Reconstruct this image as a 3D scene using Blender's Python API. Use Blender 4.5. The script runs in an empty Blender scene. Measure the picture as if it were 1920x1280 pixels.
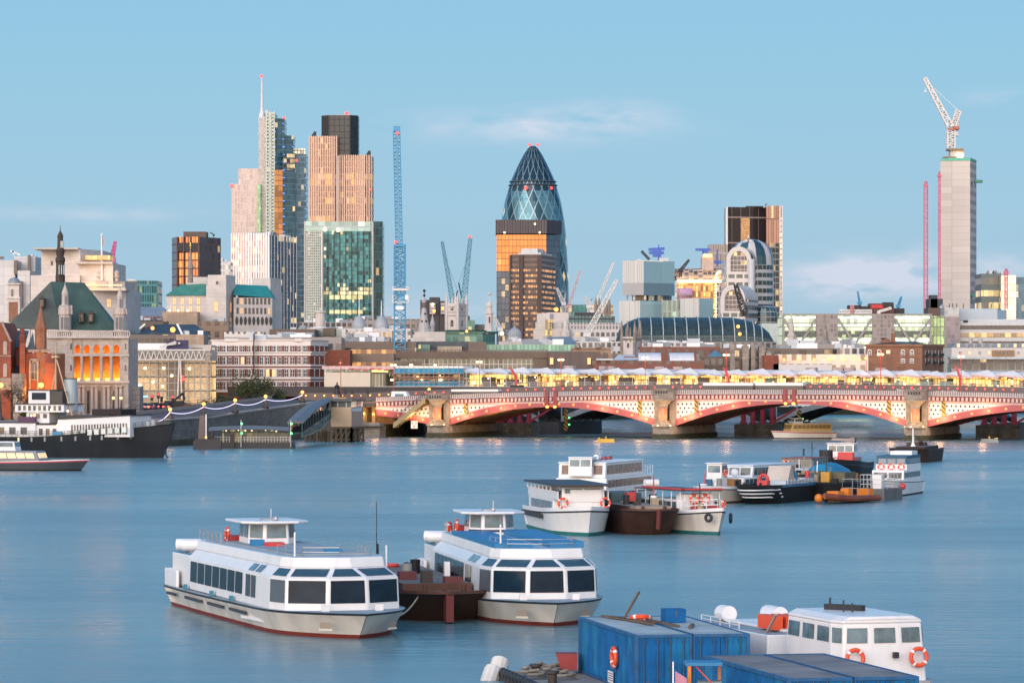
import bpy,math,random
from mathutils import Vector,Matrix
random.seed(7)
R=math.radians
SC=bpy.context.scene
COL=SC.collection
# ---------------------------------------------------------------- camera
FP,CAMH,HY,CX=6970.0,14.0,705.0,960.0  # focal length in photo pixels, eye height, horizon row, centre column
cam=bpy.data.objects.new('camera',bpy.data.cameras.new('camera'))
COL.objects.link(cam)
cam.location=(0,0,CAMH);cam.rotation_euler=(R(90),0,0)
cam.data.sensor_width=36;cam.data.lens=36*FP/1920;cam.data.shift_y=(HY-640)/1920
cam.data.clip_start=1;cam.data.clip_end=30000
SC.camera=cam
# ---------------------------------------------------------------- light and exposure
SUN_AZ,SUN_EL=R(-158),R(5)  # azimuth from +Y clockwise: behind the viewer, to the left
sun=bpy.data.objects.new('sun',bpy.data.lights.new('sun','SUN'))
COL.objects.link(sun)
sun.data.energy=3.6;sun.data.angle=R(75);sun.data.color=(1,.84,.74)
SD=Vector((math.sin(SUN_AZ)*math.cos(SUN_EL),math.cos(SUN_AZ)*math.cos(SUN_EL),math.sin(SUN_EL)))
sun.rotation_euler=SD.to_track_quat('Z','Y').to_euler()
SC.view_settings.view_transform='Standard';SC.view_settings.look='None'
SC.view_settings.gamma=1;SC.view_settings.exposure=.2
SC.cycles.max_bounces=6;SC.cycles.glossy_bounces=4;SC.cycles.transparent_max_bounces=12
SC.cycles.sample_clamp_indirect=2;SC.cycles.sample_clamp_direct=5;SC.cycles.use_denoising=True
SC.cycles.caustics_reflective=False;SC.cycles.caustics_refractive=False
def srgb(r,g,b):
 f=lambda v:(v/255/12.92)if v/255<=.04045 else((v/255+.055)/1.055)**2.4
 return(f(r),f(g),f(b))
class NT:
 """a small writer for shader node trees"""
 def __init__(s,tree):s.t=tree;s.n=tree.nodes;s.l=tree.links
 def add(s,typ,**kw):
  n=s.n.new(typ)
  for k,v in kw.items():setattr(n,k,v)
  return n
 def put(s,sock,v):
  if isinstance(v,bpy.types.NodeSocket):s.l.new(v,sock)
  elif isinstance(v,tuple)and sock.type=='RGBA':sock.default_value=(*v[:3],1)
  else:sock.default_value=v
 def m(s,op,a,b=0.0,c=0.0):
  n=s.add('ShaderNodeMath',operation=op)
  s.put(n.inputs[0],a);s.put(n.inputs[1],b);s.put(n.inputs[2],c)
  return n.outputs[0]
 def mix(s,f,a,b,mode='MIX'):
  n=s.add('ShaderNodeMix',data_type='RGBA',blend_type=mode)
  s.put(n.inputs[0],f);s.put(n.inputs[6],a);s.put(n.inputs[7],b)
  return n.outputs[2]
 def xyz(s,v):
  n=s.add('ShaderNodeSeparateXYZ');s.l.new(v,n.inputs[0]);return n.outputs
 def comb(s,x,y,z=0.0):
  n=s.add('ShaderNodeCombineXYZ');s.put(n.inputs[0],x);s.put(n.inputs[1],y);s.put(n.inputs[2],z);return n.outputs[0]
 def noise(s,vec,scale,detail=3,rough=.5):
  n=s.add('ShaderNodeTexNoise');n.inputs['Scale'].default_value=scale
  n.inputs['Detail'].default_value=detail;n.inputs['Roughness'].default_value=rough
  if vec is not None:s.l.new(vec,n.inputs['Vector'])
  return n.outputs[0]
 def white(s,vec):
  n=s.add('ShaderNodeTexWhiteNoise',noise_dimensions='3D');s.l.new(vec,n.inputs['Vector']);return n.outputs[0]
 def ramp(s,f,stops):
  n=s.add('ShaderNodeValToRGB');e=n.color_ramp.elements
  while len(e)<len(stops):e.new(.5)
  for k,(p,c)in zip(e,stops):k.position=p;k.color=(*c,1)if len(c)==3 else c
  s.put(n.inputs[0],f);return n.outputs[0]
 def rng(s,v,a,b,c=0.0,d=1.0):
  n=s.add('ShaderNodeMapRange');s.put(n.inputs[0],v)
  for i,q in enumerate((a,b,c,d)):n.inputs[i+1].default_value=q
  return n.outputs[0]
# ---------------------------------------------------------------- world: dusk sky, afterglow behind the viewer
world=bpy.data.worlds.new('World');SC.world=world;world.use_nodes=True
W=NT(world.node_tree);W.n.clear()
dirn=W.add('ShaderNodeTexCoord').outputs['Generated']
dx,dy,dz=W.xyz(dirn)
sky=W.add('ShaderNodeTexSky',sky_type='NISHITA',sun_disc=False)
sky.sun_elevation=SUN_EL;sky.sun_rotation=SUN_AZ;sky.altitude=20;sky.air_density=1;sky.dust_density=2;sky.ozone_density=3
blue=W.ramp(W.m('ABSOLUTE',dz),[(0,srgb(161,185,202)),(.02,srgb(154,186,206)),(.055,srgb(145,185,209)),(.085,srgb(137,183,209)),(.16,srgb(112,172,212)),(.35,srgb(78,140,190)),(1,srgb(74,122,180))])
# thin cloud: a few pale banks low in the east
def lobe(x0,z0,sx,sz):
 ax=W.m('DIVIDE',W.m('SUBTRACT',W.m('DIVIDE',dx,W.m('MAXIMUM',dy,.01)),x0),sx)
 az=W.m('DIVIDE',W.m('SUBTRACT',dz,z0),sz)
 r2=W.m('ADD',W.m('MULTIPLY',ax,ax),W.m('MULTIPLY',az,az))
 return W.m('POWER',2.718,W.m('MULTIPLY',r2,-1.0))
stretch=W.add('ShaderNodeMapping');stretch.inputs['Scale'].default_value=(60,60,190);W.l.new(dirn,stretch.inputs[0])
cn=W.noise(stretch.outputs[0],1.0,6,.55)
cl=None
for(px,py,sx,sy,k)in((1000,240,190,28,.9),(1150,215,90,22,.7),(1670,510,90,36,1.7),(1590,530,140,30,1.5),(1880,500,60,18,1.2),(160,405,200,14,.5),(700,590,500,40,.5),(1870,190,60,14,.4)):
 g=W.m('MULTIPLY',lobe((px-CX)/FP,(HY-py)/FP,sx/FP,sy/FP),k)
 cl=g if cl is None else W.m('ADD',cl,g)
cm=W.m('MULTIPLY',cl,W.rng(cn,.34,.68));cm=W.m('MINIMUM',W.m('MULTIPLY',cm,.95),.75)
cm=W.m('MULTIPLY',cm,W.m('GREATER_THAN',dy,0.0))
east=W.mix(cm,blue,srgb(205,207,222))
# the afterglow
ca=W.m('ADD',W.m('MULTIPLY',dx,math.sin(SUN_AZ)),W.m('MULTIPLY',dy,math.cos(SUN_AZ)))
glow=W.rng(ca,-.40,.95)
gcol=W.ramp(W.m('ABSOLUTE',dz),[(0,(1.0,.44,.14)),(.045,(1.0,.50,.19)),(.12,(1.0,.72,.48)),(.3,(.75,.75,.78)),(.7,(.25,.38,.55)),(1,(.16,.28,.46))])
gg=W.mix(1.0,gcol,(2.0,2.0,2.0),'MULTIPLY')
tot=W.mix(glow,east,gg)
nis=W.mix(1.0,sky.outputs[0],(.02,.02,.02),'MULTIPLY')
tot=W.mix(1.0,tot,nis,'ADD')
bg=W.add('ShaderNodeBackground');W.l.new(tot,bg.inputs[0]);bg.inputs[1].default_value=1.0
wo=W.add('ShaderNodeOutputWorld');W.l.new(bg.outputs[0],wo.inputs[0])
# ---------------------------------------------------------------- helpers: photo position at a given distance -> place in the world
def wx(px,Y):return(px-CX)*Y/FP
def wz(py,Y):return CAMH-(py-HY)*Y/FP
def at(px,py,Y):return Vector((wx(px,Y),Y,wz(py,Y)))
def onwater(px,py):
 Y=CAMH*FP/(py-HY);return Vector((wx(px,Y),Y,0))
# ---------------------------------------------------------------- materials
MATS={}
def mat(name,col,rough=.7,metal=0.0,var=.18,scale=.6,bump=0.0,streak=False,spec=.5):
 if name in MATS:return MATS[name]
 m=bpy.data.materials.new(name);m.use_nodes=True;t=NT(m.node_tree)
 b=t.n['Principled BSDF'];tc=t.add('ShaderNodeTexCoord').outputs['Object']
 if var:
  if streak:
   mp=t.add('ShaderNodeMapping');mp.inputs['Scale'].default_value=(1,1,.12);t.l.new(tc,mp.inputs[0]);tc2=mp.outputs[0]
  else:tc2=tc
  n=t.noise(tc2,scale,5,.6)
  f=t.rng(n,.3,.7,1-var,1+var*.6)
  c=t.mix(1.0,tuple(col),t.comb(f,f,f),'MULTIPLY')
  t.put(b.inputs['Base Color'],c)
 else:t.put(b.inputs['Base Color'],tuple(col))
 b.inputs['Roughness'].default_value=rough;b.inputs['Metallic'].default_value=metal;b.inputs['Specular IOR Level'].default_value=spec
 if bump:
  bn=t.add('ShaderNodeBump');bn.inputs['Strength'].default_value=bump;bn.inputs['Distance'].default_value=.1
  t.l.new(t.noise(tc,scale*4,4),bn.inputs['Height']);t.l.new(bn.outputs[0],b.inputs['Normal'])
 MATS[name]=m;return m
def lamp(name,col,s):
 if name in MATS:return MATS[name]
 m=bpy.data.materials.new(name);m.use_nodes=True;b=m.node_tree.nodes['Principled BSDF']
 b.inputs['Base Color'].default_value=(*[min(.8,k*.6+.05)for k in col],1);b.inputs['Emission Color'].default_value=(*col,1);b.inputs['Emission Strength'].default_value=s
 MATS[name]=m;return m
def facade(name,cw,ch,fw,fh,frame,glass,lit=0.0,litcol=(1,.62,.22),lits=1.2,rows=0.0,metal=.6,rough=.12,gvar=.35,seed=0.0,zlit=None,fmetal=0.0,wob=.02):
 """a curtain wall: a grid of panes cw x ch metres with frames, some panes lit from inside"""
 if name in MATS:return MATS[name]
 m=bpy.data.materials.new(name);m.use_nodes=True;t=NT(m.node_tree);b=t.n['Principled BSDF']
 u,v,_=t.xyz(t.add('ShaderNodeTexCoord').outputs['UV'])
 uu,vv=t.m('DIVIDE',u,cw),t.m('DIVIDE',v,ch)
 fu,fv=t.m('FLOOR',uu),t.m('FLOOR',vv)
 fr=t.m('MAXIMUM',t.m('LESS_THAN',t.m('FRACT',uu),fw),t.m('LESS_THAN',t.m('FRACT',vv),fh))
 cell=t.comb(fu,fv,seed);w1=t.white(cell);w2=t.white(t.comb(fv,fu,seed+3.3))
 on=t.m('LESS_THAN',w1,lit)
 if rows:
  wr=t.white(t.comb(seed+1.7,fv,seed));blk=t.white(t.comb(t.m('FLOOR',t.m('DIVIDE',fu,5.0)),fv,seed+9))
  on=t.m('MAXIMUM',on,t.m('MULTIPLY',t.m('LESS_THAN',wr,rows),t.m('LESS_THAN',t.m('ADD',t.m('MULTIPLY',w1,.4),t.m('MULTIPLY',blk,.6)),.55)))
 if zlit:on=t.m('MULTIPLY',on,t.m('MULTIPLY',t.m('GREATER_THAN',v,zlit[0]),t.m('LESS_THAN',v,zlit[1])))
 gl=t.rng(w2,0,1,1-gvar,1+gvar*.5)
 g=t.mix(1.0,tuple(glass),t.comb(gl,gl,gl),'MULTIPLY')
 t.put(b.inputs['Base Color'],t.mix(fr,g,tuple(frame)))
 t.put(b.inputs['Metallic'],t.m('ADD',t.m('MULTIPLY',t.m('SUBTRACT',1.0,fr),metal),t.m('MULTIPLY',fr,fmetal)))
 t.put(b.inputs['Roughness'],t.m('ADD',rough,t.m('MULTIPLY',fr,.35)))
 inner=t.noise(t.comb(u,v,seed),1.3,2)
 es=t.m('MULTIPLY',t.m('MULTIPLY',on,t.m('SUBTRACT',1.0,fr)),t.m('MULTIPLY',t.rng(w2,0,1,.35*lits,lits),t.rng(inner,.3,.7,.5,1.4)))
 b.inputs['Emission Color'].default_value=(*litcol,1);t.put(b.inputs['Emission Strength'],es)
 if wob:
  nn=t.add('ShaderNodeVectorMath',operation='SCALE');wn=t.add('ShaderNodeTexWhiteNoise');t.l.new(cell,wn.inputs['Vector'])
  sb=t.add('ShaderNodeVectorMath',operation='SUBTRACT');t.l.new(wn.outputs['Color'],sb.inputs[0]);sb.inputs[1].default_value=(.5,.5,.5)
  t.l.new(sb.outputs[0],nn.inputs[0]);nn.inputs['Scale'].default_value=wob
  ad=t.add('ShaderNodeVectorMath',operation='ADD');geo=t.add('ShaderNodeNewGeometry');t.l.new(geo.outputs['Normal'],ad.inputs[0]);t.l.new(nn.outputs[0],ad.inputs[1])
  nz=t.add('ShaderNodeVectorMath',operation='NORMALIZE');t.l.new(ad.outputs[0],nz.inputs[0]);t.l.new(nz.outputs[0],b.inputs['Normal'])
 MATS[name]=m;return m
def courses(name,c1,c2,h=.9,frac=.12,rough=.8,var=.2,cw=2.0):
 """stone or brick laid in courses, thin joints in a second colour"""
 if name in MATS:return MATS[name]
 m=bpy.data.materials.new(name);m.use_nodes=True;t=NT(m.node_tree);b=t.n['Principled BSDF']
 tc=t.add('ShaderNodeTexCoord');u,v,_=t.xyz(tc.outputs['UV'])
 vv=t.m('DIVIDE',v,h);row=t.m('FLOOR',vv)
 uu=t.m('ADD',t.m('DIVIDE',u,cw),t.m('MULTIPLY',row,.5))
 j=t.m('MAXIMUM',t.m('LESS_THAN',t.m('FRACT',vv),frac),t.m('LESS_THAN',t.m('FRACT',uu),frac*h/cw))
 w=t.white(t.comb(t.m('FLOOR',uu),row,1.0));n=t.noise(tc.outputs['Object'],.35,5,.65)
 f=t.m('MULTIPLY',t.rng(w,0,1,1-var*.5,1+var*.3),t.rng(n,.3,.7,1-var,1+var*.5))
 t.put(b.inputs['Base Color'],t.mix(1.0,t.mix(j,tuple(c1),tuple(c2)),t.comb(f,f,f),'MULTIPLY'))
 b.inputs['Roughness'].default_value=rough;MATS[name]=m;return m
# ---------------------------------------------------------------- mesh building
class MB:
 def __init__(s):s.v=[];s.f=[];s.m=[];s.uv=[];s.sm=[];s.cuts=[0]
 def cut(s):
  """what follows is a piece of its own: build() makes one part of each piece"""
  if len(s.f)>s.cuts[-1]:s.cuts.append(len(s.f))
  return s
 def face(s,pts,m=0,uv=None,smooth=False):
  i=len(s.v);s.v+=[Vector(p)for p in pts];s.f.append(tuple(range(i,i+len(pts))));s.m.append(m);s.uv.append(uv);s.sm.append(smooth);return s
 def box(s,x0,x1,y0,y1,z0,z1,m=0,mt=None):
  return s.prism([(x0,y0),(x1,y0),(x1,y1),(x0,y1)],z0,z1,m,mt)
 def prism(s,poly,z0,z1,m=0,mt=None,top=None,bottom=True):
  """vertical walls over a counter-clockwise plan; top gives another plan for raked walls"""
  q=top or poly;n=len(poly);mt=m if mt is None else mt
  for i in range(n):
   a,b_=poly[i],poly[(i+1)%n];c,d=q[(i+1)%n],q[i]
   s.face([(a[0],a[1],z0),(b_[0],b_[1],z0),(c[0],c[1],z1),(d[0],d[1],z1)],m)
  s.face([(p[0],p[1],z1)for p in q],mt)
  if bottom:s.face([(p[0],p[1],z0)for p in reversed(poly)],m)
  return s
 def obox(s,c,ux,lx,ly,z0,z1,m=0,mt=None):
  """box centred at c, long axis ux"""
  ux=Vector((ux[0],ux[1],0)).normalized();uy=Vector((-ux.y,ux.x,0));c=Vector((c[0],c[1],0))
  P=[c-ux*lx/2-uy*ly/2,c+ux*lx/2-uy*ly/2,c+ux*lx/2+uy*ly/2,c-ux*lx/2+uy*ly/2]
  return s.prism([(p.x,p.y)for p in P],z0,z1,m,mt)
 def bar(s,a,b,w,m=0,h=None):
  a,b=Vector(a),Vector(b);d=(b-a)
  if d.length<1e-6:return s
  d.normalize();up=Vector((0,0,1))if abs(d.z)<.9 else Vector((1,0,0))
  x=d.cross(up).normalized()*w/2;y=d.cross(x).normalized()*(h or w)/2
  r=[x+y,y-x,-x-y,x-y]
  for i in range(4):
   p,q=r[i],r[(i+1)%4];s.face([a+p,a+q,b+q,b+p],m)
  s.face([a+k for k in r[::-1]],m);s.face([b+k for k in r],m);return s
 def tube(s,pts,r,n=8,m=0,r1=None,cap=True):
  pts=[Vector(p)for p in pts];rings=[]
  for i,p in enumerate(pts):
   d=(pts[min(i+1,len(pts)-1)]-pts[max(i-1,0)]).normalized()
   up=Vector((0,0,1))if abs(d.z)<.9 else Vector((1,0,0))
   x=d.cross(up).normalized();y=d.cross(x).normalized()
   rr=r if r1 is None else r+(r1-r)*i/max(1,len(pts)-1)
   rings.append([p+(x*math.cos(2*math.pi*k/n)+y*math.sin(2*math.pi*k/n))*rr for k in range(n)])
  s.loft(rings,m,True,cap);return s
 def loft(s,rings,m=0,smooth=False,cap=True,closed=True):
  n=len(rings[0])
  for a,b in zip(rings,rings[1:]):
   for k in range(n if closed else n-1):
    s.face([a[k],a[(k+1)%n],b[(k+1)%n],b[k]],m,None,smooth)
  if cap:s.face(list(reversed(rings[0])),m);s.face(rings[-1],m)
  return s
 def lathe(s,c,prof,n=16,m=0,smooth=True,mats=None,uvn=None,cap=True,a0=0.0,sx=1,sy=1):
  c=Vector(c);rings=[]
  for(r,z)in prof:rings.append([c+Vector((r*math.cos(2*math.pi*k/n+a0)*sx,r*math.sin(2*math.pi*k/n+a0)*sy,z))for k in range(n)])
  for i in range(len(prof)-1):
   mm=mats[i]if mats else m
   for k in range(n):
    uv=[(k*uvn/n,prof[i][1]),((k+1)*uvn/n,prof[i][1]),((k+1)*uvn/n,prof[i+1][1]),(k*uvn/n,prof[i+1][1])]if uvn else None
    s.face([rings[i][k],rings[i][(k+1)%n],rings[i+1][(k+1)%n],rings[i+1][k]],mm,uv,smooth)
  if cap:
   s.face(list(reversed(rings[0])),mats[0]if mats else m);s.face(rings[-1],mats[-1]if mats else m)
  return s
 def ball(s,c,r,n=10,m=0,sz=1.0,sx=1.0):
  prof=[(max(r*math.sin(math.pi*i/(n//2+1))*sx,.001),-r*sz*math.cos(math.pi*i/(n//2+1)))for i in range(n//2+2)]
  return s.lathe(c,prof,n,m)
 def torus(s,c,axis,R0,r,n=20,k=8,mats=(0,),seg=1):
  """ring; mats alternate in seg groups round the ring"""
  c=Vector(c);ax=Vector(axis).normalized();x=ax.orthogonal().normalized();y=ax.cross(x)
  rings=[]
  for i in range(n):
   a=2*math.pi*i/n;d=x*math.cos(a)+y*math.sin(a)
   rings.append([c+d*(R0+r*math.cos(2*math.pi*j/k))+ax*r*math.sin(2*math.pi*j/k)for j in range(k)])
  for i in range(n):
   a,b=rings[i],rings[(i+1)%n];mm=mats[1]if len(mats)>1 and(i%(n//seg))in(0,)else mats[0]
   for j in range(k):s.face([a[j],b[j],b[(j+1)%k],a[(j+1)%k]],mm,None,True)
  return s
 def lattice(s,a,b,w,n,t=.12,m=0,w1=None,tri=False):
  """a braced mast or jib from a to b"""
  a,b=Vector(a),Vector(b);d=(b-a).normalized();up=Vector((0,0,1))if abs(d.z)<.95 else Vector((0,1,0))
  x=d.cross(up).normalized();y=d.cross(x).normalized();w1=w if w1 is None else w1
  ring=[]
  for i in range(n+1):
   f=i/n;p=a.lerp(b,f);h=(w+(w1-w)*f)/2
   ring.append([p+x*h+y*h,p-x*h+y*h,p-x*h-y*h,p+x*h-y*h])
  for k in range(4):s.bar(ring[0][k],ring[n][k],t*1.5,m)
  for i in range(n):
   for k in range(4):
    p,q=ring[i],ring[i+1];k2=(k+1)%4
    s.bar(p[k]if i%2 else p[k2],q[k2]if i%2 else q[k],t,m);s.bar(q[k],q[k2],t,m)
  return s
 def build(s,name,mats,parent=None,local=False,loc=None):
  if len(s.cuts)>1:
   ends=s.cuts[1:]+([len(s.f)]if len(s.f)>s.cuts[-1]else[]);a=0;o=None
   for e in ends:
    q=MB();i0=s.f[a][0];i1=s.f[e-1][-1]+1
    q.v=s.v[i0:i1];q.f=[tuple(i-i0 for i in f)for f in s.f[a:e]];q.m=s.m[a:e];q.uv=s.uv[a:e];q.sm=s.sm[a:e]
    o=q.build(name,mats,parent,local,loc);a=e
   return o
  me=bpy.data.meshes.new(name)
  off=Vector((0,0,0))if local or parent is None else PLACE[parent.name]
  if loc is not None and parent is None:off=Vector(loc)
  me.from_pydata([tuple(p-off)for p in s.v],[],s.f)
  mats=mats if isinstance(mats,(list,tuple))else[mats]
  for q in mats:me.materials.append(q)
  ul=me.uv_layers.new(name='UVMap');buf=[]
  for fc,uv in zip(s.f,s.uv):
   if uv:buf+=[k for p in uv for k in p];continue
   P=[s.v[i]for i in fc];nrm=Vector((0,0,0))
   for i in range(len(P)):
    p,q=P[i],P[(i+1)%len(P)];nrm+=Vector(((p.y-q.y)*(p.z+q.z),(p.z-q.z)*(p.x+q.x),(p.x-q.x)*(p.y+q.y)))
   h=math.hypot(nrm.x,nrm.y)
   if h<abs(nrm.z)*.6 or h<1e-9:
    for p in P:buf+=[p.x,p.y]
   else:
    tx,ty=-nrm.y/h,nrm.x/h
    for p in P:buf+=[p.x*tx+p.y*ty,p.z]
  ul.data.foreach_set('uv',buf)
  me.polygons.foreach_set('material_index',s.m);me.polygons.foreach_set('use_smooth',s.sm);me.update()
  o=bpy.data.objects.new(name,me);COL.objects.link(o)
  if parent is not None:o.parent=parent
  if loc is not None and parent is None:o.location=loc;PLACE[o.name]=Vector(loc)
  return o
PLACE={}
def soften(o,w=.07,bevel=True):
 """weld the faces of a part and round its edges a little"""
 import bmesh
 bm=bmesh.new();bm.from_mesh(o.data);bmesh.ops.remove_doubles(bm,verts=bm.verts,dist=.002);bm.to_mesh(o.data);bm.free()
 if not bevel:return
 m=o.modifiers.new('rounded_edges','BEVEL');m.width=w;m.segments=2;m.limit_method='ANGLE';m.angle_limit=R(25)
def thing(name,label,cat,loc=(0,0,0),rz=0.0,group=None,kind=None):
 o=bpy.data.objects.new(name,None);COL.objects.link(o);o.location=loc;o.rotation_euler=(0,0,rz)
 o.empty_display_size=.5
 PLACE[o.name]=Vector(loc);return tag(o,label,cat,group,kind)
def tag(o,label=None,cat=None,group=None,kind=None):
 for k,v in(('label',label),('category',cat),('group',group),('kind',kind)):
  if v:o[k]=v
 return o
KIDS={}
def copy_of(root,loc,rz=0.0,label=None,group=None):
 """a copy of a thing with copies of its parts and their sub-parts"""
 if root.name not in KIDS:KIDS[root.name]=[(c,list(c.children))for c in root.children]
 r=root.copy();COL.objects.link(r);r.location=loc;r.rotation_euler=(0,0,rz);PLACE[r.name]=Vector(loc)
 if label:r['label']=label
 if group:r['group']=group
 for ch,gs in KIDS[root.name]:
  c=ch.copy();COL.objects.link(c);c.parent=r
  for g in gs:
   d=g.copy();COL.objects.link(d);d.parent=c
 return r
def repeat(o,pos,parent):
 """further copies of a part at other places under the same thing"""
 for p in pos:
  c=o.copy();COL.objects.link(c);c.parent=parent;c.location=Vector(p)-PLACE[parent.name]
def light(p,col,w,r=.5):
 l=bpy.data.lights.new('lamp_light','POINT');l.energy=w;l.color=col;l.shadow_soft_size=r
 o=bpy.data.objects.new('lamp_light',l);COL.objects.link(o);o.location=p;return o
WARM=(1,.50,.14);AMBER=(1,.36,.05);WHITEL=(1,.86,.62)
def rect(xl,xc,xr,Y,ang):
 """plan of a square-cornered block whose near corner shows at column xc, its left face to xl and its right face to xr"""
 C=Vector((wx(xc,Y),Y));ca_,sa=math.cos(ang),math.sin(ang)
 l=(xc-xl)*Y/FP/ca_;r=(xr-xc)*Y/FP/max(sa,.05)
 L=C+Vector((-ca_,sa))*l;Rr=C+Vector((sa,ca_))*r
 return[tuple(C),tuple(Rr),tuple(Rr+L-C),tuple(L)]
def front(xl,xr,Y,d):
 return[(wx(xl,Y),Y),(wx(xr,Y),Y),(wx(xr,Y),Y+d),(wx(xl,Y),Y+d)]
def grow(poly,d):
 c=Vector((sum(p[0]for p in poly)/len(poly),sum(p[1]for p in poly)/len(poly)))
 out=[]
 for p in poly:
  v=Vector((p[0],p[1]))-c;out.append(tuple(c+v*(1+d/max(v.length,.01)*1.35)))
 return out
def wing_windows(root,poly_a,poly_b,z0,rows,cols,w,h,dz,mats,s0=.06,s1=.94,lit=0.0,name='window',recess=.06,arch=False,frame=.12):
 """a grid of window parts on the wall that runs from poly_a to poly_b (left to right as seen from outside)"""
 a,b=Vector((poly_a[0],poly_a[1],0)),Vector((poly_b[0],poly_b[1],0));d=b-a;L=d.length;d.normalize();nrm=Vector((d.y,-d.x,0))
 ang=math.atan2(d.y,d.x);protos={}
 for r in range(rows):
  for c in range(cols):
   s=L*(s0+(s1-s0)*((c+.5)/cols));p=a+d*s+nrm*recess+Vector((0,0,z0+r*dz));k=1 if random.random()<lit else 0
   if k not in protos:
    mb=MB();y=.0;top=[(w/2*math.cos(math.pi*i/8),h+w/2*math.sin(math.pi*i/8))for i in range(9)]if arch else[(w/2,h),(-w/2,h)]
    out=[(-w/2,0),(w/2,0)]+top
    ctr=Vector((0,0,h*.5));mb.face([(q[0]*(1-frame),y-.02,h*.04+q[1]*(1-frame*.7))for q in out],1+k)
    mb.face([(q[0],y,q[1])for q in out],0)
    mb.bar((0,y-.04,h*.05),(0,y-.04,h*.95),w*.09,0);mb.bar((-w/2,y-.04,h*.5),(w/2,y-.04,h*.5),w*.07,0)
    o=mb.build(name,mats,root,local=True);o.location=p-PLACE[root.name];o.rotation_euler=(0,0,ang);protos[k]=o
   else:
    o=protos[k].copy();COL.objects.link(o);o.parent=root;o.location=p-PLACE[root.name]
# ================================================================ common materials
STONE=courses('portland_stone',(.50,.455,.42),(.36,.33,.30),1.1,.06,var=.16,cw=2.6)
STONE_W=courses('white_stone',(.58,.54,.51),(.44,.41,.39),1.2,.05,var=.14,cw=2.8)
STONE_D=courses('weathered_stone',(.30,.255,.22),(.20,.17,.15),.8,.1,var=.35,cw=1.8)
BRICK=courses('red_brick',(.235,.062,.035),(.20,.09,.065),.32,.18,var=.3,cw=.9)
BRICK_B=courses('brown_brick',(.27,.125,.07),(.22,.12,.08),.32,.18,var=.25,cw=.9)
CONC=mat('concrete',(.50,.475,.455),.85,var=.16,scale=.15,streak=True)
CONC_B=mat('brown_concrete',(.155,.115,.09),.85,var=.16,scale=.2,streak=True)
WHITE=mat('white_paint',(.78,.78,.78),.35,var=.05,scale=.5)
PALEG=mat('pale_grey_cladding',(.50,.53,.56),.45,var=.1,scale=.2)
LEAD=mat('lead_roof',(.22,.26,.30),.5,var=.2,scale=.2)
SLATE=mat('slate_roof',(.055,.075,.09),.55,var=.3,scale=.3)
COPPER=mat('green_copper',(.055,.22,.17),.6,var=.3,scale=.25,streak=True)
DARK=mat('dark_metal',(.03,.032,.038),.5,var=.2,spec=.3)
DARKB=mat('brown_black',(.045,.035,.03),.7,var=.3)
STEEL=mat('galvanised_steel',(.42,.44,.46),.4,.6,var=.12)
BLUE_ST=mat('blue_steel',(.03,.25,.46),.45,var=.15)
RED_ST=mat('red_steel',(.55,.05,.05),.45,var=.15)
PINK_ST=mat('pink_red_steel',(.58,.13,.22),.5,var=.15)
WHITE_ST=mat('white_steel',(.62,.62,.62),.45,var=.1)
GLASS_D=mat('dark_glass',(.02,.03,.04),.06,var=.0)
PANE=mat('grey_window_pane',(.045,.055,.065),.12,var=.2,scale=2)
LITP=lamp('lit_window_pane',(1,.56,.22),.75)
REDL=lamp('red_lamp',(1,.05,.04),2.6);ORL=lamp('orange_lamp',(1,.34,.06),3.4);WHL=lamp('white_lamp',(1,.72,.36),3.2);BLUL=lamp('blue_lamp',(.1,.3,1),1.6);GRNL=lamp('green_lamp',(.1,1,.25),4)
WINW=[WHITE,PANE,LITP];WINS=[mat('stone_frame',(.33,.29,.26),.8),PANE,LITP]
# ================================================================ land and river
bank=[(-400,640),(wx(-200,700),700),(wx(318,742),742),(wx(395,768),768),(wx(600,838),838),(wx(700,862),862),(wx(840,905),905),(wx(1100,1180),1180),(wx(1400,1340),1340),(wx(2100,1420),1420),(2600,1500)]
mb=MB();far=[(9000,9000),(-9000,9000),(-9000,640)]
mb.face([(p[0],p[1],5.2)for p in bank]+[(p[0],p[1],5.2)for p in far])
tag(mb.build('city_ground',mat('asphalt_ground',(.06,.06,.062),.9)),kind='structure')
def water_mat():
 m=bpy.data.materials.new('river_water');m.use_nodes=True;t=NT(m.node_tree);b=t.n['Principled BSDF']
 tc=t.add('ShaderNodeTexCoord').outputs['Object']
 def nz(sx,sy,sc,d=4):
  mp=t.add('ShaderNodeMapping');mp.inputs['Scale'].default_value=(sx,sy,1);mp.inputs['Rotation'].default_value=(0,0,.12);t.l.new(tc,mp.inputs[0]);return t.noise(mp.outputs[0],sc,d,.6)
 big=nz(.22,1.0,.045,5);mid=nz(.30,1.0,.35);small=nz(.5,1.2,1.6,3)
 h=t.m('ADD',t.m('ADD',t.m('MULTIPLY',big,3.0),t.m('MULTIPLY',mid,1.7)),t.m('MULTIPLY',small,.28))
 bn=t.add('ShaderNodeBump');bn.inputs['Strength'].default_value=.34;bn.inputs['Distance'].default_value=.40
 t.l.new(h,bn.inputs['Height']);t.l.new(bn.outputs[0],b.inputs['Normal'])
 wide=nz(.25,1.0,.011,3);k=t.m('ADD',t.m('MULTIPLY',t.rng(big,.38,.62),.5),t.m('MULTIPLY',t.rng(wide,.38,.62),.5))
 t.put(b.inputs['Base Color'],t.mix(k,(.085,.200,.235),(.195,.305,.325)))
 t.put(b.inputs['Roughness'],t.rng(wide,.36,.64,.17,.34));b.inputs['IOR'].default_value=1.33
 return m
mb=MB();mb.face([(-3000,20,0),(3000,20,0),(3000,2500,0),(-3000,2500,0)])
tag(mb.build('river',water_mat()),kind='structure')
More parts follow.
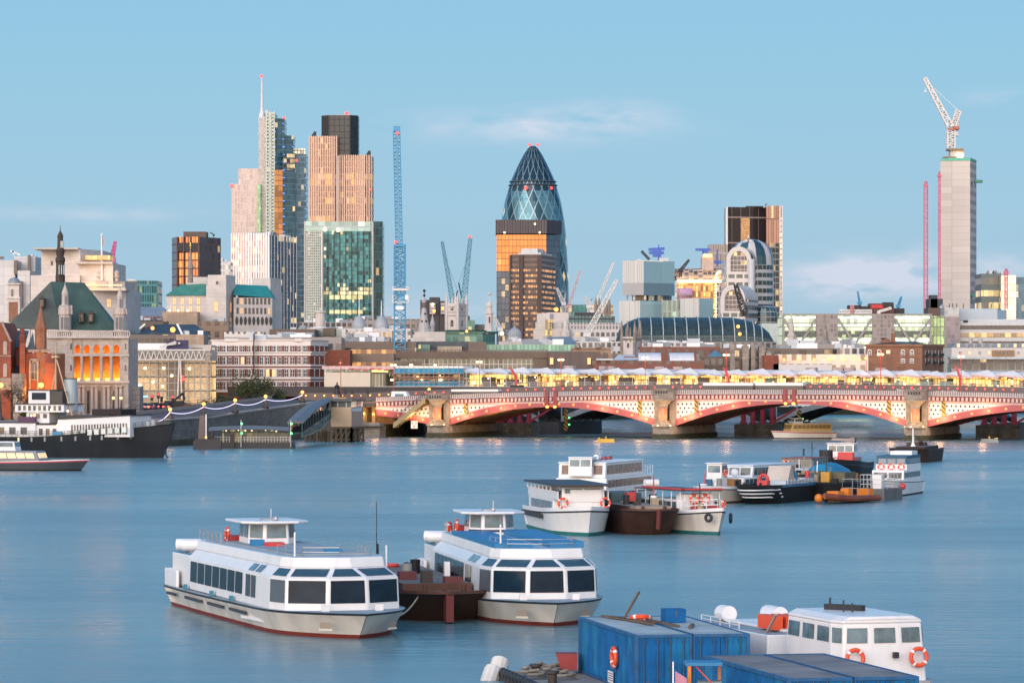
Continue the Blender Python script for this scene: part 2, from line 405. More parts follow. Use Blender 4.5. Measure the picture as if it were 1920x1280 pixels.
# ================================================================ far towers
def slant(xl,xr,Y,phi,d):
 """plan whose front runs from column xl to xr, turned by phi to face right (positive) or left"""
 A=Vector((wx(xl,Y),Y));w=(xr-xl)*Y/FP;t=math.tan(phi)
 B=A+Vector((w,w*t));n=Vector((0,d))
 return[tuple(A),tuple(B),tuple(B+n),tuple(A+n)]
def stack(root,name,poly,ytop,Y,m,roof=None,ybot=None,zb=None,par=1.0):
 """one volume of a building, with a low parapet round its roof"""
 z0=zb if zb is not None else(6 if ybot is None else wz(ybot,Y));z1=wz(ytop,Y)
 mb=MB();mb.prism(poly,z0,z1,0,1)
 return mb.build(name,[m,roof or LEAD],root)
def roof_plant(root,poly,z,n,hmax,mats,name='roof_plant'):
 mb=MB();c=[Vector((p[0],p[1]))for p in poly]
 for i in range(n):
  mb.cut();a,b=random.uniform(.08,.8),random.uniform(.12,.6);w,d,h=random.uniform(.06,.2),random.uniform(.1,.3),random.uniform(.35,1)*hmax
  q=lambda s,t:tuple((c[0].lerp(c[1],s)).lerp(c[3].lerp(c[2],s),t))
  mb.prism([q(a,b),q(min(a+w,.96),b),q(min(a+w,.96),min(b+d,.95)),q(a,min(b+d,.95))],z,z+h,i%len(mats))
 return mb.build(name,mats,root)
def beacon(root,px,py,Y,r=.8,m=None,name='warning_light'):
 mb=MB();p=at(px,py,Y);mb.ball(p,r,8);return mb.build(name,m or REDL,root)
# --- tallest tower: stepped glass slabs and a mast
Y=2600;t=thing('office_tower','tallest stepped blue glass tower with a tall white mast','tower',(wx(510,Y),Y,5))
pale=facade('pale_grid_cladding',2.0,4.2,.28,.16,(.62,.52,.47),(.40,.34,.33),.0,metal=.2,rough=.3,gvar=.2)
shaft_m=facade('stair_shaft_cladding',1.4,2.2,.2,.3,(.50,.47,.44),(.34,.33,.33),0,metal=.15,rough=.3)
bluegl=facade('blue_slab_glass',2.3,3.9,.1,.2,(.20,.31,.38),(.11,.22,.30),.015,(1,.7,.35),.9,metal=.45,seed=2)
darkgl=facade('dark_slab_glass',1.9,3.9,.08,.16,(.08,.17,.22),(.045,.13,.19),.02,metal=.5,seed=4)
stack(t,'west_slab',front(434,483,Y-6,30),345,Y-6,pale);stack(t,'west_slab_top',front(447,485,Y+4,20),316,Y+4,pale)
mb=MB();mb.box(wx(482,Y-7),wx(488.5,Y-7),Y-7,Y+20,6,wz(346,Y),0);mb.build('green_glass_strip',facade('green_strip_glass',1.2,3,.2,.25,(.35,.5,.3),(.12,.36,.16),.3,(.7,1,.4),.35,metal=.1),t)
stack(t,'stair_shaft',front(485,500,Y-3,26),222,Y-3,shaft_m);
mb=MB()
for k in range(58):
 za,zb_=wz(212+k*6.4,Y-4),wz(212+(k+1)*6.4,Y-4);xa,xb=wx(500.5,Y),wx(515,Y)
 mb.bar((xa,Y-5,za),(xb,Y-5,zb_),.45);mb.bar((xb,Y-5,za),(xa,Y-5,zb_),.45);mb.bar((xa,Y-5,za),(xb,Y-5,za),.5)
for q in(500.5,507.5,515):mb.bar((wx(q,Y),Y-5,6),(wx(q,Y),Y-5,wz(210,Y)),.8)
mb.build('steel_bracing',mat('pale_green_steel',(.50,.58,.52),.4),t)
stack(t,'lift_core',front(500,516,Y-1,26),213,Y-1,facade('lift_core_glass',2.2,4,.12,.3,(.38,.45,.42),(.09,.20,.19),.04,metal=.3))
stack(t,'glass_slab',slant(515,533,Y-2,R(28),24),222,Y-2,darkgl);stack(t,'glass_slab',slant(532,549.5,Y+3,R(28),24),254,Y+3,darkgl)
stack(t,'glass_slab',slant(549,573.5,Y+8,R(28),22),288,Y+8,bluegl);stack(t,'crown',front(551,572,Y+24,6),279,Y+24,facade('crown_lit_glass',2.2,3.2,.25,.25,(.4,.38,.34),(.2,.2,.2),.8,(1,.8,.5),1.1))
stack(t,'glass_slab',slant(530,553,Y-4,R(28),8),286,Y-4,darkgl)
stack(t,'lit_floors',slant(531,552,Y-4.6,R(28),3),288,Y-4.6,facade('lit_floor_glass',2.4,3.6,.12,.3,(.1,.12,.13),(.05,.08,.1),.75,(1,.74,.36),1.0),ybot=318)
stack(t,'atrium',slant(514.5,530,Y-5.5,R(12),8),318,Y-5.5,facade('orange_atrium_glass',2.9,3.75,.1,.22,(.28,.14,.07),(.30,.13,.05),.8,(1,.42,.12),.55,metal=.3))
mb=MB();mb.lathe((wx(490,Y),Y+6,wz(222,Y)),[(2.2,0),(2.2,3),(1.0,6),(.85,12),(.6,26),(.35,30)],10);mb.build('mast',WHITE_ST,t)
mb=MB();mb.box(wx(497,Y),wx(503,Y),Y,Y+5,wz(213,Y),wz(207,Y));mb.box(wx(485,Y),wx(497,Y),Y,Y+8,wz(222,Y),wz(219,Y));mb.build('roof_plant',PALEG,t)
for q in((490,143),(533,221),(434,348),(556,301)):beacon(t,*q,Y-8,1.0)
mb=MB()
for j in range(26):
 for q in(516,531,533,548.5,552,573):
  if not(q>551 and j<6)and not(q>532 and j<3):mb.ball(at(q,232+j*14.5,Y-4 if q<534 else Y+6),.38,6)
mb.build('facade_lights',BLUL,t)
# --- office block in front of it, white fins
Y=2300;P=rect(431,505,548,Y,R(18));t=thing('office_tower','pale office block with white vertical fins and blue glass side','tower',(wx(490,Y),Y,5))
mb=MB();mb.prism(P,6,wz(441,Y),0,1)
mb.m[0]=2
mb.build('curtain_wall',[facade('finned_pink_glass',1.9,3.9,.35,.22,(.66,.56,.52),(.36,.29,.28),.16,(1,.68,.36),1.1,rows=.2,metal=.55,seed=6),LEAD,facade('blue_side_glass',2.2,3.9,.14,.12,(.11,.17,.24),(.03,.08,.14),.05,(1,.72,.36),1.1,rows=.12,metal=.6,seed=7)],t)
a,b=Vector(P[3]),Vector(P[0]);nrm=Vector(((b-a).y,-(b-a).x)).normalized();mb=MB()
for k in range(16):
 mb.cut();p=a.lerp(b,.02+.97*k/15)+nrm*.3;q=.95 if k>6 else .55
 mb.bar((p.x,p.y,8),(p.x,p.y,wz(440,Y)+1.2),q)
mb.build('fin',WHITE,t)
a,b=Vector(P[0]),Vector(P[1]);nrm=Vector(((b-a).y,-(b-a).x)).normalized();mb=MB()
for k in range(9):mb.cut();p=a.lerp(b,.05+.94*k/8)+nrm*.3;mb.bar((p.x,p.y,8),(p.x,p.y,wz(441,Y)+(.8 if k>3 else 0)),.5)
mb.build('fin',PALEG,t);roof_plant(t,P,wz(441,Y),5,4,[PALEG,LEAD])
# --- golden ribbed tower with black core
Y=2400;t=thing('office_tower','golden ribbed tower with a black core rising above two wings','tower',(wx(636,Y),Y,5))
gold=facade('sunset_gold_cladding',1.55,3.9,.46,.18,(.66,.43,.31),(.16,.09,.06),.04,(1,.58,.16),.95,rows=.24,metal=.35,rough=.25,seed=11,fmetal=.25)  # gold tone paints the sunset reflection into ribs and panes
def oct_plan(xl,xr,Y,d,c):return[(wx(xl,Y),Y+c),(wx(xl,Y)+c,Y),(wx(xr,Y)-c,Y),(wx(xr,Y),Y+c),(wx(xr,Y),Y+d),(wx(xl,Y),Y+d)]
stack(t,'west_wing',oct_plan(578.5,632.5,Y,24,2.5),256,Y,gold,DARK);stack(t,'east_wing',oct_plan(634,698,Y-3,26,5),292,Y-3,gold,DARK)
mb=MB()
for k in range(13):q=580+k*4.25;mb.bar((wx(q,Y),Y-.4 if k else Y+1.4,8),(wx(q,Y),Y-.4 if k else Y+1.4,wz(255,Y)),.62)
for k in range(15):q=637.5+k*4.2;mb.bar((wx(q,Y-3),Y-3.4 if 0<k<14 else Y-1.6,8),(wx(q,Y-3),Y-3.4 if 0<k<14 else Y-1.6,wz(291,Y)),.62)
mb.build('ribs',mat('sunset_gold_rib',(.62,.43,.33),.4,var=.08),t)  # ribs coloured with the same painted sunset gold
stack(t,'pier',front(630,636,Y-2.5,10),292,Y-2.5,mat('pale_pier',(.46,.36,.31),.6,streak=True))
stack(t,'core',oct_plan(602,671,Y+9,22,5),216,Y+9,facade('black_core_glass',3.2,4,.12,.1,(.018,.026,.032),(.010,.02,.028),.012,(1,.8,.5),1.2,metal=.1,rough=.3,seed=13,wob=0),DARK)
mb=MB();mb.prism(oct_plan(604,670,Y+10,20,5),wz(216,Y),wz(213.5,Y));mb.build('core_cap',PALEG,t)
mb=MB()
for q,yy in((588,256),(690,292)):mb.cut();mb.bar(at(q-3,yy,Y+4),at(q+3,yy-9,Y+4),1.2);mb.bar(at(q+3,yy,Y+4),at(q+3,yy-9,Y+4),1.4);mb.box(wx(q-4,Y),wx(q+4,Y),Y+3,Y+6,wz(yy,Y),wz(yy-2.5,Y))
mb.build('cleaning_crane',DARK,t);beacon(t,650,213,Y+12,1.3);beacon(t,695,355,Y-4,.7)
# --- green glass block in front of it
Y=1900;t=thing('office_block','teal glass block with lit floors below the golden tower','building',(wx(645,Y),Y,5))
teal=facade('teal_curtain_glass',1.45,2.05,.08,.16,(.06,.15,.18),(.055,.25,.30),.03,(1,.70,.30),1.2,rows=.06,metal=.3,gvar=.75,seed=21)
stack(t,'curtain_wall',slant(604,699,Y,R(10),34),433,Y,teal)
stack(t,'patterned_wall',slant(570,604,Y+4,R(-14),30),432,Y+4,facade('chequer_screen',1.0,1.35,.42,.42,(.46,.48,.44),(.07,.14,.13),.03,(1,.7,.35),1,metal=.15,rough=.35,gvar=.9,seed=22))
stack(t,'penthouse',slant(572,699,Y+3,R(8),24),415,Y+3,facade('penthouse_glass',3.4,5,.1,.2,(.4,.46,.46),(.20,.34,.34),.05,(1,.75,.4),1.2,metal=.3),ybot=434)
stack(t,'side_wing',slant(699,717.5,Y+14,R(24),22),415,Y+14,facade('blue_wing_glass',1.8,4.1,.08,.1,(.08,.2,.24),(.04,.12,.16),.05,(1,.6,.25),.9,metal=.6,seed=24))
mb=MB();mb.tube([(wx(604.5,Y),Y-1.6,8),(wx(604.5,Y),Y-1.6,wz(434,Y))],.85,8);mb.tube([(wx(571,Y),Y+4,8),(wx(571,Y),Y+4,wz(414,Y))],.5,6);mb.tube([(wx(698.5,Y),Y+4,8),(wx(698.5,Y),Y+4,wz(416,Y))],.6,6);mb.build('steel_column',STEEL,t)
a=Vector(slant(604,699,Y,R(10),34)[0]);b=Vector(slant(604,699,Y,R(10),34)[1]);mb=MB()
for k in range(1,9):mb.cut();p=a.lerp(b,k/8.6);mb.bar((p.x,p.y-.4,8),(p.x,p.y-.4,wz(434,Y)),.35)
mb.build('mullion',DARK,t)
stack(t,'lit_floor',slant(605,692,Y-.25,R(10),1),733-180,Y-.25,facade('lit_office_floor',2.9,30,.1,.02,(.06,.16,.16),(.06,.2,.2),.8,(1,.72,.32),1.3),ybot=561)
stack(t,'lit_floor',slant(605,690,Y-.25,R(10),1),581,Y-.25,facade('lit_office_floor',2.9,30,.1,.02,(.06,.16,.16),(.06,.2,.2),.8,(1,.72,.32),1.3),ybot=588)
for q in((609,430),(634,431)):beacon(t,*q,Y-1,1.1,WHL,'roof_lamp')
# --- brown octagonal tower
Y=1700;t=thing('office_tower','brown bronze tower with chamfered corners and glass reflecting orange','tower',(wx(363,Y),Y,5))
P=[(wx(317,Y),Y+14),(wx(331,Y),Y+1.5),(wx(374,Y),Y),(wx(386,Y),Y+6),(wx(409,Y),Y+16),(wx(400,Y),Y+28),(wx(340,Y),Y+30),(wx(322,Y),Y+22)]
mb=MB();mb.prism(P,6,wz(444,Y),0,1)
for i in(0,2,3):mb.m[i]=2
mb.build('curtain_wall',[facade('sunset_bronze_glass',3.1,3.7,.14,.2,(.12,.05,.035),(.34,.135,.06),.04,(1,.36,.08),.5,metal=.8,rough=.15,seed=31),DARKB,facade('dark_bronze_glass',2.2,3.7,.2,.2,(.11,.06,.055),(.085,.06,.065),.03,(1,.55,.2),.7,metal=.5,seed=32)],t)  # reflected sunset is painted into the orange front panes
stack(t,'plant_storey',[(wx(341,Y),Y+8),(wx(384,Y),Y+8),(wx(384,Y),Y+20),(wx(341,Y),Y+20)],433,Y,mat('brown_cladding',(.10,.065,.055),.6),ybot=444)
mb=MB()
for q in(332,344.5,357,372):mb.cut();mb.box(wx(q-.9,Y),wx(q+.9,Y),Y-.6,Y+1.5,6,wz(444,Y))
mb.build('fin',mat('bronze_fins',(.09,.045,.035),.5),t)
mb=MB()
for q0,q1 in((333.5,343),(346,356),(359,371)):mb.cut();mb.box(wx(q0,Y),wx(q1,Y),Y-.3,Y+2,wz(471,Y),wz(455,Y))
mb.build('louvre_panel',DARK,t)
mb=MB();mb.bar(at(394,436,Y+12),at(403,441,Y+12),.5);mb.bar(at(400,444,Y+12),at(401,440,Y+12),.6);mb.build('roof_davit',DARK,t)
# pale block and grey block between
Y=2200;t=thing('office_block','small pale block squeezed between brown tower and white fins','building',(wx(420,Y),Y,5));stack(t,'wall',front(408,432,Y,20),490,Y,facade('small_pale_block',1.7,3.8,.3,.35,(.55,.56,.58),(.16,.2,.24),.12,(1,.75,.4),1,metal=.3,seed=33))
roof_plant(t,front(408,432,Y,20),wz(490,Y),3,3,[PALEG])
# --- teal glass block left
Y=1500;t=thing('office_block','low teal glass block beside the stone clock front','building',(wx(262,Y),Y,5))
stack(t,'dark_wing',slant(232,258,Y,R(-5),20),527,Y,facade('dark_teal_glass',1.6,3.6,.1,.15,(.05,.09,.1),(.02,.05,.06),.04,(1,.7,.3),.8,metal=.3,seed=34));stack(t,'curved_wing',slant(257,294,Y-2,R(22),20),526,Y-2,facade('teal_louvre_glass',1.0,3.6,.25,.2,(.09,.27,.30),(.03,.14,.17),.1,(.8,.8,.25),.5,metal=.3,seed=35))
mb=MB();mb.lattice((wx(236,Y),Y+6,wz(526,Y)),(wx(252,Y),Y+6,wz(526,Y)),1,5,.2);mb.build('roof_frame',STEEL,t)
# --- bullet-shaped tower with spiral glazing
Y=2600;CXg=999.5;t=thing('office_tower','rounded bullet shaped tower with spiralling dark glass bands','tower',(wx(CXg,Y),Y,5))
def spiral_mat():
 m=bpy.data.materials.new('spiral_glass');m.use_nodes=True;n=NT(m.node_tree);b=n.n['Principled BSDF']
 u,v,_=n.xyz(n.add('ShaderNodeTexCoord').outputs['UV'])  # u: 0..18 round the tower, v: height
 vv=n.m('DIVIDE',v,8.3)
 s1=n.m('FRACT',n.m('DIVIDE',n.m('ADD',u,n.m('MULTIPLY',vv,.5)),3.0))
 dark=n.m('LESS_THAN',s1,.36);top=n.m('GREATER_THAN',v,139.0);dark=n.m('MAXIMUM',dark,top)
 p=n.m('FRACT',n.m('ADD',u,n.m('MULTIPLY',vv,.5)));q=n.m('FRACT',n.m('SUBTRACT',u,n.m('MULTIPLY',vv,.5)))
 rib=n.m('MAXIMUM',n.m('LESS_THAN',p,.09),n.m('LESS_THAN',q,.09));flo=n.m('LESS_THAN',n.m('FRACT',n.m('DIVIDE',v,4.15)),.2)
 w=n.white(n.comb(n.m('FLOOR',n.m('MULTIPLY',n.m('ADD',u,n.m('MULTIPLY',vv,.5)),2.0)),n.m('FLOOR',n.m('MULTIPLY',n.m('SUBTRACT',u,n.m('MULTIPLY',vv,.5)),2.0)),5.0))
 k=n.rng(w,0,1,.75,1.35)
 c=n.mix(dark,n.mix(1.0,(.07,.19,.235),n.comb(k,k,k),'MULTIPLY'),n.mix(top,(.012,.06,.085),(.014,.04,.06)))
 c=n.mix(n.m('MULTIPLY',flo,n.m('SUBTRACT',1.0,dark)),c,(.07,.17,.20));c=n.mix(rib,c,(.24,.34,.37))
 n.put(b.inputs['Base Color'],c);b.inputs['Roughness'].default_value=.16;b.inputs['Metallic'].default_value=.35
 lit=n.m('MULTIPLY',n.m('GREATER_THAN',w,.955),n.m('SUBTRACT',1.0,n.m('MAXIMUM',rib,top)))
 b.inputs['Emission Color'].default_value=(1,.7,.3,1);n.put(b.inputs['Emission Strength'],n.m('MULTIPLY',lit,.7));return m
prof_px=[(62,752),(66,620),(68,560),(67.5,520),(65.5,480),(63,440),(59.7,412),(53.4,376),(46.3,351),(41.8,336),(34.6,320),(27,304),(17.5,286),(10,275),(4.5,270)]
prof=[(r*Y/FP*1.0,max(wz(p,Y)-5,0))for r,p in prof_px]
mb=MB();mb.lathe((wx(CXg,Y),Y+25,5),prof,72,0,True,None,18);mb.build('glass_shell',spiral_mat(),t)
mb=MB()
for yy,r in((337.5,43.5),(344.5,45.5)):mb.cut();mb.torus((wx(CXg,Y),Y+25,wz(yy,Y)),(0,0,1),r*Y/FP,.5,48,6)
mb.build('ring_beam',mat('dark_ring',(.06,.09,.11),.4),t)
for q in((993,271.5),(1008,271.5)):beacon(t,*q,Y+22,1.0)
for q in((986.5,352.5),(1033,353)):beacon(t,*q,Y+6 if q[0]<1000 else Y+14,1.3)
# --- slab with orange reflecting face
Y=2250;P=rect(931,1025,1051,Y,R(4));t=thing('office_tower','square slab with orange reflecting glass and dark louvred top','tower',(wx(985,Y),Y,5))
P=[(wx(931,Y),Y+1),(wx(1024.5,Y),Y),(wx(1051,Y),Y+16),(wx(1051,Y)-9,Y+34),(wx(931,Y),Y+34)]
og=facade('sunset_mirror_glass',2.25,3.85,.1,.1,(.11,.05,.03),(.25,.115,.045),.01,metal=.9,rough=.06,gvar=.15,seed=41,wob=.006);bg2=facade('blue_mirror_glass',2.25,3.85,.1,.1,(.05,.06,.08),(.12,.15,.19),.01,metal=.6,rough=.1,seed=42,wob=.01);lo=facade('dark_lower_glass',2.25,3.85,.08,.1,(.025,.028,.036),(.03,.06,.10),.07,(1,.6,.25),.8,metal=.35,seed=43)  # front panes carry the orange sunset reflection in their base colour
mb=MB();mb.prism(P,wz(508,Y),wz(440,Y),0,1);mb.m[1]=2;mb.build('curtain_wall',[og,DARK,bg2],t)
mb=MB();mb.prism(P,6,wz(508,Y),0);mb.m[1]=1;mb.build('lower_curtain_wall',[lo,bg2],t)
stack(t,'louvred_top',grow(P,.6),412,Y,facade('louvre_cladding',1.6,60,.3,.01,(.035,.032,.042),(.055,.05,.062),0,metal=.2,rough=.4,gvar=.15,wob=0),DARK,ybot=438)
for q in((946,436),(1012,436),(1003,420)):beacon(t,*q,Y-1,.6,WHL,'roof_lamp')
# --- darker stepped tower with lit rows
Y=1900;P=rect(957,1014,1043,Y,R(12));t=thing('office_tower','brown granite tower with rows of lit yellow windows','tower',(wx(1000,Y),Y,5))
mb=MB();mb.prism(P,6,wz(477,Y),0,1);mb.m[1]=0;mb.build('wall',[facade('brown_granite_rows',1.35,2.75,.18,.56,(.062,.042,.042),(.05,.04,.045),.62,(1,.44,.14),.95,rows=.5,metal=.3,seed=45,zlit=(8,wz(500,Y))),DARKB],t)
stack(t,'plinth_top',[tuple(Vector(p))for p in rect(972,1014,1036,Y+5,R(12))],473,Y,PALEG,ybot=478)
stack(t,'plant_room',rect(977,1008,1020,Y+8,R(12)),465,Y,PALEG,ybot=474);stack(t,'plant_room',rect(1008,1018,1022,Y+12,R(12)),468,Y,LEAD,ybot=474)
mb=MB();p=P;a,b=Vector(P[3]),Vector(P[0])
for k in(0.0,.33,.37,.93,1.0):mb.cut();q=a.lerp(b,k);mb.bar((q.x,q.y-.4,6),(q.x,q.y-.4,wz(478,Y)),1.0 if k in(0,1)else 1.6)
mb.build('granite_pier',mat('brown_granite',(.062,.042,.042),.6),t)
# --- tall dark tower right of centre
Y=2500;t=thing('office_tower','tall dark glass tower with bronze side and white edges','tower',(wx(1415,Y),Y,5))
stack(t,'curtain_wall',slant(1362,1437,Y,R(20),30),388,Y,facade('dark_band_glass',6.5,17.2,.03,.05,(.30,.24,.22),(.022,.026,.036),.015,(1,.5,.2),.8,metal=.45,seed=51,wob=.01))
stack(t,'bronze_wing',slant(1437,1466,Y-2,R(2),34),386,Y-2,facade('bronze_wing_glass',1.8,17,.25,.06,(.20,.115,.085),(.16,.10,.085),.02,metal=.6,seed=52),DARK)
mb=MB();mb.box(wx(1361,Y),wx(1364.5,Y),Y-1.2,Y+4,6,wz(388,Y));mb.box(wx(1460.5,Y),wx(1463,Y),Y-3.2,Y,6,wz(386,Y));mb.box(wx(1465,Y),wx(1467,Y),Y-3.2,Y+10,6,wz(386,Y));mb.build('white_edge',WHITE_ST,t)
mb=MB();mb.box(wx(1463.1,Y),wx(1464.9,Y),Y-2.9,Y,30,wz(408,Y));mb.build('lit_stair',facade('lit_stair_glass',4,3.8,.05,.3,(.2,.16,.1),(.2,.16,.1),.7,(1,.72,.34),1.0),t)
stack(t,'low_wing',front(1329,1364,Y-2,20),458,Y-2,facade('low_wing_glass',1.6,8,.3,.15,(.34,.32,.31),(.10,.10,.11),.05,metal=.3,seed=53));stack(t,'side_wing',slant(1443,1461,Y-6,R(15),20),456,Y-6,facade('side_wing_glass',2.6,4,.1,.2,(.25,.24,.22),(.06,.09,.11),.3,(1,.7,.35),1.0,metal=.4,seed=54))
mb=MB();mb.box(wx(1400,Y),wx(1432,Y),Y+6,Y+14,wz(388,Y),wz(385.5,Y));mb.bar(at(1434,386,Y+8),at(1438,382,Y+8),.6);mb.build('roof_plant',DARK,t)
# --- striped block with arched ends
Y=2150;t=thing('office_block','white striped office block with arched ends and barrel roof','building',(wx(1400,Y),Y,5))
stripe=facade('white_striped_wall',4.6,4.55,.22,.52,(.60,.56,.53),(.05,.075,.085),.04,(1,.68,.32),1.0,metal=.3,seed=61);gstripe=facade('grey_striped_wall',3.2,4.55,.1,.42,(.48,.49,.50),(.035,.08,.095),.04,(1,.7,.35),1.0,metal=.4,seed=62)
def barrel(xl,xr,ys,ytop,ybot,Yf,d,tag_,wallm,roofm,phi):
 """a block whose front ends in a round arch, carried back as a barrel roof"""
 xa,xb=wx(xl,Y),wx(xr,Y);c=(xa+xb)/2;r=(xb-xa)/2;zs=wz(ys,Y);hh=wz(ytop,Y)-zs;N=16
 arc=[(c-r*math.cos(math.pi*i/N),zs+hh*math.sin(math.pi*i/N))for i in range(N+1)];sh=d*math.tan(phi)
 z0=6 if ybot is None else wz(ybot,Y)
 mb=MB();outer=[(xa,z0)]+arc+[(xb,z0)]
 k=.66;inner=[(c-r*k*math.cos(math.pi*i/N),zs+hh*k*math.sin(math.pi*i/N))for i in range(N+1)]
 for i in range(N):mb.face([(arc[i][0],Yf,arc[i][1]),(inner[i][0],Yf,inner[i][1]),(inner[i+1][0],Yf,inner[i+1][1]),(arc[i+1][0],Yf,arc[i+1][1])],1)
 zb_=zs-6.5;mb.face([(xa,Yf,z0),(xb,Yf,z0),(xb,Yf,zb_),(xa,Yf,zb_)],0)
 mb.face([(xa,Yf,zb_),(inner[0][0],Yf,zb_),(inner[0][0],Yf,zs),(xa,Yf,zs)],1);mb.face([(inner[N][0],Yf,zb_),(xb,Yf,zb_),(xb,Yf,zs),(inner[N][0],Yf,zs)],1)
 mb.face([(xb,Yf,z0),(xb+sh,Yf+d,z0),(xb+sh,Yf+d,zs),(xb,Yf,zs)],2);mb.face([(xa,Yf+d,z0),(xa,Yf,z0),(xa,Yf,zs),(xa,Yf+d,zs)],0)
 mb.build('end_wall',[wallm,mat('white_arch_stone',(.60,.57,.55),.6,var=.08),gstripe],t)
 mb=MB();mb.face([(inner[0][0],Yf+1.5,zb_),(inner[N][0],Yf+1.5,zb_)]+[(p[0],Yf+1.5,p[1])for p in reversed(inner)]);mb.build('arch_window',facade('arch_window_glass',2.1,2.6,.12,.2,(.45,.43,.42),(.05,.05,.06),.05,metal=.2,seed=63),t)
 mb=MB()
 for i in range(N):mb.face([(arc[i][0],Yf,arc[i][1]),(arc[i+1][0],Yf,arc[i+1][1]),(arc[i+1][0]+sh,Yf+d,arc[i+1][1]),(arc[i][0]+sh,Yf+d,arc[i][1])],0,[(0,i*2.),(0,i*2+2.),(d,i*2+2.),(d,i*2.)],False)
 mb.build('barrel_roof',roofm,t)
 return arc,sh
broof=facade('banded_barrel_roof',9,60,.33,.01,(.50,.48,.47),(.05,.115,.14),0,metal=.35,seed=64,wob=0)
arc,sh=barrel(1362,1408,488,462,None,Y,56,1,stripe,broof,R(13))
# upper ribbed dome-end behind
mb=MB();Yb=Y+30;cxp,zs=wx(1408,Yb),wz(497,Yb)
for i in range(6):
 a0,a1=math.pi*(.02+i*.16),math.pi*(.02+(i+1)*.16)
mb.lathe((cxp,Yb,6),[(13.4,0),(13.4,zs-6),(13.0,zs-6+5),(11.4,zs-6+9.5),(8.6,zs-6+12.6),(5,zs-6+14.5),(.5,zs-6+15.2)],28,0,False,[0,1,1,1,1,1],28)
o=mb.build('round_end',[facade('round_end_glass',1.0,4.55,.1,.42,(.48,.49,.50),(.035,.08,.095),.03,(1,.7,.35),1,metal=.4,seed=65),facade('round_end_roof',4.0,90,.45,.01,(.50,.48,.47),(.05,.12,.145),0,metal=.4,wob=0)],t)
mb=MB();p0=Vector((wx(1408,Y),Y+24,wz(444,Y)))
for q in(-13,-6,6,13):mb.bar((p0.x+q*.32,Y+24,wz(457,Y)),p0,.7)
mb.bar(p0-Vector((0,0,1)),p0+Vector((0,0,2)),.5);mb.build('crown_frame',WHITE_ST,t)
barrel(1346,1392,563,536,None,Y-26,24,2,stripe,mat('white_barrel_roof',(.52,.52,.53),.5),R(20))
for q in(1408.5,):mb=MB();mb.tube([(wx(q,Y),Y-2,6),(wx(q,Y),Y-2,wz(486,Y))],2.0,10);mb.build('stone_pier',PALEG,t)
mb=MB();mb.lathe((wx(1436,Y),Y+10,6),[(7.5,0),(7.5,wz(590,Y)-6),(6.5,wz(578,Y)-6),(3.5,wz(572,Y)-6),(.3,wz(569,Y)-6)],16,0,False,None,16);mb.build('bay_window',facade('bay_glass',1,3,.15,.2,(.3,.34,.36),(.05,.09,.11),0,metal=.3),t)
# --- lit high-tech block with barrel roof
Y=2400;t=thing('office_block','lit orange and yellow building with glass barrel roof and cranes on top','building',(wx(1310,Y),Y,5))
litm=facade('orange_lit_wall',1.6,3.8,.22,.16,(.42,.22,.10),(.4,.2,.1),.82,(1,.50,.14),1.25,metal=.1,seed=71)
stack(t,'wall',front(1270,1342,Y,30),524,Y,litm);stack(t,'end_wall',slant(1342,1360,Y-1,R(25),24),520,Y-1,facade('pale_violet_end',2.2,3.8,.3,.2,(.5,.46,.52),(.2,.17,.24),.25,(1,.75,.5),.9,seed=72))
stack(t,'service_tower',front(1270,1298,Y-4,6),540,Y-4,facade('violet_lit_steel',9,3.9,.05,.3,(.35,.28,.36),(.16,.11,.16),.45,(.8,.42,1),.7,seed=73))
mb=MB();N=10;xa,xb=wx(1268,Y),wx(1357,Y);z0=wz(524,Y);rr=14;rings=[]
for i in range(N+1):a=math.pi*i/N;rings.append([(xa,Y+14-rr*math.cos(a),z0+rr*.55*math.sin(a)),(xb,Y+14-rr*math.cos(a),z0+rr*.55*math.sin(a))])
for a,b in zip(rings,rings[1:]):mb.face([a[0],a[1],b[1],b[0]])
mb.build('barrel_roof',facade('lit_barrel_glass',3.0,2.2,.2,.2,(.44,.34,.28),(.26,.18,.14),.5,(1,.55,.2),.8,seed=74),t)
mb=MB()
for i in range(30):mb.ball(at(1272+i*2.7,527+(.8 if i%2 else 0),Y-1),.9,6)
for i in range(14):a=math.pi*i/13;mb.ball(at(1351-9*math.cos(a),522-13*math.sin(a),Y-3),.7,6)
for i in range(12):mb.ball(at(1342,530+i*6,Y-3),.7,6)
mb.build('string_lights',lamp('yellow_bulbs',(1,.66,.22),5),t)
stack(t,'stair_tower',front(1316,1338,Y+6,14),482,Y+6,mat('pale_tan_cladding',(.50,.40,.34),.6));mb=MB();mb.box(wx(1319,Y),wx(1336,Y),Y+5,Y+12,wz(482,Y),wz(476,Y));mb.build('lit_top',lamp('orange_glow_panel',(1,.50,.16),2.6),t)
mb=MB()
for q,w in((1318,14),(1345,15)):
 mb.bar(at(q-w,468 if q<1330 else 490,Y+8),at(q+w,468 if q<1330 else 494,Y+8),1.6);mb.bar(at(q,468,Y+8),at(q,500,Y+8),1.0);mb.box(wx(q+2,Y),wx(q+9,Y),Y+6,Y+10,wz(494 if q>1330 else 474,Y),wz(488 if q>1330 else 468,Y))
mb.build('maintenance_crane',mat('bright_blue_steel',(.02,.10,.45),.4),t)
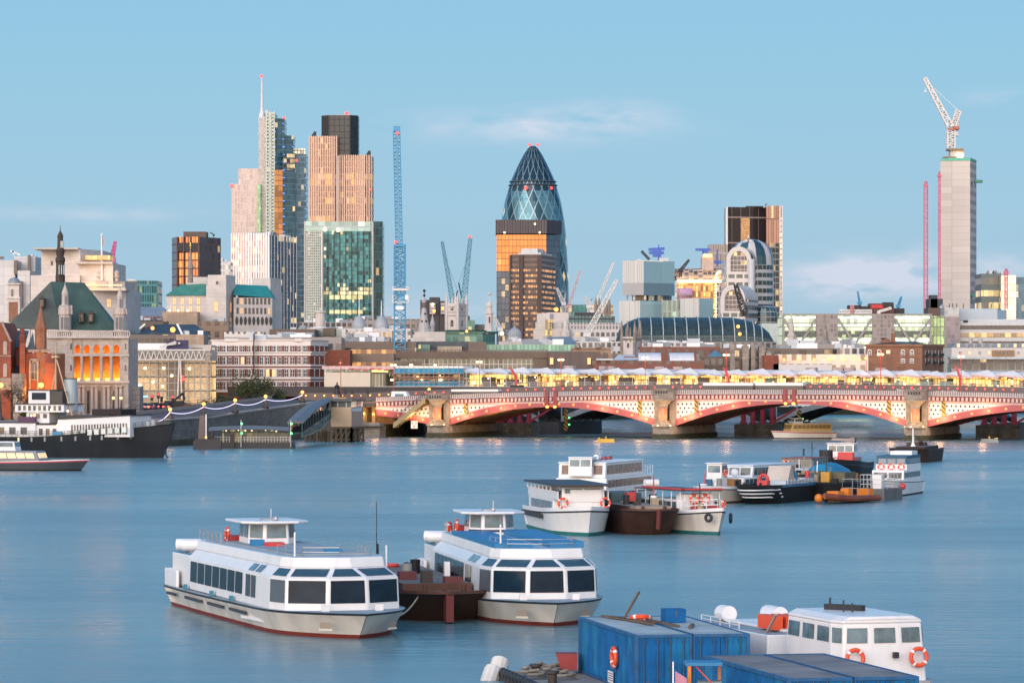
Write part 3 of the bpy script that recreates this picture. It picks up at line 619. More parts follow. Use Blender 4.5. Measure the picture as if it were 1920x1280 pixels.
# --- pair of glass cubes on stilts
Y=1500;t=thing('office_block','pale blue glass cube raised on stilts above a lower glass block','building',(wx(1230,Y),Y,5))
P=rect(1168,1207,1268,Y,R(40));ribg=facade('ribbed_pale_glass',.95,16,.32,.04,(.62,.62,.60),(.50,.53,.52),0,metal=.1,rough=.35,gvar=.15,wob=.01);flat=facade('flat_blue_glass',13,8.6,.012,.025,(.30,.44,.47),(.36,.54,.57),.07,(1,.8,.45),.9,metal=.25,rough=.25,gvar=.12,wob=.008)
mb=MB();mb.prism(P,wz(530,Y),wz(488,Y),0,1);mb.m[0]=2;mb.build('upper_cube',[ribg,LEAD,flat],t)
mb=MB();mb.prism(P,wz(553,Y),wz(530,Y),0,0);mb.m[0]=1;mb.build('soffit_band',[mat('grey_band',(.36,.37,.38),.4,var=.05),mat('blue_grey_band',(.20,.29,.33),.35,.3,var=.05)],t)
mb=MB()
for q,dy in((1177,10),(1190,4),(1210,1),(1225,6),(1243,12),(1258,18)):mb.cut();mb.tube([(wx(q,Y),Y+dy+1,wz(562,Y)),(wx(q,Y),Y+dy+1,wz(552,Y))],.5,6)
mb.build('stilt',WHITE_ST,t)
stack(t,'recessed_floor',rect(1186,1212,1262,Y+6,R(40)),552,Y,facade('recess_glass',2,6,.1,.1,(.35,.35,.33),(.14,.16,.16),.1,(1,.8,.5),.6),ybot=563)
P2=rect(1162,1200,1242,Y-4,R(40));mb=MB();mb.prism(P2,6,wz(564,Y),0,1);mb.m[0]=2;mb.build('lower_block',[ribg,LEAD,flat],t)
P3=rect(1276,1311,1339,Y-2,R(42));mb=MB();mb.prism(P3,6,wz(559,Y),0,1);mb.m[0]=2;mb.build('lower_block',[ribg,LEAD,flat],t)
stack(t,'link_block',front(1240,1280,Y+8,12),562,Y,facade('link_glass',1.9,20,.3,.02,(.36,.42,.40),(.09,.17,.17),.12,(.8,1,.5),.35,metal=.3,seed=81))
mb=MB();mb.box(wx(1211.5,Y),wx(1218.5,Y),Y+2.2,Y+6,wz(593,Y),wz(567,Y));mb.cut();mb.box(wx(1223.5,Y),wx(1231,Y),Y+12.4,Y+16,wz(579,Y),wz(569,Y));mb.build('lit_window',lamp('pale_yellow_window',(1,.82,.42),1.15),t)
mb=MB();mb.box(wx(1196,Y),wx(1205,Y),Y+20,Y+25,wz(488,Y),wz(483,Y));mb.box(wx(1238,Y),wx(1258,Y),Y+22,Y+30,wz(488,Y),wz(480,Y));mb.box(wx(1204,Y),wx(1246,Y),Y+18,Y+24,wz(488,Y),wz(486.5,Y));mb.build('roof_plant',PALEG,t)
mb=MB();mb.lattice(at(1218,487,Y+20),at(1203,471,Y+20),.8,6,.2);mb.build('roof_davit',DARK,t)
mb=MB();mb.bar(at(1216,468,Y+22),at(1246,466,Y+22),1.2);mb.bar(at(1217,474,Y+22),at(1245,474,Y+22),1.1);mb.box(wx(1228,Y),wx(1244,Y),Y+21,Y+25,wz(478,Y),wz(464,Y));mb.bar(at(1235,488,Y+22),at(1235,458,Y+22),.4);mb.build('maintenance_crane',mat('bright_blue_steel',(.02,.10,.45),.4),t)
# --- concrete core with crane
Y=2300;t=thing('concrete_core','bare grey concrete tower core under construction topped by crane','tower',(wx(1800,Y),Y,5))
P=rect(1765,1819,1841,Y,R(15))
def board_mat():
 m=facade('board_marked_concrete',18.5,4.1,.02,.05,(.40,.38,.36),(.54,.51,.48),0,metal=0,rough=.85,gvar=.10,wob=0);return m
mb=MB();mb.prism(P,6,wz(301,Y),0,1);mb.m[0]=2;mb.build('core_wall',[board_mat(),CONC,facade('slotted_concrete',3.3,5.6,.62,.48,(.56,.54,.53),(.07,.065,.075),.015,(.6,1,.3),.7,metal=0,rough=.8,seed=91,wob=0)],t)
mb=MB();mb.prism(grow(rect(1766,1819,1840,Y,R(15)),.3),wz(301,Y),wz(296,Y));mb.build('edge_netting',mat('green_netting',(.10,.45,.33),.6),t)
mb=MB();mb.box(wx(1829,Y),wx(1843.5,Y),Y+2,Y+8,wz(342,Y),wz(337,Y));mb.box(wx(1822,Y),wx(1838,Y),Y+1,Y+6,wz(556,Y),wz(551,Y));mb.build('climbing_platform',mat('green_platform',(.04,.22,.15),.6),t)
stack(t,'lift_shaft',front(1782,1808,Y+5,10),277,Y,CONC,ybot=300);mb=MB();mb.box(wx(1772,Y),wx(1809,Y),Y+3,Y+16,wz(296,Y),wz(293,Y));mb.box(wx(1778,Y),wx(1808,Y),Y+3,Y+14,wz(281,Y),wz(278,Y));mb.build('scaffold_deck',mat('timber_deck',(.24,.2,.14),.8),t)
beacon(t,1797,291,Y+3,1.6,WHL,'work_lamp');beacon(t,1803,292,Y+3,1.4,WHL,'work_lamp')
def crane_parts(t,mats):
 pass
t=thing('tower_crane','white luffing crane standing on top of the concrete core','crane',at(1783,277,Y+8))
mb=MB();mb.lattice(at(1783,278,Y+8),at(1783,243,Y+8),4.4,5,.6);mb.build('mast',WHITE_ST,t)
mb=MB();mb.lattice(at(1783,240,Y+8),at(1734,147,Y+8),3.4,11,.55,0,1.8);mb.build('jib',WHITE_ST,t)
mb=MB();mb.lattice(at(1786,240,Y+8),at(1797,208,Y+8),3,6,.45);mb.bar(at(1797,208,Y+8),at(1797,240,Y+8),.5);mb.build('a_frame',WHITE_ST,t)
mb=MB();mb.box(wx(1779,Y),wx(1800,Y),Y+5,Y+11,wz(243,Y),wz(239,Y));mb.box(wx(1790,Y),wx(1801,Y),Y+4,Y+11,wz(241,Y),wz(236,Y));mb.build('machinery_deck',mat('rust_red_steel',(.42,.16,.12),.6),t);mb=MB();mb.box(wx(1794,Y),wx(1799,Y),Y+5,Y+11,wz(254,Y),wz(246,Y));mb.build('counterweight',PALEG,t)
mb=MB();mb.bar(at(1797,208,Y+8),at(1752,166,Y+8),.3);mb.bar(at(1735,148,Y+8),at(1735,170,Y+8),.2);mb.bar(at(1735,169,Y+8),at(1735,173,Y+8),1.2);mb.build('cables',WHITE_ST,t)
# --- far right blocks
Y=2200;t=thing('office_block','dark banded office block with lit floors beside the concrete core','building',(wx(1860,Y),Y,5));stack(t,'wall',front(1840,1878,Y,30),513,Y,facade('grey_green_band',3,7.2,.06,.5,(.10,.13,.13),(.06,.08,.08),.7,(1,.66,.24),1.1,metal=.2,seed=95,zlit=(8,wz(536,Y))))
roof_plant(t,front(1840,1878,Y,30),wz(513,Y),5,3,[LEAD,PALEG])
t=thing('office_block','cream glass block with blue side at the far right','building',(wx(1895,Y),Y,5));stack(t,'wall',front(1877,1905,Y-8,20),517,Y,facade('cream_mirror_glass',2.6,4,.05,.1,(.5,.46,.38),(.56,.52,.42),.06,metal=.6,seed=96));stack(t,'side_wall',slant(1904,1925,Y-8,R(30),20),520,Y,facade('blue_mirror_side',2.2,4,.06,.1,(.2,.26,.3),(.2,.34,.42),.06,(1,.7,.4),.8,metal=.6,seed=97));roof_plant(t,front(1877,1905,Y-8,20),wz(517,Y),3,2.5,[PALEG])
# ================================================================ the left: stone, brick and copper
def wall_line(mb,a,b,z0,z1,m=0):
 mb.face([(a[0],a[1],z0),(b[0],b[1],z0),(b[0],b[1],z1),(a[0],a[1],z1)],m)
def dome_turret(t,px,Y,prof,mats,name='turret',n=10,sub=None):
 mb=MB();mb.lathe((wx(px,Y),Y,0),[(r*Y/FP,wz(py,Y))for r,py in prof],n,0,False);return mb.build(name,mats,t)
# --- big white stone office with lit cornices
Y=1000;t=thing('stone_office','large white stone office with lit cornices and a flagpole','building',(wx(140,Y),Y,5))
stack(t,'upper_block',[(wx(65,Y),Y+14),(wx(144,Y),Y+8),(wx(178,Y),Y+20),(wx(178,Y),Y+44),(wx(65,Y),Y+44)],465,Y,STONE_W,STONE)
stack(t,'middle_block',[(wx(143,Y),Y+6),(wx(209,Y),Y+4),(wx(214,Y),Y+30),(wx(143,Y),Y+30)],492,Y,STONE_W,STONE)
stack(t,'front_block',[(wx(144,Y),Y+2),(wx(178,Y),Y),(wx(232,Y),Y+5),(wx(236,Y),Y+40),(wx(144,Y),Y+40)],541,Y,STONE_W,STONE)
stack(t,'attic',[(wx(150,Y),Y+4),(wx(178,Y),Y+2),(wx(229,Y),Y+7),(wx(229,Y),Y+34),(wx(150,Y),Y+34)],526,Y,STONE,STONE,ybot=541)
stack(t,'side_wing',[(wx(52,Y),Y+6),(wx(146,Y),Y+4),(wx(146,Y),Y+40),(wx(52,Y),Y+40)],515,Y,STONE_W,STONE)
mb=MB()
for(x0,x1,y0,y1,dy)in((141,211,490,494,3),(139,236,540,545,-1.5),(63,146,463,466,6)):mb.prism(front(x0,x1,Y+dy,12),wz(y1,Y),wz(y0,Y))
mb.build('cornice',STONE,t)
stack(t,'lit_attic',front(160,206,Y+3.2,10),478,Y,facade('glowing_attic_stone',1.4,4,.12,.1,(.5,.4,.3),(.6,.42,.22),1,(1,.58,.18),.75,metal=0,rough=.6),ybot=486)  # attic stone glows by itself in place of light falling on it
mb=MB()
for k in range(14):mb.box(wx(152+k*5.5,Y),wx(155.5+k*5.5,Y),Y+.8,Y+1.8,wz(535,Y),wz(533.5,Y))
mb.build('cornice_lamps',lamp('cornice_glow',(1,.55,.18),3),t)
for q in(183.5,215):mb=MB();mb.lathe((wx(q,Y),Y+5,0),[(.5,wz(526,Y)),(.5,wz(521,Y)),(1,wz(518,Y)),(.6,wz(515,Y)),(.9,wz(510,Y)),(.1,wz(505,Y))],10);mb.build('urn',STONE,t)
mb=MB();mb.tube([at(191,526,Y+4),at(190.5,437,Y+4)],.32,6,0,.15);mb.build('flagpole',WHITE,t)
mb=MB();g=[[at(191+q,441+yy+q*.7,Y+4+math.sin(q)*.3)for q in(0,1.5,3,4.5)]for yy in(0,19)]
for k in range(3):mb.face([g[0][k],g[1][k],g[1][k+1],g[0][k+1]])
mb.build('flag',mat('pale_flag',(.45,.42,.42),.8),t)
wing_windows(t,(wx(178,Y),Y),(wx(232,Y),Y+5),wz(576,Y),1,1,1.3,2.4,5,WINS,.2,.7,lit=1);wing_windows(t,(wx(178,Y),Y),(wx(232,Y),Y+5),wz(610,Y),1,1,1.3,2.4,5,WINS,.2,.7)
wing_windows(t,(wx(65,Y),Y+14),(wx(144,Y),Y+8),wz(495,Y),1,1,.8,1.2,3,WINS,.2,.35)
for q in((160,533),(185,533),(210,533)):light(at(q[0],q[1]-3,Y-2.5),WARM,500)
# --- pale modern office at the left edge
Y=1030;t=thing('office_block','pale grey modern office with dark window slots at left edge','building',(wx(20,Y),Y,5))
pg=facade('pale_modern_panels',3.2,2.6,.03,.05,(.42,.43,.45),(.56,.56,.57),0,metal=0,rough=.5,gvar=.1,wob=0)
stack(t,'wall',front(-30,28,Y,30),488,Y,pg);stack(t,'wall',front(26,66,Y+12,20),478,Y,pg);stack(t,'wall',front(33,56,Y-4,16),508,Y,pg)
mb=MB();mb.box(wx(27,Y),wx(33,Y),Y-1,Y+2,wz(514,Y),wz(488,Y));mb.box(wx(41,Y),wx(47,Y),Y-6,Y-3,wz(577,Y),wz(528,Y));mb.box(wx(-20,Y),wx(8,Y),Y-.6,Y,wz(486,Y),wz(481,Y));mb.box(wx(43,Y),wx(47.5,Y),Y+10,Y+13,wz(505,Y),wz(476,Y));mb.build('dark_glazing',GLASS_D,t)
mb=MB();mb.bar(at(20,470,Y+5),at(38,478,Y+5),.4);mb.bar(at(26,478,Y+5),at(24,470,Y+5),.4);mb.box(wx(46,Y),wx(49,Y),Y+14,Y+16,wz(478,Y),wz(474,Y));mb.build('roof_aerial',STEEL,t)
# --- small church tower with brown panels
Y=900;t=thing('church_tower','slim white church tower with brown brick panels beside green roof','church tower',(wx(25,Y),Y,5))
mb=MB();mb.box(wx(13,Y),wx(37,Y),Y,Y+3,5,wz(558,Y));mb.box(wx(14.5,Y),wx(35.5,Y),Y+.2,Y+2.8,wz(558,Y),wz(532,Y));mb.prism(front(12,38,Y-.3,3.6),wz(533.5,Y),wz(531,Y));mb.prism(front(12,38,Y-.3,3.6),wz(560,Y),wz(557,Y))
mb.lathe((wx(25,Y),Y+1.5,0),[(1.5,wz(531,Y)),(1.4,wz(526,Y)),(.9,wz(521.5,Y)),(.2,wz(520,Y))],10,1);mb.build('tower_stone',[STONE_W,LEAD],t)
mb=MB();mb.box(wx(16.5,Y),wx(33.5,Y),Y-.12,Y+1,wz(604,Y),wz(566,Y));mb.build('brick_panel',BRICK_B,t);wing_windows(t,(wx(14,Y),Y+.2),(wx(36,Y),Y+.2),wz(556,Y),1,1,.55,1.6,3,WINS,.25,.55,arch=True);wing_windows(t,(wx(14,Y),Y-.2),(wx(36,Y),Y-.2),wz(602,Y),1,1,.5,1.2,3,WINS,.2,.55,arch=True)
# --- old school: green hipped roof, lantern spire, turrets, orange lit loggia
Y=800;t=thing('old_school','old stone school with green hipped roof and orange lit loggia','building',(wx(170,Y),Y,5))
u=Y/FP
def arch_piece(mb,x0,x1,cx_,r,zs,zt,y,m=0,N=8):
 """wall between a round arch (spring zs, radius r) and its square surround up to zt"""
 L=[(cx_-r*math.cos(math.pi*i/N),zs+r*math.sin(math.pi*i/N))for i in range(N+1)]
 for i in range(N):
  a,b=L[i],L[i+1];xa=x0 if i==0 else a[0];xb=x1 if i==N-1 else b[0]
  mb.face([(a[0],y,a[1]),(b[0],y,b[1]),(b[0],y,zt),(a[0],y,zt)],m)
 mb.face([(x0,y,zs),(cx_-r,y,zs),(cx_-r,y,zt),(x0,y,zt)],m);mb.face([(cx_+r,y,zs),(x1,y,zs),(x1,y,zt),(cx_+r,y,zt)],m)
 for i in range(N):a,b=L[i],L[i+1];mb.face([(a[0],y,a[1]),(a[0],y+2.2,a[1]),(b[0],y+2.2,b[1]),(b[0],y,b[1])],m)
bays=[145,162.5,181,199.5,218];bw=9.25;ow=6.0
mb=MB();zt,zb_=wz(634,Y),wz(713,Y)
# front plane of the five bays: upper arches and lower openings
for b in bays:
 x0,x1,c=wx(b-bw,Y),wx(b+bw,Y),wx(b,Y)
 arch_piece(mb,x0,x1,c,5.6*u,wz(652,Y),zt,Y)
 for q0,q1 in((b-bw,b-5.6),(b+5.6,b+bw)):mb.box(wx(q0,Y),wx(q1,Y),Y,Y+2.2,wz(662,Y),wz(652,Y))
 mb.box(x0,x1,Y,Y+2.2,wz(668,Y),wz(662,Y))
 for q0,q1 in((b-bw,b-ow),(b+ow,b+bw)):mb.box(wx(q0,Y),wx(q1,Y),Y+.25,Y+2.2,zb_,wz(668,Y))
mb.box(wx(88,Y),wx(bays[0]-bw,Y),Y-.3,Y+20,5,zt);mb.box(wx(bays[-1]+bw,Y),wx(241,Y),Y-.3,Y+20,5,zt)
mb.box(wx(bays[0]-bw,Y),wx(bays[-1]+bw,Y),Y,Y+20,5,zb_)
mk=MB();mk.box(wx(bays[0]-bw,Y),wx(bays[-1]+bw,Y),Y+2.8,Y+20,zb_,zt);mk.build('loggia_back_wall',mat('loggia_wall_lamp_glow',(.46,.24,.07),.8,var=.2),t)  # stone wall with the orange lamplight painted into its colour
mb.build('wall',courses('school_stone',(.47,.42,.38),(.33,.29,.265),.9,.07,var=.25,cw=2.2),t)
mb=MB()
for(x0,x1,y0,y1,d)in((86,243,630,634,.9),(134,243,664,667.5,.55),(134,243,713,718,.7),(88,243,663.5,666,.4)):mb.box(wx(x0,Y),wx(x1,Y),Y-d,Y,wz(y1,Y),wz(y0,Y))
mb.build('cornice',STONE,t)
mb=MB()
for k in range(39):mb.box(wx(90+k*4,Y),wx(92+k*4,Y),Y-.2,Y+.3,wz(630,Y),wz(621.5,Y))
mb.box(wx(88,Y),wx(242,Y),Y-.35,Y+.4,wz(622,Y),wz(619.5,Y));mb.build('balustrade',STONE,t)
colm=mat('column_stone',(.46,.40,.37),.7,var=.12)
def column(px,y0,y1,r,dy,name='column'):
 mb=MB();mb.lathe((wx(px,Y),Y+dy,0),[(r*1.5,wz(y0,Y)),(r*1.5,wz(y0-2,Y)),(r,wz(y0-3.5,Y)),(r*.85,wz(y1+6,Y)),(r*1.35,wz(y1+3,Y)),(r*1.4,wz(y1,Y))],10);return mb.build(name,colm,t)
for b in bays+[236.5]:
 for q in(-7.6,):column(b+q-1.7 if b<230 else 227.5,713,667.5,.30,-.1)
for k,b in enumerate([149,157,173,181,196,204,219,227]):column(b,778,722,.42,-.75)
wing_windows(t,(wx(138,Y),Y),(wx(238,Y),Y),wz(776,Y),1,5,1.2,5.2,3,WINS,.06,.86,recess=.08)
for q in(107,122):wing_windows(t,(wx(q-4,Y),Y-.3),(wx(q+4,Y),Y-.3),wz(676 if q<110 else 712,Y),1,1,.55,.7,3,WINS,.2,.8)
wing_windows(t,(wx(130,Y),Y-.3),(wx(137,Y),Y-.3),wz(655,Y),2,1,.35,1.3,-4.6,WINS,.2,.8);wing_windows(t,(wx(230,Y),Y-.3),(wx(241,Y),Y-.3),wz(655,Y),2,1,.35,1.3,-4.6,WINS,.2,.8)
for b in bays:  # uplights in each bay
 mb=MB();mb.box(wx(b-3.6,Y),wx(b+3.6,Y),Y+1.6,Y+2.0,zb_+.02,zb_+.45);mb.build('uplight',lamp('amber_uplight',(1,.42,.04),9),t)
 light(Vector((wx(b,Y),Y+1.7,zb_+1.0)),(1,.28,.008),1300,.35);light(Vector((wx(b,Y),Y+1.6,wz(666,Y)+.6)),(1,.22,.01),260,.3)
for q in(150,182,214):light(at(q,722,Y-5),(1,.45,.12),150,.6)  # unseen lights added to wash the front orange
# roof
rz=lambda p:wz(p,Y)
roofm=mat('dull_green_roof',(.045,.085,.07),.6,var=.35,scale=.25,streak=True)
e=[(wx(8,Y),Y+2,rz(614)),(wx(217,Y),Y+2,rz(620)),(wx(205,Y),Y+26,rz(617)),(wx(16,Y),Y+26,rz(614))];r1,r2=(wx(85,Y),Y+13,rz(525)),(wx(145,Y),Y+13,rz(527));k1=(wx(112,Y),Y+2,rz(618))
mb=MB();mb.face([e[0],k1,(wx(84,Y),Y+10,rz(526)),r1],1);mb.face([k1,e[1],r2,(wx(84,Y),Y+10,rz(526))]);mb.face([e[1],e[2],r2]);mb.face([e[2],e[3],r1,r2]);mb.face([e[3],e[0],r1]);mb.build('roof',[roofm,mat('grey_green_roof',(.075,.09,.08),.7,var=.3,scale=.3)],t)
for q in(74,150,168):
 mb=MB();zz=(575,603,602)[0 if q<80 else 1];yy=Y+(3.5 if q<80 else 2.2)
 mb.box(wx(q-4.5,Y),wx(q+4.5,Y),yy,yy+4,rz(zz),rz(zz-17));mb.face([(wx(q-5.5,Y),yy-.3,rz(zz-16)),(wx(q+5.5,Y),yy-.3,rz(zz-16)),(wx(q,Y),yy+3,rz(zz-23))]);mb.box(wx(q-2.5,Y),wx(q+2.5,Y),yy-.1,yy,rz(zz-2),rz(zz-13),1);mb.build('dormer',[mat('dormer_brown',(.09,.065,.045),.7),GLASS_D],t)
dome_turret(t,113,Y+13,[(9,530),(9,518),(8.2,514),(8.2,492),(9.5,489),(9,484),(6.5,481),(8,473),(9,470),(6.5,466),(5.5,463),(5.2,446),(5.8,444),(5,440),(2.5,436),(.8,432),(.3,422)],DARKB,'lantern_spire',8)
mb=MB()
for q in(108.5,113,117.5):mb.box(wx(q-1.1,Y+9),wx(q+1.1,Y+9),Y+11.2,Y+12.1,rz(512),rz(494))
mb.box(wx(110,Y+9),wx(116,Y+9),Y+12,Y+12.6,rz(461),rz(448));mb.build('lantern_opening',mat('pale_opening',(.30,.36,.38),.4),t)
for px,y0 in((122,628),(225,628)):
 o=0 if px<200 else 6
 dome_turret(t,px,Y+1.5,[(13.5,634),(13.5,621),(11.5,619),(11.5,592),(13.5,589),(13,576+o*.3),(9.5,574+o),(6.5,571+o),(6.2,552+o),(6.8,550+o),(5.2,545+o),(2.4,538+o),(.8,534+o),(.3,527+o)],colm,'turret',8)
 mb=MB()
 for a in range(8):
  an=math.pi/8+a*math.pi/4;mb.bar((wx(px,Y)+math.cos(an)*1.42,Y+1.5+math.sin(an)*1.42,rz(589)),(wx(px,Y)+math.cos(an)*1.3,Y+1.5+math.sin(an)*1.3,rz(572+o)),.3)
 mb.build('pinnacle_ring',colm,t)
 mb=MB()
 for q in(-6.5,0,6.5):mb.cut();mb.box(wx(px+q-2,Y),wx(px+q+2,Y),Y+.1,Y+.22,rz(617),rz(594))
 mb.cut();mb.box(wx(px-1.5,Y),wx(px+1.5,Y),Y+.55,Y+.78,rz(570+o),rz(554+o));mb.build('turret_opening',mat('turret_opening_shade',(.10,.13,.15),.4),t)  # solid boxes in a shade colour stand for the turret openings
# --- red brick gothic hall, lit orange from below
Y=765;t=thing('brick_hall','red brick gothic hall with octagonal turret lit orange from below','building',(wx(55,Y),Y,5));rz=lambda p:wz(p,Y)
mb=MB();mb.box(wx(35,Y),wx(100,Y),Y+2,Y+20,5,rz(662));mb.box(wx(-60,Y),wx(20,Y),Y,Y+20,5,rz(640));mb.box(wx(18,Y),wx(38,Y),Y+8,Y+20,5,rz(650))
mb.face([(wx(-26,Y),Y,rz(640)),(wx(20,Y),Y,rz(640)),(wx(3,Y),Y,rz(604)),(wx(-10,Y),Y,rz(604))]);mb.face([(wx(20,Y),Y,rz(640)),(wx(20,Y),Y+20,rz(640)),(wx(3,Y),Y+20,rz(604)),(wx(3,Y),Y,rz(604))])
mb.box(wx(36,Y),wx(46,Y),Y+.8,Y+2,5,rz(642));mb.box(wx(84,Y),wx(102,Y),Y+.6,Y+4,5,rz(680));mb.build('wall',BRICK,t)
mb=MB();mb.box(wx(-60,Y),wx(21,Y),Y-.15,Y,rz(668),rz(666));mb.box(wx(-60,Y),wx(21,Y),Y-.15,Y,rz(713),rz(708));mb.box(wx(-60,Y),wx(21,Y),Y-.1,Y,rz(731),rz(713));mb.box(wx(50,Y),wx(92,Y),Y+1.6,Y+2,rz(660),rz(655));mb.box(wx(54,Y),wx(70,Y),Y+1.7,Y+2,rz(676),rz(672));mb.bar((wx(20.4,Y),Y-.1,rz(640)),(wx(3.4,Y),Y-.1,rz(603)),.45);mb.box(wx(53,Y),wx(56,Y),Y+1.2,Y+2,rz(735),rz(676));mb.box(wx(68,Y),wx(71,Y),Y+1.2,Y+2,rz(735),rz(676));mb.build('stone_trim',STONE_D,t)
wing_windows(t,(wx(-20,Y),Y),(wx(20,Y),Y),rz(664),2,2,.75,2.3,-4.6,[mat('cream_frame',(.55,.49,.43),.7),mat('pale_blind',(.30,.28,.27),.5),LITP],.1,.95,arch=True)
wing_windows(t,(wx(55,Y),Y+2),(wx(69,Y),Y+2),rz(712),1,1,1.2,3.4,3,WINS,.1,.9,arch=True);wing_windows(t,(wx(22,Y),Y+8),(wx(36,Y),Y+8),rz(676),1,2,.5,1.6,3,WINS,.2,.8,arch=True);wing_windows(t,(wx(76,Y),Y+2),(wx(86,Y),Y+2),rz(700),2,1,.25,1,3.2,WINS,.2,.8)
dome_turret(t,76.5,Y+3,[(12,735),(12,662),(13.5,660),(13.5,656),(11,654),(11,620),(12.5,617),(12.3,615),(7,598),(.8,574),(.3,570)],[BRICK_B],'turret',8)
dome_turret(t,42,Y+3,[(6,700),(6,642),(7,640),(7,632),(5,626),(4,618),(.5,614)],[BRICK],'turret',8)
mb=MB();mb.face([(wx(17,Y),Y+7,rz(650)),(wx(38,Y),Y+7,rz(650)),(wx(38,Y),Y+14,rz(618)),(wx(17,Y),Y+14,rz(618))]);mb.face([(wx(20,Y),Y+3,rz(709)),(wx(36,Y),Y+3,rz(709)),(wx(36,Y),Y+8,rz(692)),(wx(20,Y),Y+8,rz(684))]);mb.face([(wx(48,Y),Y+1.8,rz(655)),(wx(64,Y),Y+1.8,rz(655)),(wx(57,Y),Y+4,rz(622))]);mb.build('roof',SLATE,t)
for q,w in(((58,735,-3.0),1500),((84,728,-3.5),1700),((30,740,-4),600)):light(at(q[0],q[1],Y+q[2]),AMBER,w)
for q in(12,46,76):light(at(q,745,Y-7),AMBER,900)
# --- tan wall with green stair roof far left, garden wall
t=thing('stone_lodge','low lit stone lodge between brick hall and bare tree','building',at(30,760,Y-10));stack(t,'wall',front(22,42,Y-8,6),700,Y,STONE_D,ybot=790);light(at(34,760,Y-12),AMBER,90)
# --- white stone exchange with copper roofs
Y=1150;t=thing('stone_exchange','white stone block with green copper roofs and two blunt towers','building',(wx(410,Y),Y,5));rz=lambda p:wz(p,Y)
PT=rect(386,424,438,Y,R(12));stack(t,'tower',PT,534,Y,STONE_W,STONE);stack(t,'tower_cap',rect(389,424,437,Y+1.2,R(12)),515,Y,STONE_W,STONE,ybot=534)
LW=slant(312,388,Y+4,R(-6),22);stack(t,'west_wing',LW,553,Y,STONE_W,STONE)
def mono_roof(poly,y0,y1,m,inset=5,name='copper_roof'):
 top=[Vector(p)for p in poly];ax=(top[1]-top[0]).normalized();bk=(top[3]-top[0]).normalized()
 q=[tuple(top[0]+ax*inset*.9+bk*inset),tuple(top[1]-ax*inset*.1+bk*inset),tuple(top[2]-ax*inset*.1-bk*inset),tuple(top[3]+ax*inset*.9-bk*inset)]
 mb=MB();mb.prism(grow(poly,.5),wz(y0,Y),wz(y1,Y),0,0,q);return mb.build(name,m,t)
mono_roof(LW,553.4,531,COPPER)
RW=slant(438,508,Y+3,R(28),20);stack(t,'east_wing',RW,557,Y,STONE_W,STONE)
mb=MB();a,b=Vector(RW[0]),Vector(RW[1]);mb.face([(a.x,a.y-.4,rz(553)),(b.x,b.y-.4,rz(557)),(b.x-2.2,b.y+9,rz(533)),(a.x-.5,a.y+9,rz(531))]);mb.face([(b.x,b.y-.4,rz(557)),(b.x,b.y+20,rz(557)),(b.x-2.2,b.y+9,rz(533))]);mb.face([(b.x,b.y+20,rz(557)),(a.x,a.y+20,rz(557)),(a.x-.5,a.y+9,rz(531)),(b.x-2.2,b.y+9,rz(533))]);mb.build('copper_roof',mat('bright_copper_roof',(.03,.26,.23),.6,var=.2,scale=.3,streak=True),t)
PT2=rect(506,510,525,Y+28,R(12));stack(t,'tower',PT2,548,Y+28,STONE_W,STONE);stack(t,'tower_cap',rect(472,507,521,Y+26,R(12)),521,Y+26,STONE_W,STONE)
wing_windows(t,RW[0],RW[1],rz(570),2,9,.75,2.0,-3.0,WINS,.05,.97,lit=.15);wing_windows(t,LW[0],LW[1],rz(570),1,4,1.1,2,3,WINS,.1,.9,lit=.7);wing_windows(t,LW[0],LW[1],rz(585),1,4,1.1,2,3,WINS,.1,.9,lit=.7)
wing_windows(t,PT[3],PT[0],rz(584),1,1,1.3,3.2,3,WINS,.2,.8,lit=1);wing_windows(t,PT[0],PT[1],rz(585),1,1,1.3,3.2,3,WINS,.1,.8,lit=1);wing_windows(t,PT[0],PT[1],rz(603),1,1,1.0,1.4,3,WINS,.1,.8,lit=1);wing_windows(t,PT[3],PT[0],rz(533),1,1,.8,1,3,WINS,.4,.7)
a,b=Vector((*RW[0],0)),Vector((*RW[1],0));d=(b-a).normalized();n=Vector((d.y,-d.x,0));mb0=None
for k in range(9):
 p=a+(b-a)*(.08+.11*k)+n*.1
 if mb0 is None:mb=MB();mb.lathe((0,0,0),[(.62,-1.5),(.62,1.5)],12,0);mb=MB();mb.face([(.55*math.cos(math.pi*i/8),0,1.35*math.sin(math.pi*i/8))for i in range(16)]);mb0=mb.build('oval_window',PANE,t,local=True);o=mb0
 else:o=mb0.copy();COL.objects.link(o);o.parent=t
 o.rotation_euler=(0,0,math.atan2(d.y,d.x));o.location=p+Vector((0,0,rz(601)))-PLACE[t.name]
mb=MB();mb.box(*[v for p in(LW[0],)for v in(wx(345,Y),wx(388,Y))],Y+8,Y+20,rz(553),rz(518));mb.build('roof_tower',STONE_W,t)
stack(t,'lower_wing',front(304,370,Y-8,10),585,Y,courses('tan_stone',(.42,.32,.24),(.30,.23,.18),.9,.08,var=.25));
for q in(318,334,352):beacon(t,q,582,Y-8.5,.35,WHL,'wall_lamp')
t=thing('church_spire','small grey spire with a golden tip in front of brown tower','church spire',(wx(357,Y-30),Y-30,5));dome_turret(t,357,Y-30,[(5,530),(5,505),(6.5,503),(6,500),(4,494),(1.2,470),(.5,466)],STONE_D,'spire',8);mb=MB();mb.ball(at(357,462,Y-30),.45,6);mb.bar(at(357,466,Y-30),at(357,455,Y-30),.22);mb.build('finial',mat('gilded_finial',(.6,.4,.1),.3,.8),t)
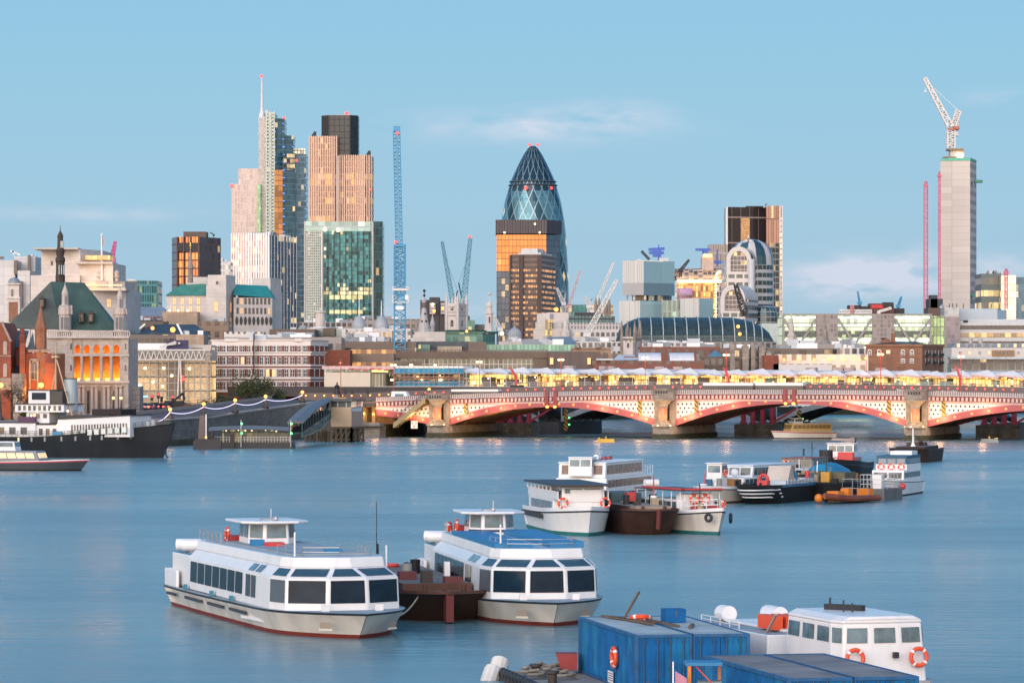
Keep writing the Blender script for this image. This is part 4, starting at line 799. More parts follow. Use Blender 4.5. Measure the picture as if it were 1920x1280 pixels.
# ================================================================ lit glass office and the brick and white hotel
Y=905;t=thing('glass_office','glass fronted office glowing warm inside with roof screen','building',(wx(320,Y),Y,5));rz=lambda p:wz(p,Y)
stack(t,'lit_interior',front(246,393,Y+6,20),676,Y,facade('warm_lit_interior',6.2,3.4,.05,.12,(.30,.2,.1),(.62,.46,.28),.93,(1,.60,.24),1.05,metal=0,rough=.6,gvar=.5,seed=101),ybot=790)
def glass_skin():
 m=bpy.data.materials.new('clear_glass_skin');m.use_nodes=True;n=NT(m.node_tree);b=n.n['Principled BSDF'];u_,v_,_=n.xyz(n.add('ShaderNodeTexCoord').outputs['UV'])
 fr=n.m('MAXIMUM',n.m('LESS_THAN',n.m('FRACT',n.m('DIVIDE',u_,1.55)),.1),n.m('LESS_THAN',n.m('FRACT',n.m('DIVIDE',v_,1.75)),.1))
 n.put(b.inputs['Base Color'],n.mix(fr,(.30,.30,.28),(.36,.35,.32)));n.put(b.inputs['Alpha'],n.m('MAXIMUM',n.m('MULTIPLY',fr,.9),.30));b.inputs['Roughness'].default_value=.1;return m
mb=MB();mb.prism(front(243,395,Y,4),4.5,rz(657));mb.build('glass_skin',glass_skin(),t)
stack(t,'upper_wall',front(243,394,Y+1.5,22),655,Y,mat('pale_upper_wall',(.50,.46,.41),.5,var=.08),ybot=676)
mb=MB()
for k in range(13):
 x0,x1=246+k*10.6,246+(k+1)*10.6;mb.bar(at(x0,657,Y-.3),at((x0+x1)/2,674,Y-.3),.22);mb.bar(at((x0+x1)/2,674,Y-.3),at(x1,657,Y-.3),.22)
mb.bar(at(243,674,Y-.3),at(384,674,Y-.3),.3);mb.bar(at(243,656,Y-.3),at(395,656,Y-.3),.35);mb.bar(at(336,675,Y-.6),at(333,748,Y-.6),.35);mb.bar(at(338,675,Y-.6),at(341,748,Y-.6),.35);mb.build('truss',STEEL,t)
stack(t,'brown_screen',front(312,345,Y+3,2.5),677,Y,mat('brown_blind',(.20,.135,.10),.6),ybot=749)
stack(t,'roof_storey',front(243,312,Y+6,16),643,Y,WHITE,ybot=655);stack(t,'roof_plant',front(340,396,Y+8,16),646,Y,facade('roof_plant_lit',4,3,.3,.3,(.5,.47,.42),(.4,.34,.26),.5,(1,.75,.4),1.0,metal=0),ybot=656)
stack(t,'roof_screen',front(312.5,353,Y+4,.8),637,Y,mat('navy_screen',(.012,.012,.085),.4),ybot=655)
mb=MB();mb.bar(at(300,651,Y+3),at(330,641,Y+3),.5);mb.bar(at(318,646,Y+3),at(338,643,Y+3),.4);mb.bar(at(326,640,Y+3),at(334,645,Y+3),.4);mb.build('cleaning_crane',STEEL,t)
for q in((252,693),(272,690),(307,690),(322,704),(355,691),(262,722),(305,724),(287,716)):beacon(t,*q,Y-.4,.36,WHL,'interior_lamp')
for q in((341,706),(344,711),(340,713)):beacon(t,*q,Y-.4,.33,REDL,'interior_lamp')
Y=935;t=thing('brick_hotel','red brick and white banded building with rows of sash windows','building',(wx(490,Y),Y,5));rz=lambda p:wz(p,Y)
P=rect(397,581,609,Y,R(6));P[1]=(wx(609,Y),Y+12);P[2]=(P[2][0],Y+40);mb=MB();mb.prism(P,5,rz(640),0,1);mb.build('wall',[BRICK,LEAD],t)
G=grow(P,.22);mb=MB()
for y0,y1 in((637,648),(660,666.5),(683,686.5),(706.5,710.5),(730.5,735),(689.5,691.5),(713,715.5)):mb.prism(G,rz(y1),rz(y0),0)
mb.prism(grow(P,.5),rz(638.5),rz(636.5));mb.prism(grow(P,.55),rz(661),rz(659));mb.box(wx(553,Y),wx(566,Y),Y-.4,Y+.5,rz(640),rz(634.5));mb.box(wx(421,Y),wx(446,Y),Y+1.5,Y+3,rz(640),rz(634.5));mb.build('white_bands',mat('white_stucco',(.66,.62,.60),.6,var=.08),t)
for r,(y1,hh)in enumerate(((659.5,12),(682.5,14),(706,14.5),(730,14))):
 wing_windows(t,P[3],P[0],rz(y1),1,15,.95,hh*Y/FP-.05,3,WINW,.02,.985,lit=.04,recess=.12,frame=.14)
 mb=MB();a,b=Vector((*P[3],0)),Vector((*P[0],0));dd=(b-a).normalized();nn=Vector((dd.y,-dd.x,0))
 for k in range(8):
  p=a+(b-a)*(.012+k*.1296)+nn*.1;mb.cut();mb.bar((p.x,p.y,rz(y1)),(p.x,p.y,rz(y1)+hh*Y/FP),.3)
 mb.build('pilaster',mat('white_stucco',(.66,.62,.60),.6,var=.08),t)
 wing_windows(t,P[0],P[1],rz(y1),1,3,.8,hh*Y/FP-.05,3,WINW,.1,.95,recess=.12,frame=.26)
mb=MB();mb.box(wx(466,Y),wx(475,Y),Y+2,Y+6,rz(640),rz(622));mb.box(wx(476,Y),wx(497,Y),Y+5,Y+9,rz(640),rz(628));mb.build('roof_plant',PALEG,t);mb=MB();mb.box(wx(475,Y),wx(477,Y),Y-.5,Y+.3,rz(700),rz(625));mb.build('flue',DARK,t)
# ================================================================ roofs and blocks of the middle distance
def blk(label,xl,xr,yt,Y,d,m,roof=None,plant=0,phi=0.0,cat='building',name='building',par=True):
 t=thing(name,label,cat,(wx((xl+xr)/2,Y),Y,5));P=slant(xl,xr,Y,phi,d);stack(t,'wall',P,yt,Y,m,roof or LEAD)
 if plant:roof_plant(t,P,wz(yt,Y),plant,1.6,[PALEG,LEAD,WHITE])
 return t
def gable(t,xl,xr,y0,y1,Y,d,m,ends=None,name='roof'):
 """a ridge roof running left to right"""
 a,b=wx(xl,Y),wx(xr,Y);z0,z1=wz(y0,Y),wz(y1,Y);i=min(d*.4,(b-a)*.2);mb=MB()
 mb.face([(a,Y,z0),(b,Y,z0),(b-i,Y+d/2,z1),(a+i,Y+d/2,z1)]);mb.face([(b,Y+d,z0),(a,Y+d,z0),(a+i,Y+d/2,z1),(b-i,Y+d/2,z1)])
 mb.face([(b,Y,z0),(b,Y+d,z0),(b-i,Y+d/2,z1)],1);mb.face([(a,Y+d,z0),(a,Y,z0),(a+i,Y+d/2,z1)],1);return mb.build(name,[m,ends or m],t)
def vault(t,xl,xr,y0,y1,Y,d,m,name='roof'):
 a,b=wx(xl,Y),wx(xr,Y);z0,z1=wz(y0,Y),wz(y1,Y);mb=MB();N=8
 r=[(Y+d/2-d/2*math.cos(math.pi*i/N),z0+(z1-z0)*math.sin(math.pi*i/N))for i in range(N+1)]
 for p,q in zip(r,r[1:]):mb.face([(a,p[0],p[1]),(b,p[0],p[1]),(b,q[0],q[1]),(a,q[0],q[1])])
 mb.face([(b,p[0],p[1])for p in r]);mb.face([(a,p[0],p[1])for p in reversed(r)]);return mb.build(name,m,t)
BAND=facade('brown_band_office',2.4,3.6,.12,.5,(.135,.10,.08),(.045,.05,.055),.08,(1,.65,.3),.8,metal=.1,seed=201)
GREYB=facade('grey_slot_office',2.2,3.2,.3,.5,(.28,.255,.24),(.06,.065,.075),.06,(1,.65,.3),.8,metal=.1,seed=203)
WHITEB=facade('white_slot_office',2.0,3.1,.34,.5,(.56,.53,.51),(.10,.11,.12),.08,(1,.65,.3),.9,metal=.1,seed=204)
TANB=facade('tan_slot_wall',2.6,3.4,.45,.45,(.29,.19,.13),(.045,.045,.05),.06,(1,.6,.25),.9,metal=.1,seed=205)
BRKB=facade('brick_slot_wall',2.4,3.1,.5,.5,(.165,.05,.035),(.05,.05,.055),.06,(1,.6,.25),.8,metal=.05,seed=206)
TEALB=facade('teal_strip_office',1.8,2.6,.12,.3,(.10,.25,.21),(.05,.16,.15),.12,(1,.72,.3),.8,metal=.25,seed=207)
SLOTG=facade('dark_slot_glass',1.6,3,.2,.3,(.13,.11,.10),(.03,.035,.04),.04,metal=.2,seed=208)
# behind the lit glass office
t=blk('dark strip windowed office behind lit glass office',236,348,627,985,22,SLOTG,plant=0)
t=blk('dark slate mansard roofed block with lit terrace lamps',258,382,627,1010,24,SLOTG);gable(t,256,384,627,607,1010,24,SLATE);beacon(t,286,615,1012,.5,ORL,'terrace_lamp');beacon(t,324,618,1011,.7,ORL,'terrace_lamp');mb=MB();mb.bar(at(332,607,1008),at(342,627,1008),.5);mb.bar(at(272,607,1010),at(262,616,1010),.5);mb.build('white_hip',WHITE,t)
t=blk('purple grey mansard block with lit upper windows',236,312,592,1250,20,facade('violet_dusk_wall',1.3,3.4,.2,.4,(.16,.14,.17),(.13,.10,.12),.12,(1,.5,.25),.6,metal=.2,seed=210));gable(t,236,316,592,574,1250,20,LEAD)
t=blk('tan stone block with chimneys below copper roofs',372,428,602,1090,16,TANB,plant=2)
t=blk('brown brick roofs with small chimneys beside stone exchange',236,305,600,1120,20,BAND,plant=4)
t=blk('low tan rooftop storey behind white banded hotel',330,382,627,975,14,courses('tan_stone',(.42,.32,.24),(.30,.23,.18),.9,.08,var=.25),plant=3);
t=blk('white attic storey with small square windows',420,494,622,985,10,facade('white_square_windows',1.5,2.2,.55,.45,(.60,.57,.55),(.06,.07,.08),0,metal=0,seed=211))
t=blk('grey brown flat topped roof block',505,590,617,1010,18,CONC_B,plant=2);t=blk('long lead roofed terrace with vents and rails',420,640,632,960,20,GREYB,plant=9)
t=blk('glass rooftop pavilion with dark plant box',588,648,617,1030,14,facade('grey_roof_glass',2.5,4,.1,.15,(.32,.36,.38),(.20,.27,.30),.05,metal=.4,seed=212));stack(t,'plant_box',front(605,628,1026,6),615,1026,mat('olive_box',(.12,.10,.07),.7),ybot=630)
# classical roofs with pale domes
Y=1400;t=blk('pale classical bank with long lead roof and two shallow domes',560,770,616,Y,40,WHITEB,plant=6)
for q,r in((671,14),(713,14)):
 mb=MB();mb.lathe((wx(q,Y),Y+12,wz(616,Y)),[(r*Y/FP,0),(r*Y/FP,1.2),(r*.9*Y/FP,2.4),(r*.6*Y/FP,4.0),(r*.25*Y/FP,4.9),(.3,5.2)],18,0,True);mb.build('dome',mat('pale_dome_lead',(.34,.36,.38),.5,var=.12),t);mb=MB();mb.tube([(wx(q,Y),Y+12,wz(616,Y)+5),(wx(q,Y),Y+12,wz(560 if q<700 else 562,Y))],.25,6,0,.12);mb.build('flagpole',WHITE,t)
mb=MB();mb.lathe((wx(601,Y),Y-2,0),[(1.9,wz(612,Y)),(1.9,wz(587,Y)),(2.3,wz(586,Y)),(2.2,wz(583,Y)),(.5,wz(581,Y))],12,0,False);mb.build('chimney',STONE_W,t)
t=blk('cream colonnaded terrace with lit windows near blue crane',648,735,621,1250,18,facade('cream_lit_terrace',1.7,3.2,.5,.4,(.60,.55,.48),(.3,.2,.12),.5,(1,.66,.3),.8,metal=0,seed=213),plant=5)
t=blk('white rendered block with roof rails behind blue crane',770,812,627,1200,18,WHITEB,plant=3);t=blk('grey lead mansard terrace with dormers',560,660,604,1480,20,GREYB,plant=6);t=blk('buff stone terrace with roof tanks',652,800,598,1520,20,GREYB,plant=8)
t=blk('long mid grey roof terrace under the pale domes',585,730,632,1120,20,facade('blue_grey_terrace',2.2,3,.3,.4,(.30,.31,.32),(.12,.15,.17),.1,metal=.1,seed=214),plant=7)
# brown concrete blocks by the crane
t=blk('brown concrete office with strip of dusk blue glass',590,780,640,1000,24,BAND,plant=5);t=blk('plain red brick theatre flank',607,656,656,945,18,BRICK,CONC_B)
t=blk('stepped brown office with curved amber lit window bands',654,738,655,960,16,facade('amber_band_office',1.3,4.4,.1,.5,(.17,.12,.09),(.2,.1,.05),.55,(1,.48,.14),.75,metal=.1,seed=215));t=blk('brown concrete side block with terrace rail',736,790,676,955,12,BAND)
Y=990;t=thing('concrete_office','long brown concrete office with pale framed window strip','building',(wx(900,Y),Y,5));stack(t,'wall',front(735,1027,Y,24),671,Y,facade('pale_frame_strip',1.23,1.9,.16,.12,(.50,.45,.38),(.105,.125,.105),.0,metal=.1,seed=216));stack(t,'roof_band',front(733,1028,Y-.8,26),659,Y,CONC_B,ybot=671);mb=MB()
mb.prism(front(733,1028,Y-.6,.5),wz(657,Y),wz(656,Y))
for k in range(40):mb.box(wx(735+k*7.4,Y),wx(737+k*7.4,Y),Y-.6,Y-.2,wz(659.2,Y),wz(657,Y))
mb.build('parapet_rail',CONC_B,t);stack(t,'blank_wall',front(1000,1027,Y-.5,3),671,Y,CONC_B);stack(t,'east_wing',slant(1028,1125,Y-3,R(3),20),659,Y-3,mat('dark_brown_concrete',(.135,.105,.095),.85,streak=True));mb=MB()
for q in(1031,1101):mb.cut();mb.box(wx(q,Y),wx(q+6,Y),Y-4,Y-2.9,wz(683,Y),wz(671,Y))
mb.build('lit_window',LITP,t)
t=blk('dark slate roofed rooftop house with beige wall',782,880,640,1030,12,SLATE,SLATE);stack(t,'beige_wall',front(820,866,1026,4),649,1026,mat('beige_render',(.46,.38,.29),.7),ybot=660);stack(t,'glass_bay',front(780,806,1027,4),646,1027,TEALB,ybot=660);stack(t,'brown_house',front(878,912,1028,6),641,1028,BAND,ybot=660)
Y=1120;t=thing('green_office','curved green glass office with terrace lamp and lit rooms','building',(wx(870,Y),Y,5));P=[(wx(812,Y),Y+6),(wx(835,Y),Y),(wx(905,Y),Y),(wx(928,Y),Y+6),(wx(926,Y),Y+22),(wx(814,Y),Y+22)];stack(t,'wall',P,622,Y,TEALB);mb=MB();mb.prism(grow(P,.8),wz(624,Y),wz(621,Y));mb.build('eaves',mat('green_eaves',(.04,.15,.11),.5),t);stack(t,'roof_garden',grow(P,-3),618,Y,mat('dark_planting',(.03,.05,.03),.9,var=.4),ybot=622);beacon(t,875,621,Y-1,.4,ORL,'terrace_lamp');stack(t,'lit_room',front(826,836,Y-.3,2),626,Y,LITP,ybot=631)
t=blk('green glass rooftop pavilion with white roof boxes',910,1077,646,1040,14,facade('green_pavilion_glass',1.1,2.3,.22,.2,(.17,.28,.24),(.13,.33,.26),.0,metal=.2,seed=217),plant=5)
# towers and steeples
Y=1500;t=thing('dark_block','dark brick flats with pale balconies behind white church tower','building',(wx(815,Y),Y,5))
for a,b,yt in((788,806,562),(805,824,557),(823,837,564),(840,880,592)):stack(t,'wall',front(a,b,Y+(a%3),16),yt,Y,mat('dark_brick_flats',(.06,.055,.06),.8))
mb=MB()
for a,b in((805.5,816.5),(826.5,835)):
 for k in range(4):mb.cut();mb.box(wx(a,Y),wx(b,Y),Y-.6,Y+1,wz(572+k*5.5,Y),wz(568+k*5.5,Y))
mb.build('balcony',[mat('pale_balcony',(.40,.40,.40),.6)],t);beacon(t,811,571,Y-1,.6,WHL,'window_lamp');beacon(t,814,583,Y-1,.6,ORL,'window_lamp');beacon(t,830,578,Y-1,.5,ORL,'window_lamp')
t=blk('dark low office between church towers',876,908,608,1500,20,facade('dark_low_office',1.5,3,.2,.4,(.09,.09,.10),(.04,.06,.07),.03,seed=218));stack(t,'glass_corner',front(876,890,1490,8),600,1490,TEALB)
def gothic_tower(label,px,wl,wr,ytop,ypin,Y,m,npin=1,name='church_tower',base=None):
 t=thing(name,label,'church tower',(wx(px,Y),Y,5));P=rect(px-wl,px,px+wr,Y,R(20));stack(t,'shaft',P,ytop,Y,m,LEAD)
 for(a,b,k)in[(P[0],1,1),(P[1],1,1),(P[3],1,1),(P[2],1,1)]:
  mb=MB();r=(wl+wr)*Y/FP*.085;mb.lathe((a[0],a[1],0),[(r,5),(r,wz(ytop,Y)),(r*1.15,wz(ytop,Y)+.2),(r,wz(ytop,Y)+.6),(r*.95,wz(ytop,Y)+(wz(ypin,Y)-wz(ytop,Y))*.45),(r*.15,wz(ypin,Y))],6,0,False);mb.build('pinnacle',m,t)
 for k in range(npin):
  for(i,j)in((3,0),(0,1)):
   a=Vector(P[i]).lerp(Vector(P[j]),(k+1)/(npin+1));mb=MB();r=(wl+wr)*Y/FP*.05;mb.lathe((a.x,a.y,0),[(r,wz(ytop,Y)-1),(r,wz(ytop,Y)+(wz(ypin,Y)-wz(ytop,Y))*.3),(r*.15,wz(ypin,Y)-(wz(ypin,Y)-wz(ytop,Y))*.35)],6,0,False);mb.build('pinnacle',m,t)
 mb=MB();mb.prism(grow(P,.25),wz(ytop,Y)-.5,wz(ytop,Y)+.4);mb.build('parapet',m,t)
 return t,P
Y=1150;t,P=gothic_tower('white gothic church tower with tall corner pinnacles',858,21,16,571,549,Y,STONE_W);mb=MB();mb.prism(grow(P,.3),wz(591,Y),wz(590,Y));mb.prism(grow(P,.25),wz(585,Y),wz(584,Y));mb.build('string_course',STONE,t)
for(i,j,s0,s1)in((3,0,.28,.72),(0,1,.2,.8)):wing_windows(t,P[i],P[j],wz(582,Y),1,1,1.0,1.2,3,[STONE,DARK,LITP],s0,s1,arch=True);wing_windows(t,P[i],P[j],wz(612,Y),1,1,1.0,1.6,3,[STONE,DARK,LITP],s0,s1,arch=True)
def steeple(label,px,Y,prof,m,n=8,sub=None):t=thing('church_steeple',label,'church steeple',(wx(px,Y),Y,5));mb=MB();mb.lathe((wx(px,Y),Y,0),[(r*Y/FP,wz(p,Y))for r,p in prof],n,0,False,None,None,True,math.pi/8);mb.build('tower',m,t);return t
t=steeple('slim white church steeple with small dome left of slab',917.5,1250,[(11,660),(10.5,622),(9.5,614),(7.8,612),(7.6,590),(8.8,588),(8.4,584),(6.2,582),(5.8,576),(6.6,574),(6,570),(4,566),(1.2,564.5),(.8,563)],STONE_W,8);mb=MB();mb.bar(at(918,564,1250),at(918,551,1250),.3);mb.ball(at(918,551,1250),.6,8);mb.build('finial',STONE_W,t);mb=MB();mb.box(wx(916.4,1248),wx(918.4,1248),1248.4,1249,wz(605,1248),wz(594,1248));mb.build('belfry_opening',DARK,t)
t=steeple('grey lead bell steeple with round windows by blue crane',795,1080,[(13,660),(13,632),(10.5,611),(8.5,604),(5.5,585),(4.4,578),(4.4,564),(5,563),(3.5,561),(1.2,558),(.8,553)],mat('pale_lead',(.40,.39,.39),.55,var=.15,streak=True),10);mb=MB();mb.bar(at(795.5,560,1080),at(795.5,543,1080),.25);mb.ball(at(795.5,545,1080),.45,6);mb.ball(at(795.5,554,1080),.4,6);mb.build('finial',DARK,t);mb=MB();mb.lathe((wx(795,1080),1080,0),[(4.7*.155,wz(577,1080)),(4.7*.155,wz(567,1080))],10);mb.build('lantern',mat('brown_lantern',(.13,.10,.10),.6),t)
for q,yy in((791,602),(799,602),(797,588)):mb=MB();mb.ball(at(q,yy,1080-1.25 if yy>595 else 1080-.9),.3,8);mb.build('round_window',DARK,t)
t=blk('white stone church front with pediments under lead steeple',777,835,622,1076,8,STONE_W,plant=2)
t=steeple('short dark lantern steeple beside the lead steeple',811,1090,[(4,640),(4,614),(5,612),(5,605),(3.2,601),(1,592),(.4,586)],mat('pale_lead',(.4,.39,.39),.55),8)
Y=1200;t=thing('domed_church','small grey ribbed lead dome on a white drum','church',(wx(965,Y),Y,5));mb=MB();mb.lathe((wx(965,Y),Y,0),[(14,660),(14,644),(13,642)],16,0,False)if False else mb.lathe((wx(965,Y),Y,0),[(14*Y/FP,6),(14*Y/FP,wz(636,Y)),(12.8*Y/FP,wz(635,Y)),(12.8*Y/FP,wz(632,Y))],16,0,False);mb.build('drum',STONE_W,t)
mb=MB();N=32;pr=[(13,632),(13,627),(12,622),(9.5,618.5),(5.5,615.5),(1.2,614)];rings=[[(wx(965,Y)+math.cos(2*math.pi*k/N)*r*Y/FP*(1 if k%2 else .93),Y+math.sin(2*math.pi*k/N)*r*Y/FP*(1 if k%2 else .93),wz(p,Y))for k in range(N)]for r,p in pr];mb.loft([[Vector(q)for q in g]for g in rings]);mb.build('dome',mat('ribbed_lead',(.30,.33,.36),.5,var=.15),t);mb=MB();mb.lathe((wx(965,Y),Y,0),[(.5,wz(615,Y)),(.3,wz(610,Y)),(.6,wz(608,Y)),(.2,wz(606,Y)),(.1,wz(597,Y))],8);mb.build('finial',LEAD,t)
t=blk('white church nave roofs round the small lead dome',935,1012,640,1180,16,STONE_W,plant=4);t=thing('flood_lamp','bright floodlight glaring on roof left of small dome','floodlight',at(941,626,1190));beacon(t,941,625,1190,.65,WHL,'lamp_head');mb=MB();mb.bar(at(941,660,1190.5),at(941,626,1190.5),.3);mb.build('pole',DARK,t)
# white stepped block and its neighbours
Y=1400;t=thing('white_block','white stepped stone block with lit yellow stair window','building',(wx(1040,Y),Y,5));stack(t,'wall',front(1007,1066,Y,20),587,Y,STONE_W);stack(t,'lower_wall',front(1004,1053,Y-6,8),604,Y-6,STONE_W);stack(t,'base_wall',front(1000,1075,Y-10,8),616,Y-10,STONE_W);stack(t,'attic',front(1026,1066,Y+4,12),585,Y,STONE,ybot=590);mb=MB();mb.prism([(wx(1022,Y),Y-11),(wx(1030,Y),Y-12),(wx(1037,Y),Y-8),(wx(1030,Y),Y-5)],10,wz(600,Y));mb.build('stair_window',facade('yellow_stair_glass',1.2,2.4,.2,.15,(.3,.28,.22),(.3,.26,.16),.7,(1,.62,.16),.9,metal=0,seed=220),t);stack(t,'dark_slot',front(1031,1037,Y-.5,2),588,Y,LEAD,ybot=597);beacon(t,1043,580,Y+3,.8,ORL,'roof_lamp')
mb=MB();mb.lathe((wx(1060,Y),Y-12,0),[(1.8,wz(632,Y)),(1.8,wz(621,Y)),(1.2,wz(619,Y)),(1.0,wz(608,Y)),(.2,wz(598,Y))],8);mb.build('corner_turret',STONE_W,t)
Y=1450;t=thing('mansard_office','pale stone office with dark glazed mansard behind white cranes','building',(wx(1110,Y),Y,5));stack(t,'wall',front(1066,1163,Y,24),605,Y,facade('pale_colonnade',1.25,2.4,.4,.2,(.46,.43,.42),(.13,.14,.16),.02,metal=0,seed=221));stack(t,'lower_wall',front(1062,1170,Y-4,8),617,Y-4,WHITEB);stack(t,'mansard',front(1066,1153,Y+4,18),592,Y,facade('teal_mansard',1.35,3.6,.25,.2,(.02,.025,.04),(.02,.12,.13),0,metal=.2,seed=222),ybot=605);stack(t,'dark_roof',front(1078,1130,Y+8,10),585,Y,mat('black_roof',(.016,.018,.03),.5),ybot=593)
for k,q in enumerate((1117.5,1122,1133,1141)):
 pass
t=blk('teal glass office with beige core behind white crane',1066,1112,571,2000,20,facade('teal_far_office',2,4,.1,.15,(.08,.2,.22),(.03,.17,.18),.03,metal=.35,seed=223));t=blk('cream lit office behind twin stone turrets',1105,1150,572,1900,20,facade('cream_lit_far',2,3.4,.3,.4,(.5,.42,.32),(.3,.22,.12),.3,(1,.66,.3),.8,metal=0,seed=224))
for i,q in enumerate((1117,1123.5,1136,1142)):
 t=steeple(['leftmost of four stone turrets behind white crane','second from left of four stone turrets behind white crane','third from left of four stone turrets behind white crane','rightmost of four stone turrets behind white crane'][i],q,1600,[(3.4,620),(3.4,575),(4,573),(3,570),(2.2,563),(.4,557)],STONE_D,8);t['group']='stone turrets of a far church'
t=blk('slate roofed pavilion with white pitched canopy',1005,1085,648,1080,16,TEALB,SLATE);gable(t,1003,1088,648,631,1080,16,mat('blue_slate',(.17,.22,.27),.5));mb=MB();mb.face([at(1002,648,1079),at(1050,645,1079),at(1018,631,1084)]);mb.face([at(1000,646,1079.5),at(1002,648,1079),at(1018,631,1084)]);mb.build('white_canopy',mat('cream_canvas',(.55,.48,.42),.7),t)
t=blk('white office roofs with small square windows',1080,1166,640,1200,14,WHITEB,plant=6);t=blk('long white flat roofs in front of glass vault',1150,1330,643,1150,16,WHITEB,plant=10)
t=thing('stone_block','tan stone block with carved parapet and ball finials','building',(wx(1120,1010),1010,5));stack(t,'wall',front(1072,1146,1010,16),652,1010,TANB)
for q in(1083,1121):mb=MB();mb.lathe((wx(q,1010),1009,0),[(.8,wz(652,1010)),(.8,wz(648,1010)),(.6,wz(645,1010)),(.2,wz(643,1010))],10);mb.build('finial',STONE_D,t)
stack(t,'lower_wall',front(1120,1165,1006,8),662,1006,TANB);stack(t,'cornice',front(1071,1147,1009.5,1),651,1010,mat('tan_cornice',(.34,.25,.19),.7),ybot=654)
Y=1120;t,P=gothic_tower('weathered church tower crowned by a cluster of tall pinnacles',1190,24,12,634,600,Y,STONE_W,2);
for pc in t.children:
 if pc.name.startswith('pinnacle'):pc.data.materials[0]=STONE_D
wing_windows(t,P[3],P[0],wz(652,Y),1,1,.7,1.2,3,[STONE,DARK,LITP],.3,.7,arch=True);mb=MB();mb.prism(grow(P,.25),wz(637,Y),wz(634,Y));mb.build('cornice',STONE_D,t)
# red brick strip with white vaulted roofs
t=blk('low red brick strip of shops behind the station',1112,1320,676,955,12,BRKB,plant=0);stack(t,'pale_ledge',front(1118,1150,953,2),672,953,PALEG,ybot=675)
for i,(a,b)in enumerate(((1198,1240),(1256,1302))):
 t=thing('vaulted_shed',['white vaulted roof shed, left of the pair on the brick strip','white vaulted roof shed, right of the pair on the brick strip'][i],'shed',(wx((a+b)/2,960),960,5));stack(t,'wall',front(a,b,960,9),677,960,BRICK);vault(t,a,b,677,661,960,9,mat('white_sheet_roof',(.60,.62,.66),.5,var=.08));mb=MB();mb.box(wx(b,960),wx(b+4,960),960,965,5,wz(663,960));mb.build('gable_wall',BRICK,t)
t=blk('small blue grey pyramid roofed house by the brick strip',1170,1200,668,968,8,BRKB);gable(t,1150,1200,675,665,966,8,mat('pale_blue_roof',(.45,.50,.56),.5));
# tan and brown blocks under the glass vault
t=blk('brown tiled roof terrace with arched dormers',1200,1350,650,1060,16,BRKB,BRICK_B,plant=9);t=blk('dusky brown roof terrace in front of the glass vault',1280,1460,652,1100,16,BAND,plant=8)
t=thing('stone_block','tan stone office with tall chimneys and dark windows','building',(wx(1370,985),985,5));stack(t,'wall',front(1303,1360,985,14),668,985,CONC_B);stack(t,'wall',front(1358,1432,983,14),672,983,BAND)
for a,b,yt in((1369,1378,645),(1392,1404,648),(1408,1416,646),(1423,1434,648),(1306,1312,668),(1436,1446,660)):mb=MB();mb.box(wx(a,980),wx(b,980),980,984,5,wz(yt,980));mb.lathe((wx((a+b)/2,980),982,wz(yt,980)),[(.6,0),(.5,.5),(.2,.7)],8);mb.build('chimney',STONE_D,t)
wing_windows(t,(wx(1303,985),985),(wx(1360,985),985),wz(684,985),1,4,1.3,1.6,3,WINS,.05,.95);mb=MB();mb.face([at(1325,668,985),at(1357,668,985),at(1341,656,990)]);mb.face([at(1357,668,985),(wx(1357,985),996,wz(668,985)),at(1341,656,990)]);mb.build('glass_pyramid',mat('blue_glass_roof',(.16,.3,.36),.25,.3),t);stack(t,'roof_house',front(1304,1320,988,5),656,988,SLOTG,ybot=668)
t=blk('red brick wall house with lit lamps',1432,1460,666,975,10,BRICK);t=thing('white_arcade','low white arcade with row of warm lamps','building',(wx(1545,985),985,5));stack(t,'wall',front(1458,1628,985,10),664,985,facade('white_arcade_wall',2.6,3.4,.5,.35,(.62,.58,.52),(.34,.27,.2),.35,(1,.7,.36),.8,metal=0,seed=230));stack(t,'lower_gables',front(1450,1560,975,6),682,975,WHITEB)
for q in(1470,1498,1527,1556,1584,1612):beacon(t,q,674,984,.35,ORL,'wall_lamp');light(at(q,674,983.2),WARM,60)
t=blk('brown flat roofed block with long lead roof light',1440,1640,653,1060,16,BAND,plant=9);t=blk('dark low roofs under the lit office',1455,1620,645,1160,16,GREYB,plant=8);t=blk('pale lead roof house right of the arcade',1575,1632,652,1035,10,WHITEB,plant=3)
t=steeple('small white stone steeple in front of lit office, left of two',1484,1180,[(15,665),(14,650),(12,640),(8,637),(8,628),(5.5,624),(5.2,610),(3.4,606),(3,597),(1.2,590),(.5,575)],STONE,8);t=steeple('small grey stone steeple in front of lit office, right of two',1547,1200,[(13,668),(13,645),(9,642),(5.5,636),(5,622),(3.2,619),(2.8,610),(.8,596),(.4,588)],STONE_D,8)
# --- long glass vault
Y=1300;t=thing('glass_vault','long dark glass barrel vault with pale curved ribs','vaulted hall',(wx(1300,Y),Y,5))
def vault_pts(px,yb=641,d=34,apex=593.5,n=12):
 out=[]
 for i in range(n+1):
  a=math.pi*i/n;out.append(Vector((wx(px,Y),Y+d/2-d/2*math.cos(a),wz(yb,Y)+(wz(apex,Y)-wz(yb,Y))*math.sin(a))))
 return out
sec=[];NS=40
for k in range(NS+1):
 f=k/NS;px=1155+f*(1452-1155);e=min(1,f/.20,(1-f)/.30);e=max(0,e);hgt=math.sqrt(max(0,1-(1-e)**2));sec.append(vault_pts(px,641,34*(.35+.65*hgt),641-47.5*max(hgt,.02)))
mb=MB();mb.loft(sec,0,False,False,False)
for fi in range(len(mb.f)):k=fi//12;i=fi%12;mb.uv[fi]=[(k*1.4,i*2.),(k*1.4,i*2.+2.),(k*1.4+1.4,i*2.+2.),(k*1.4+1.4,i*2.)]
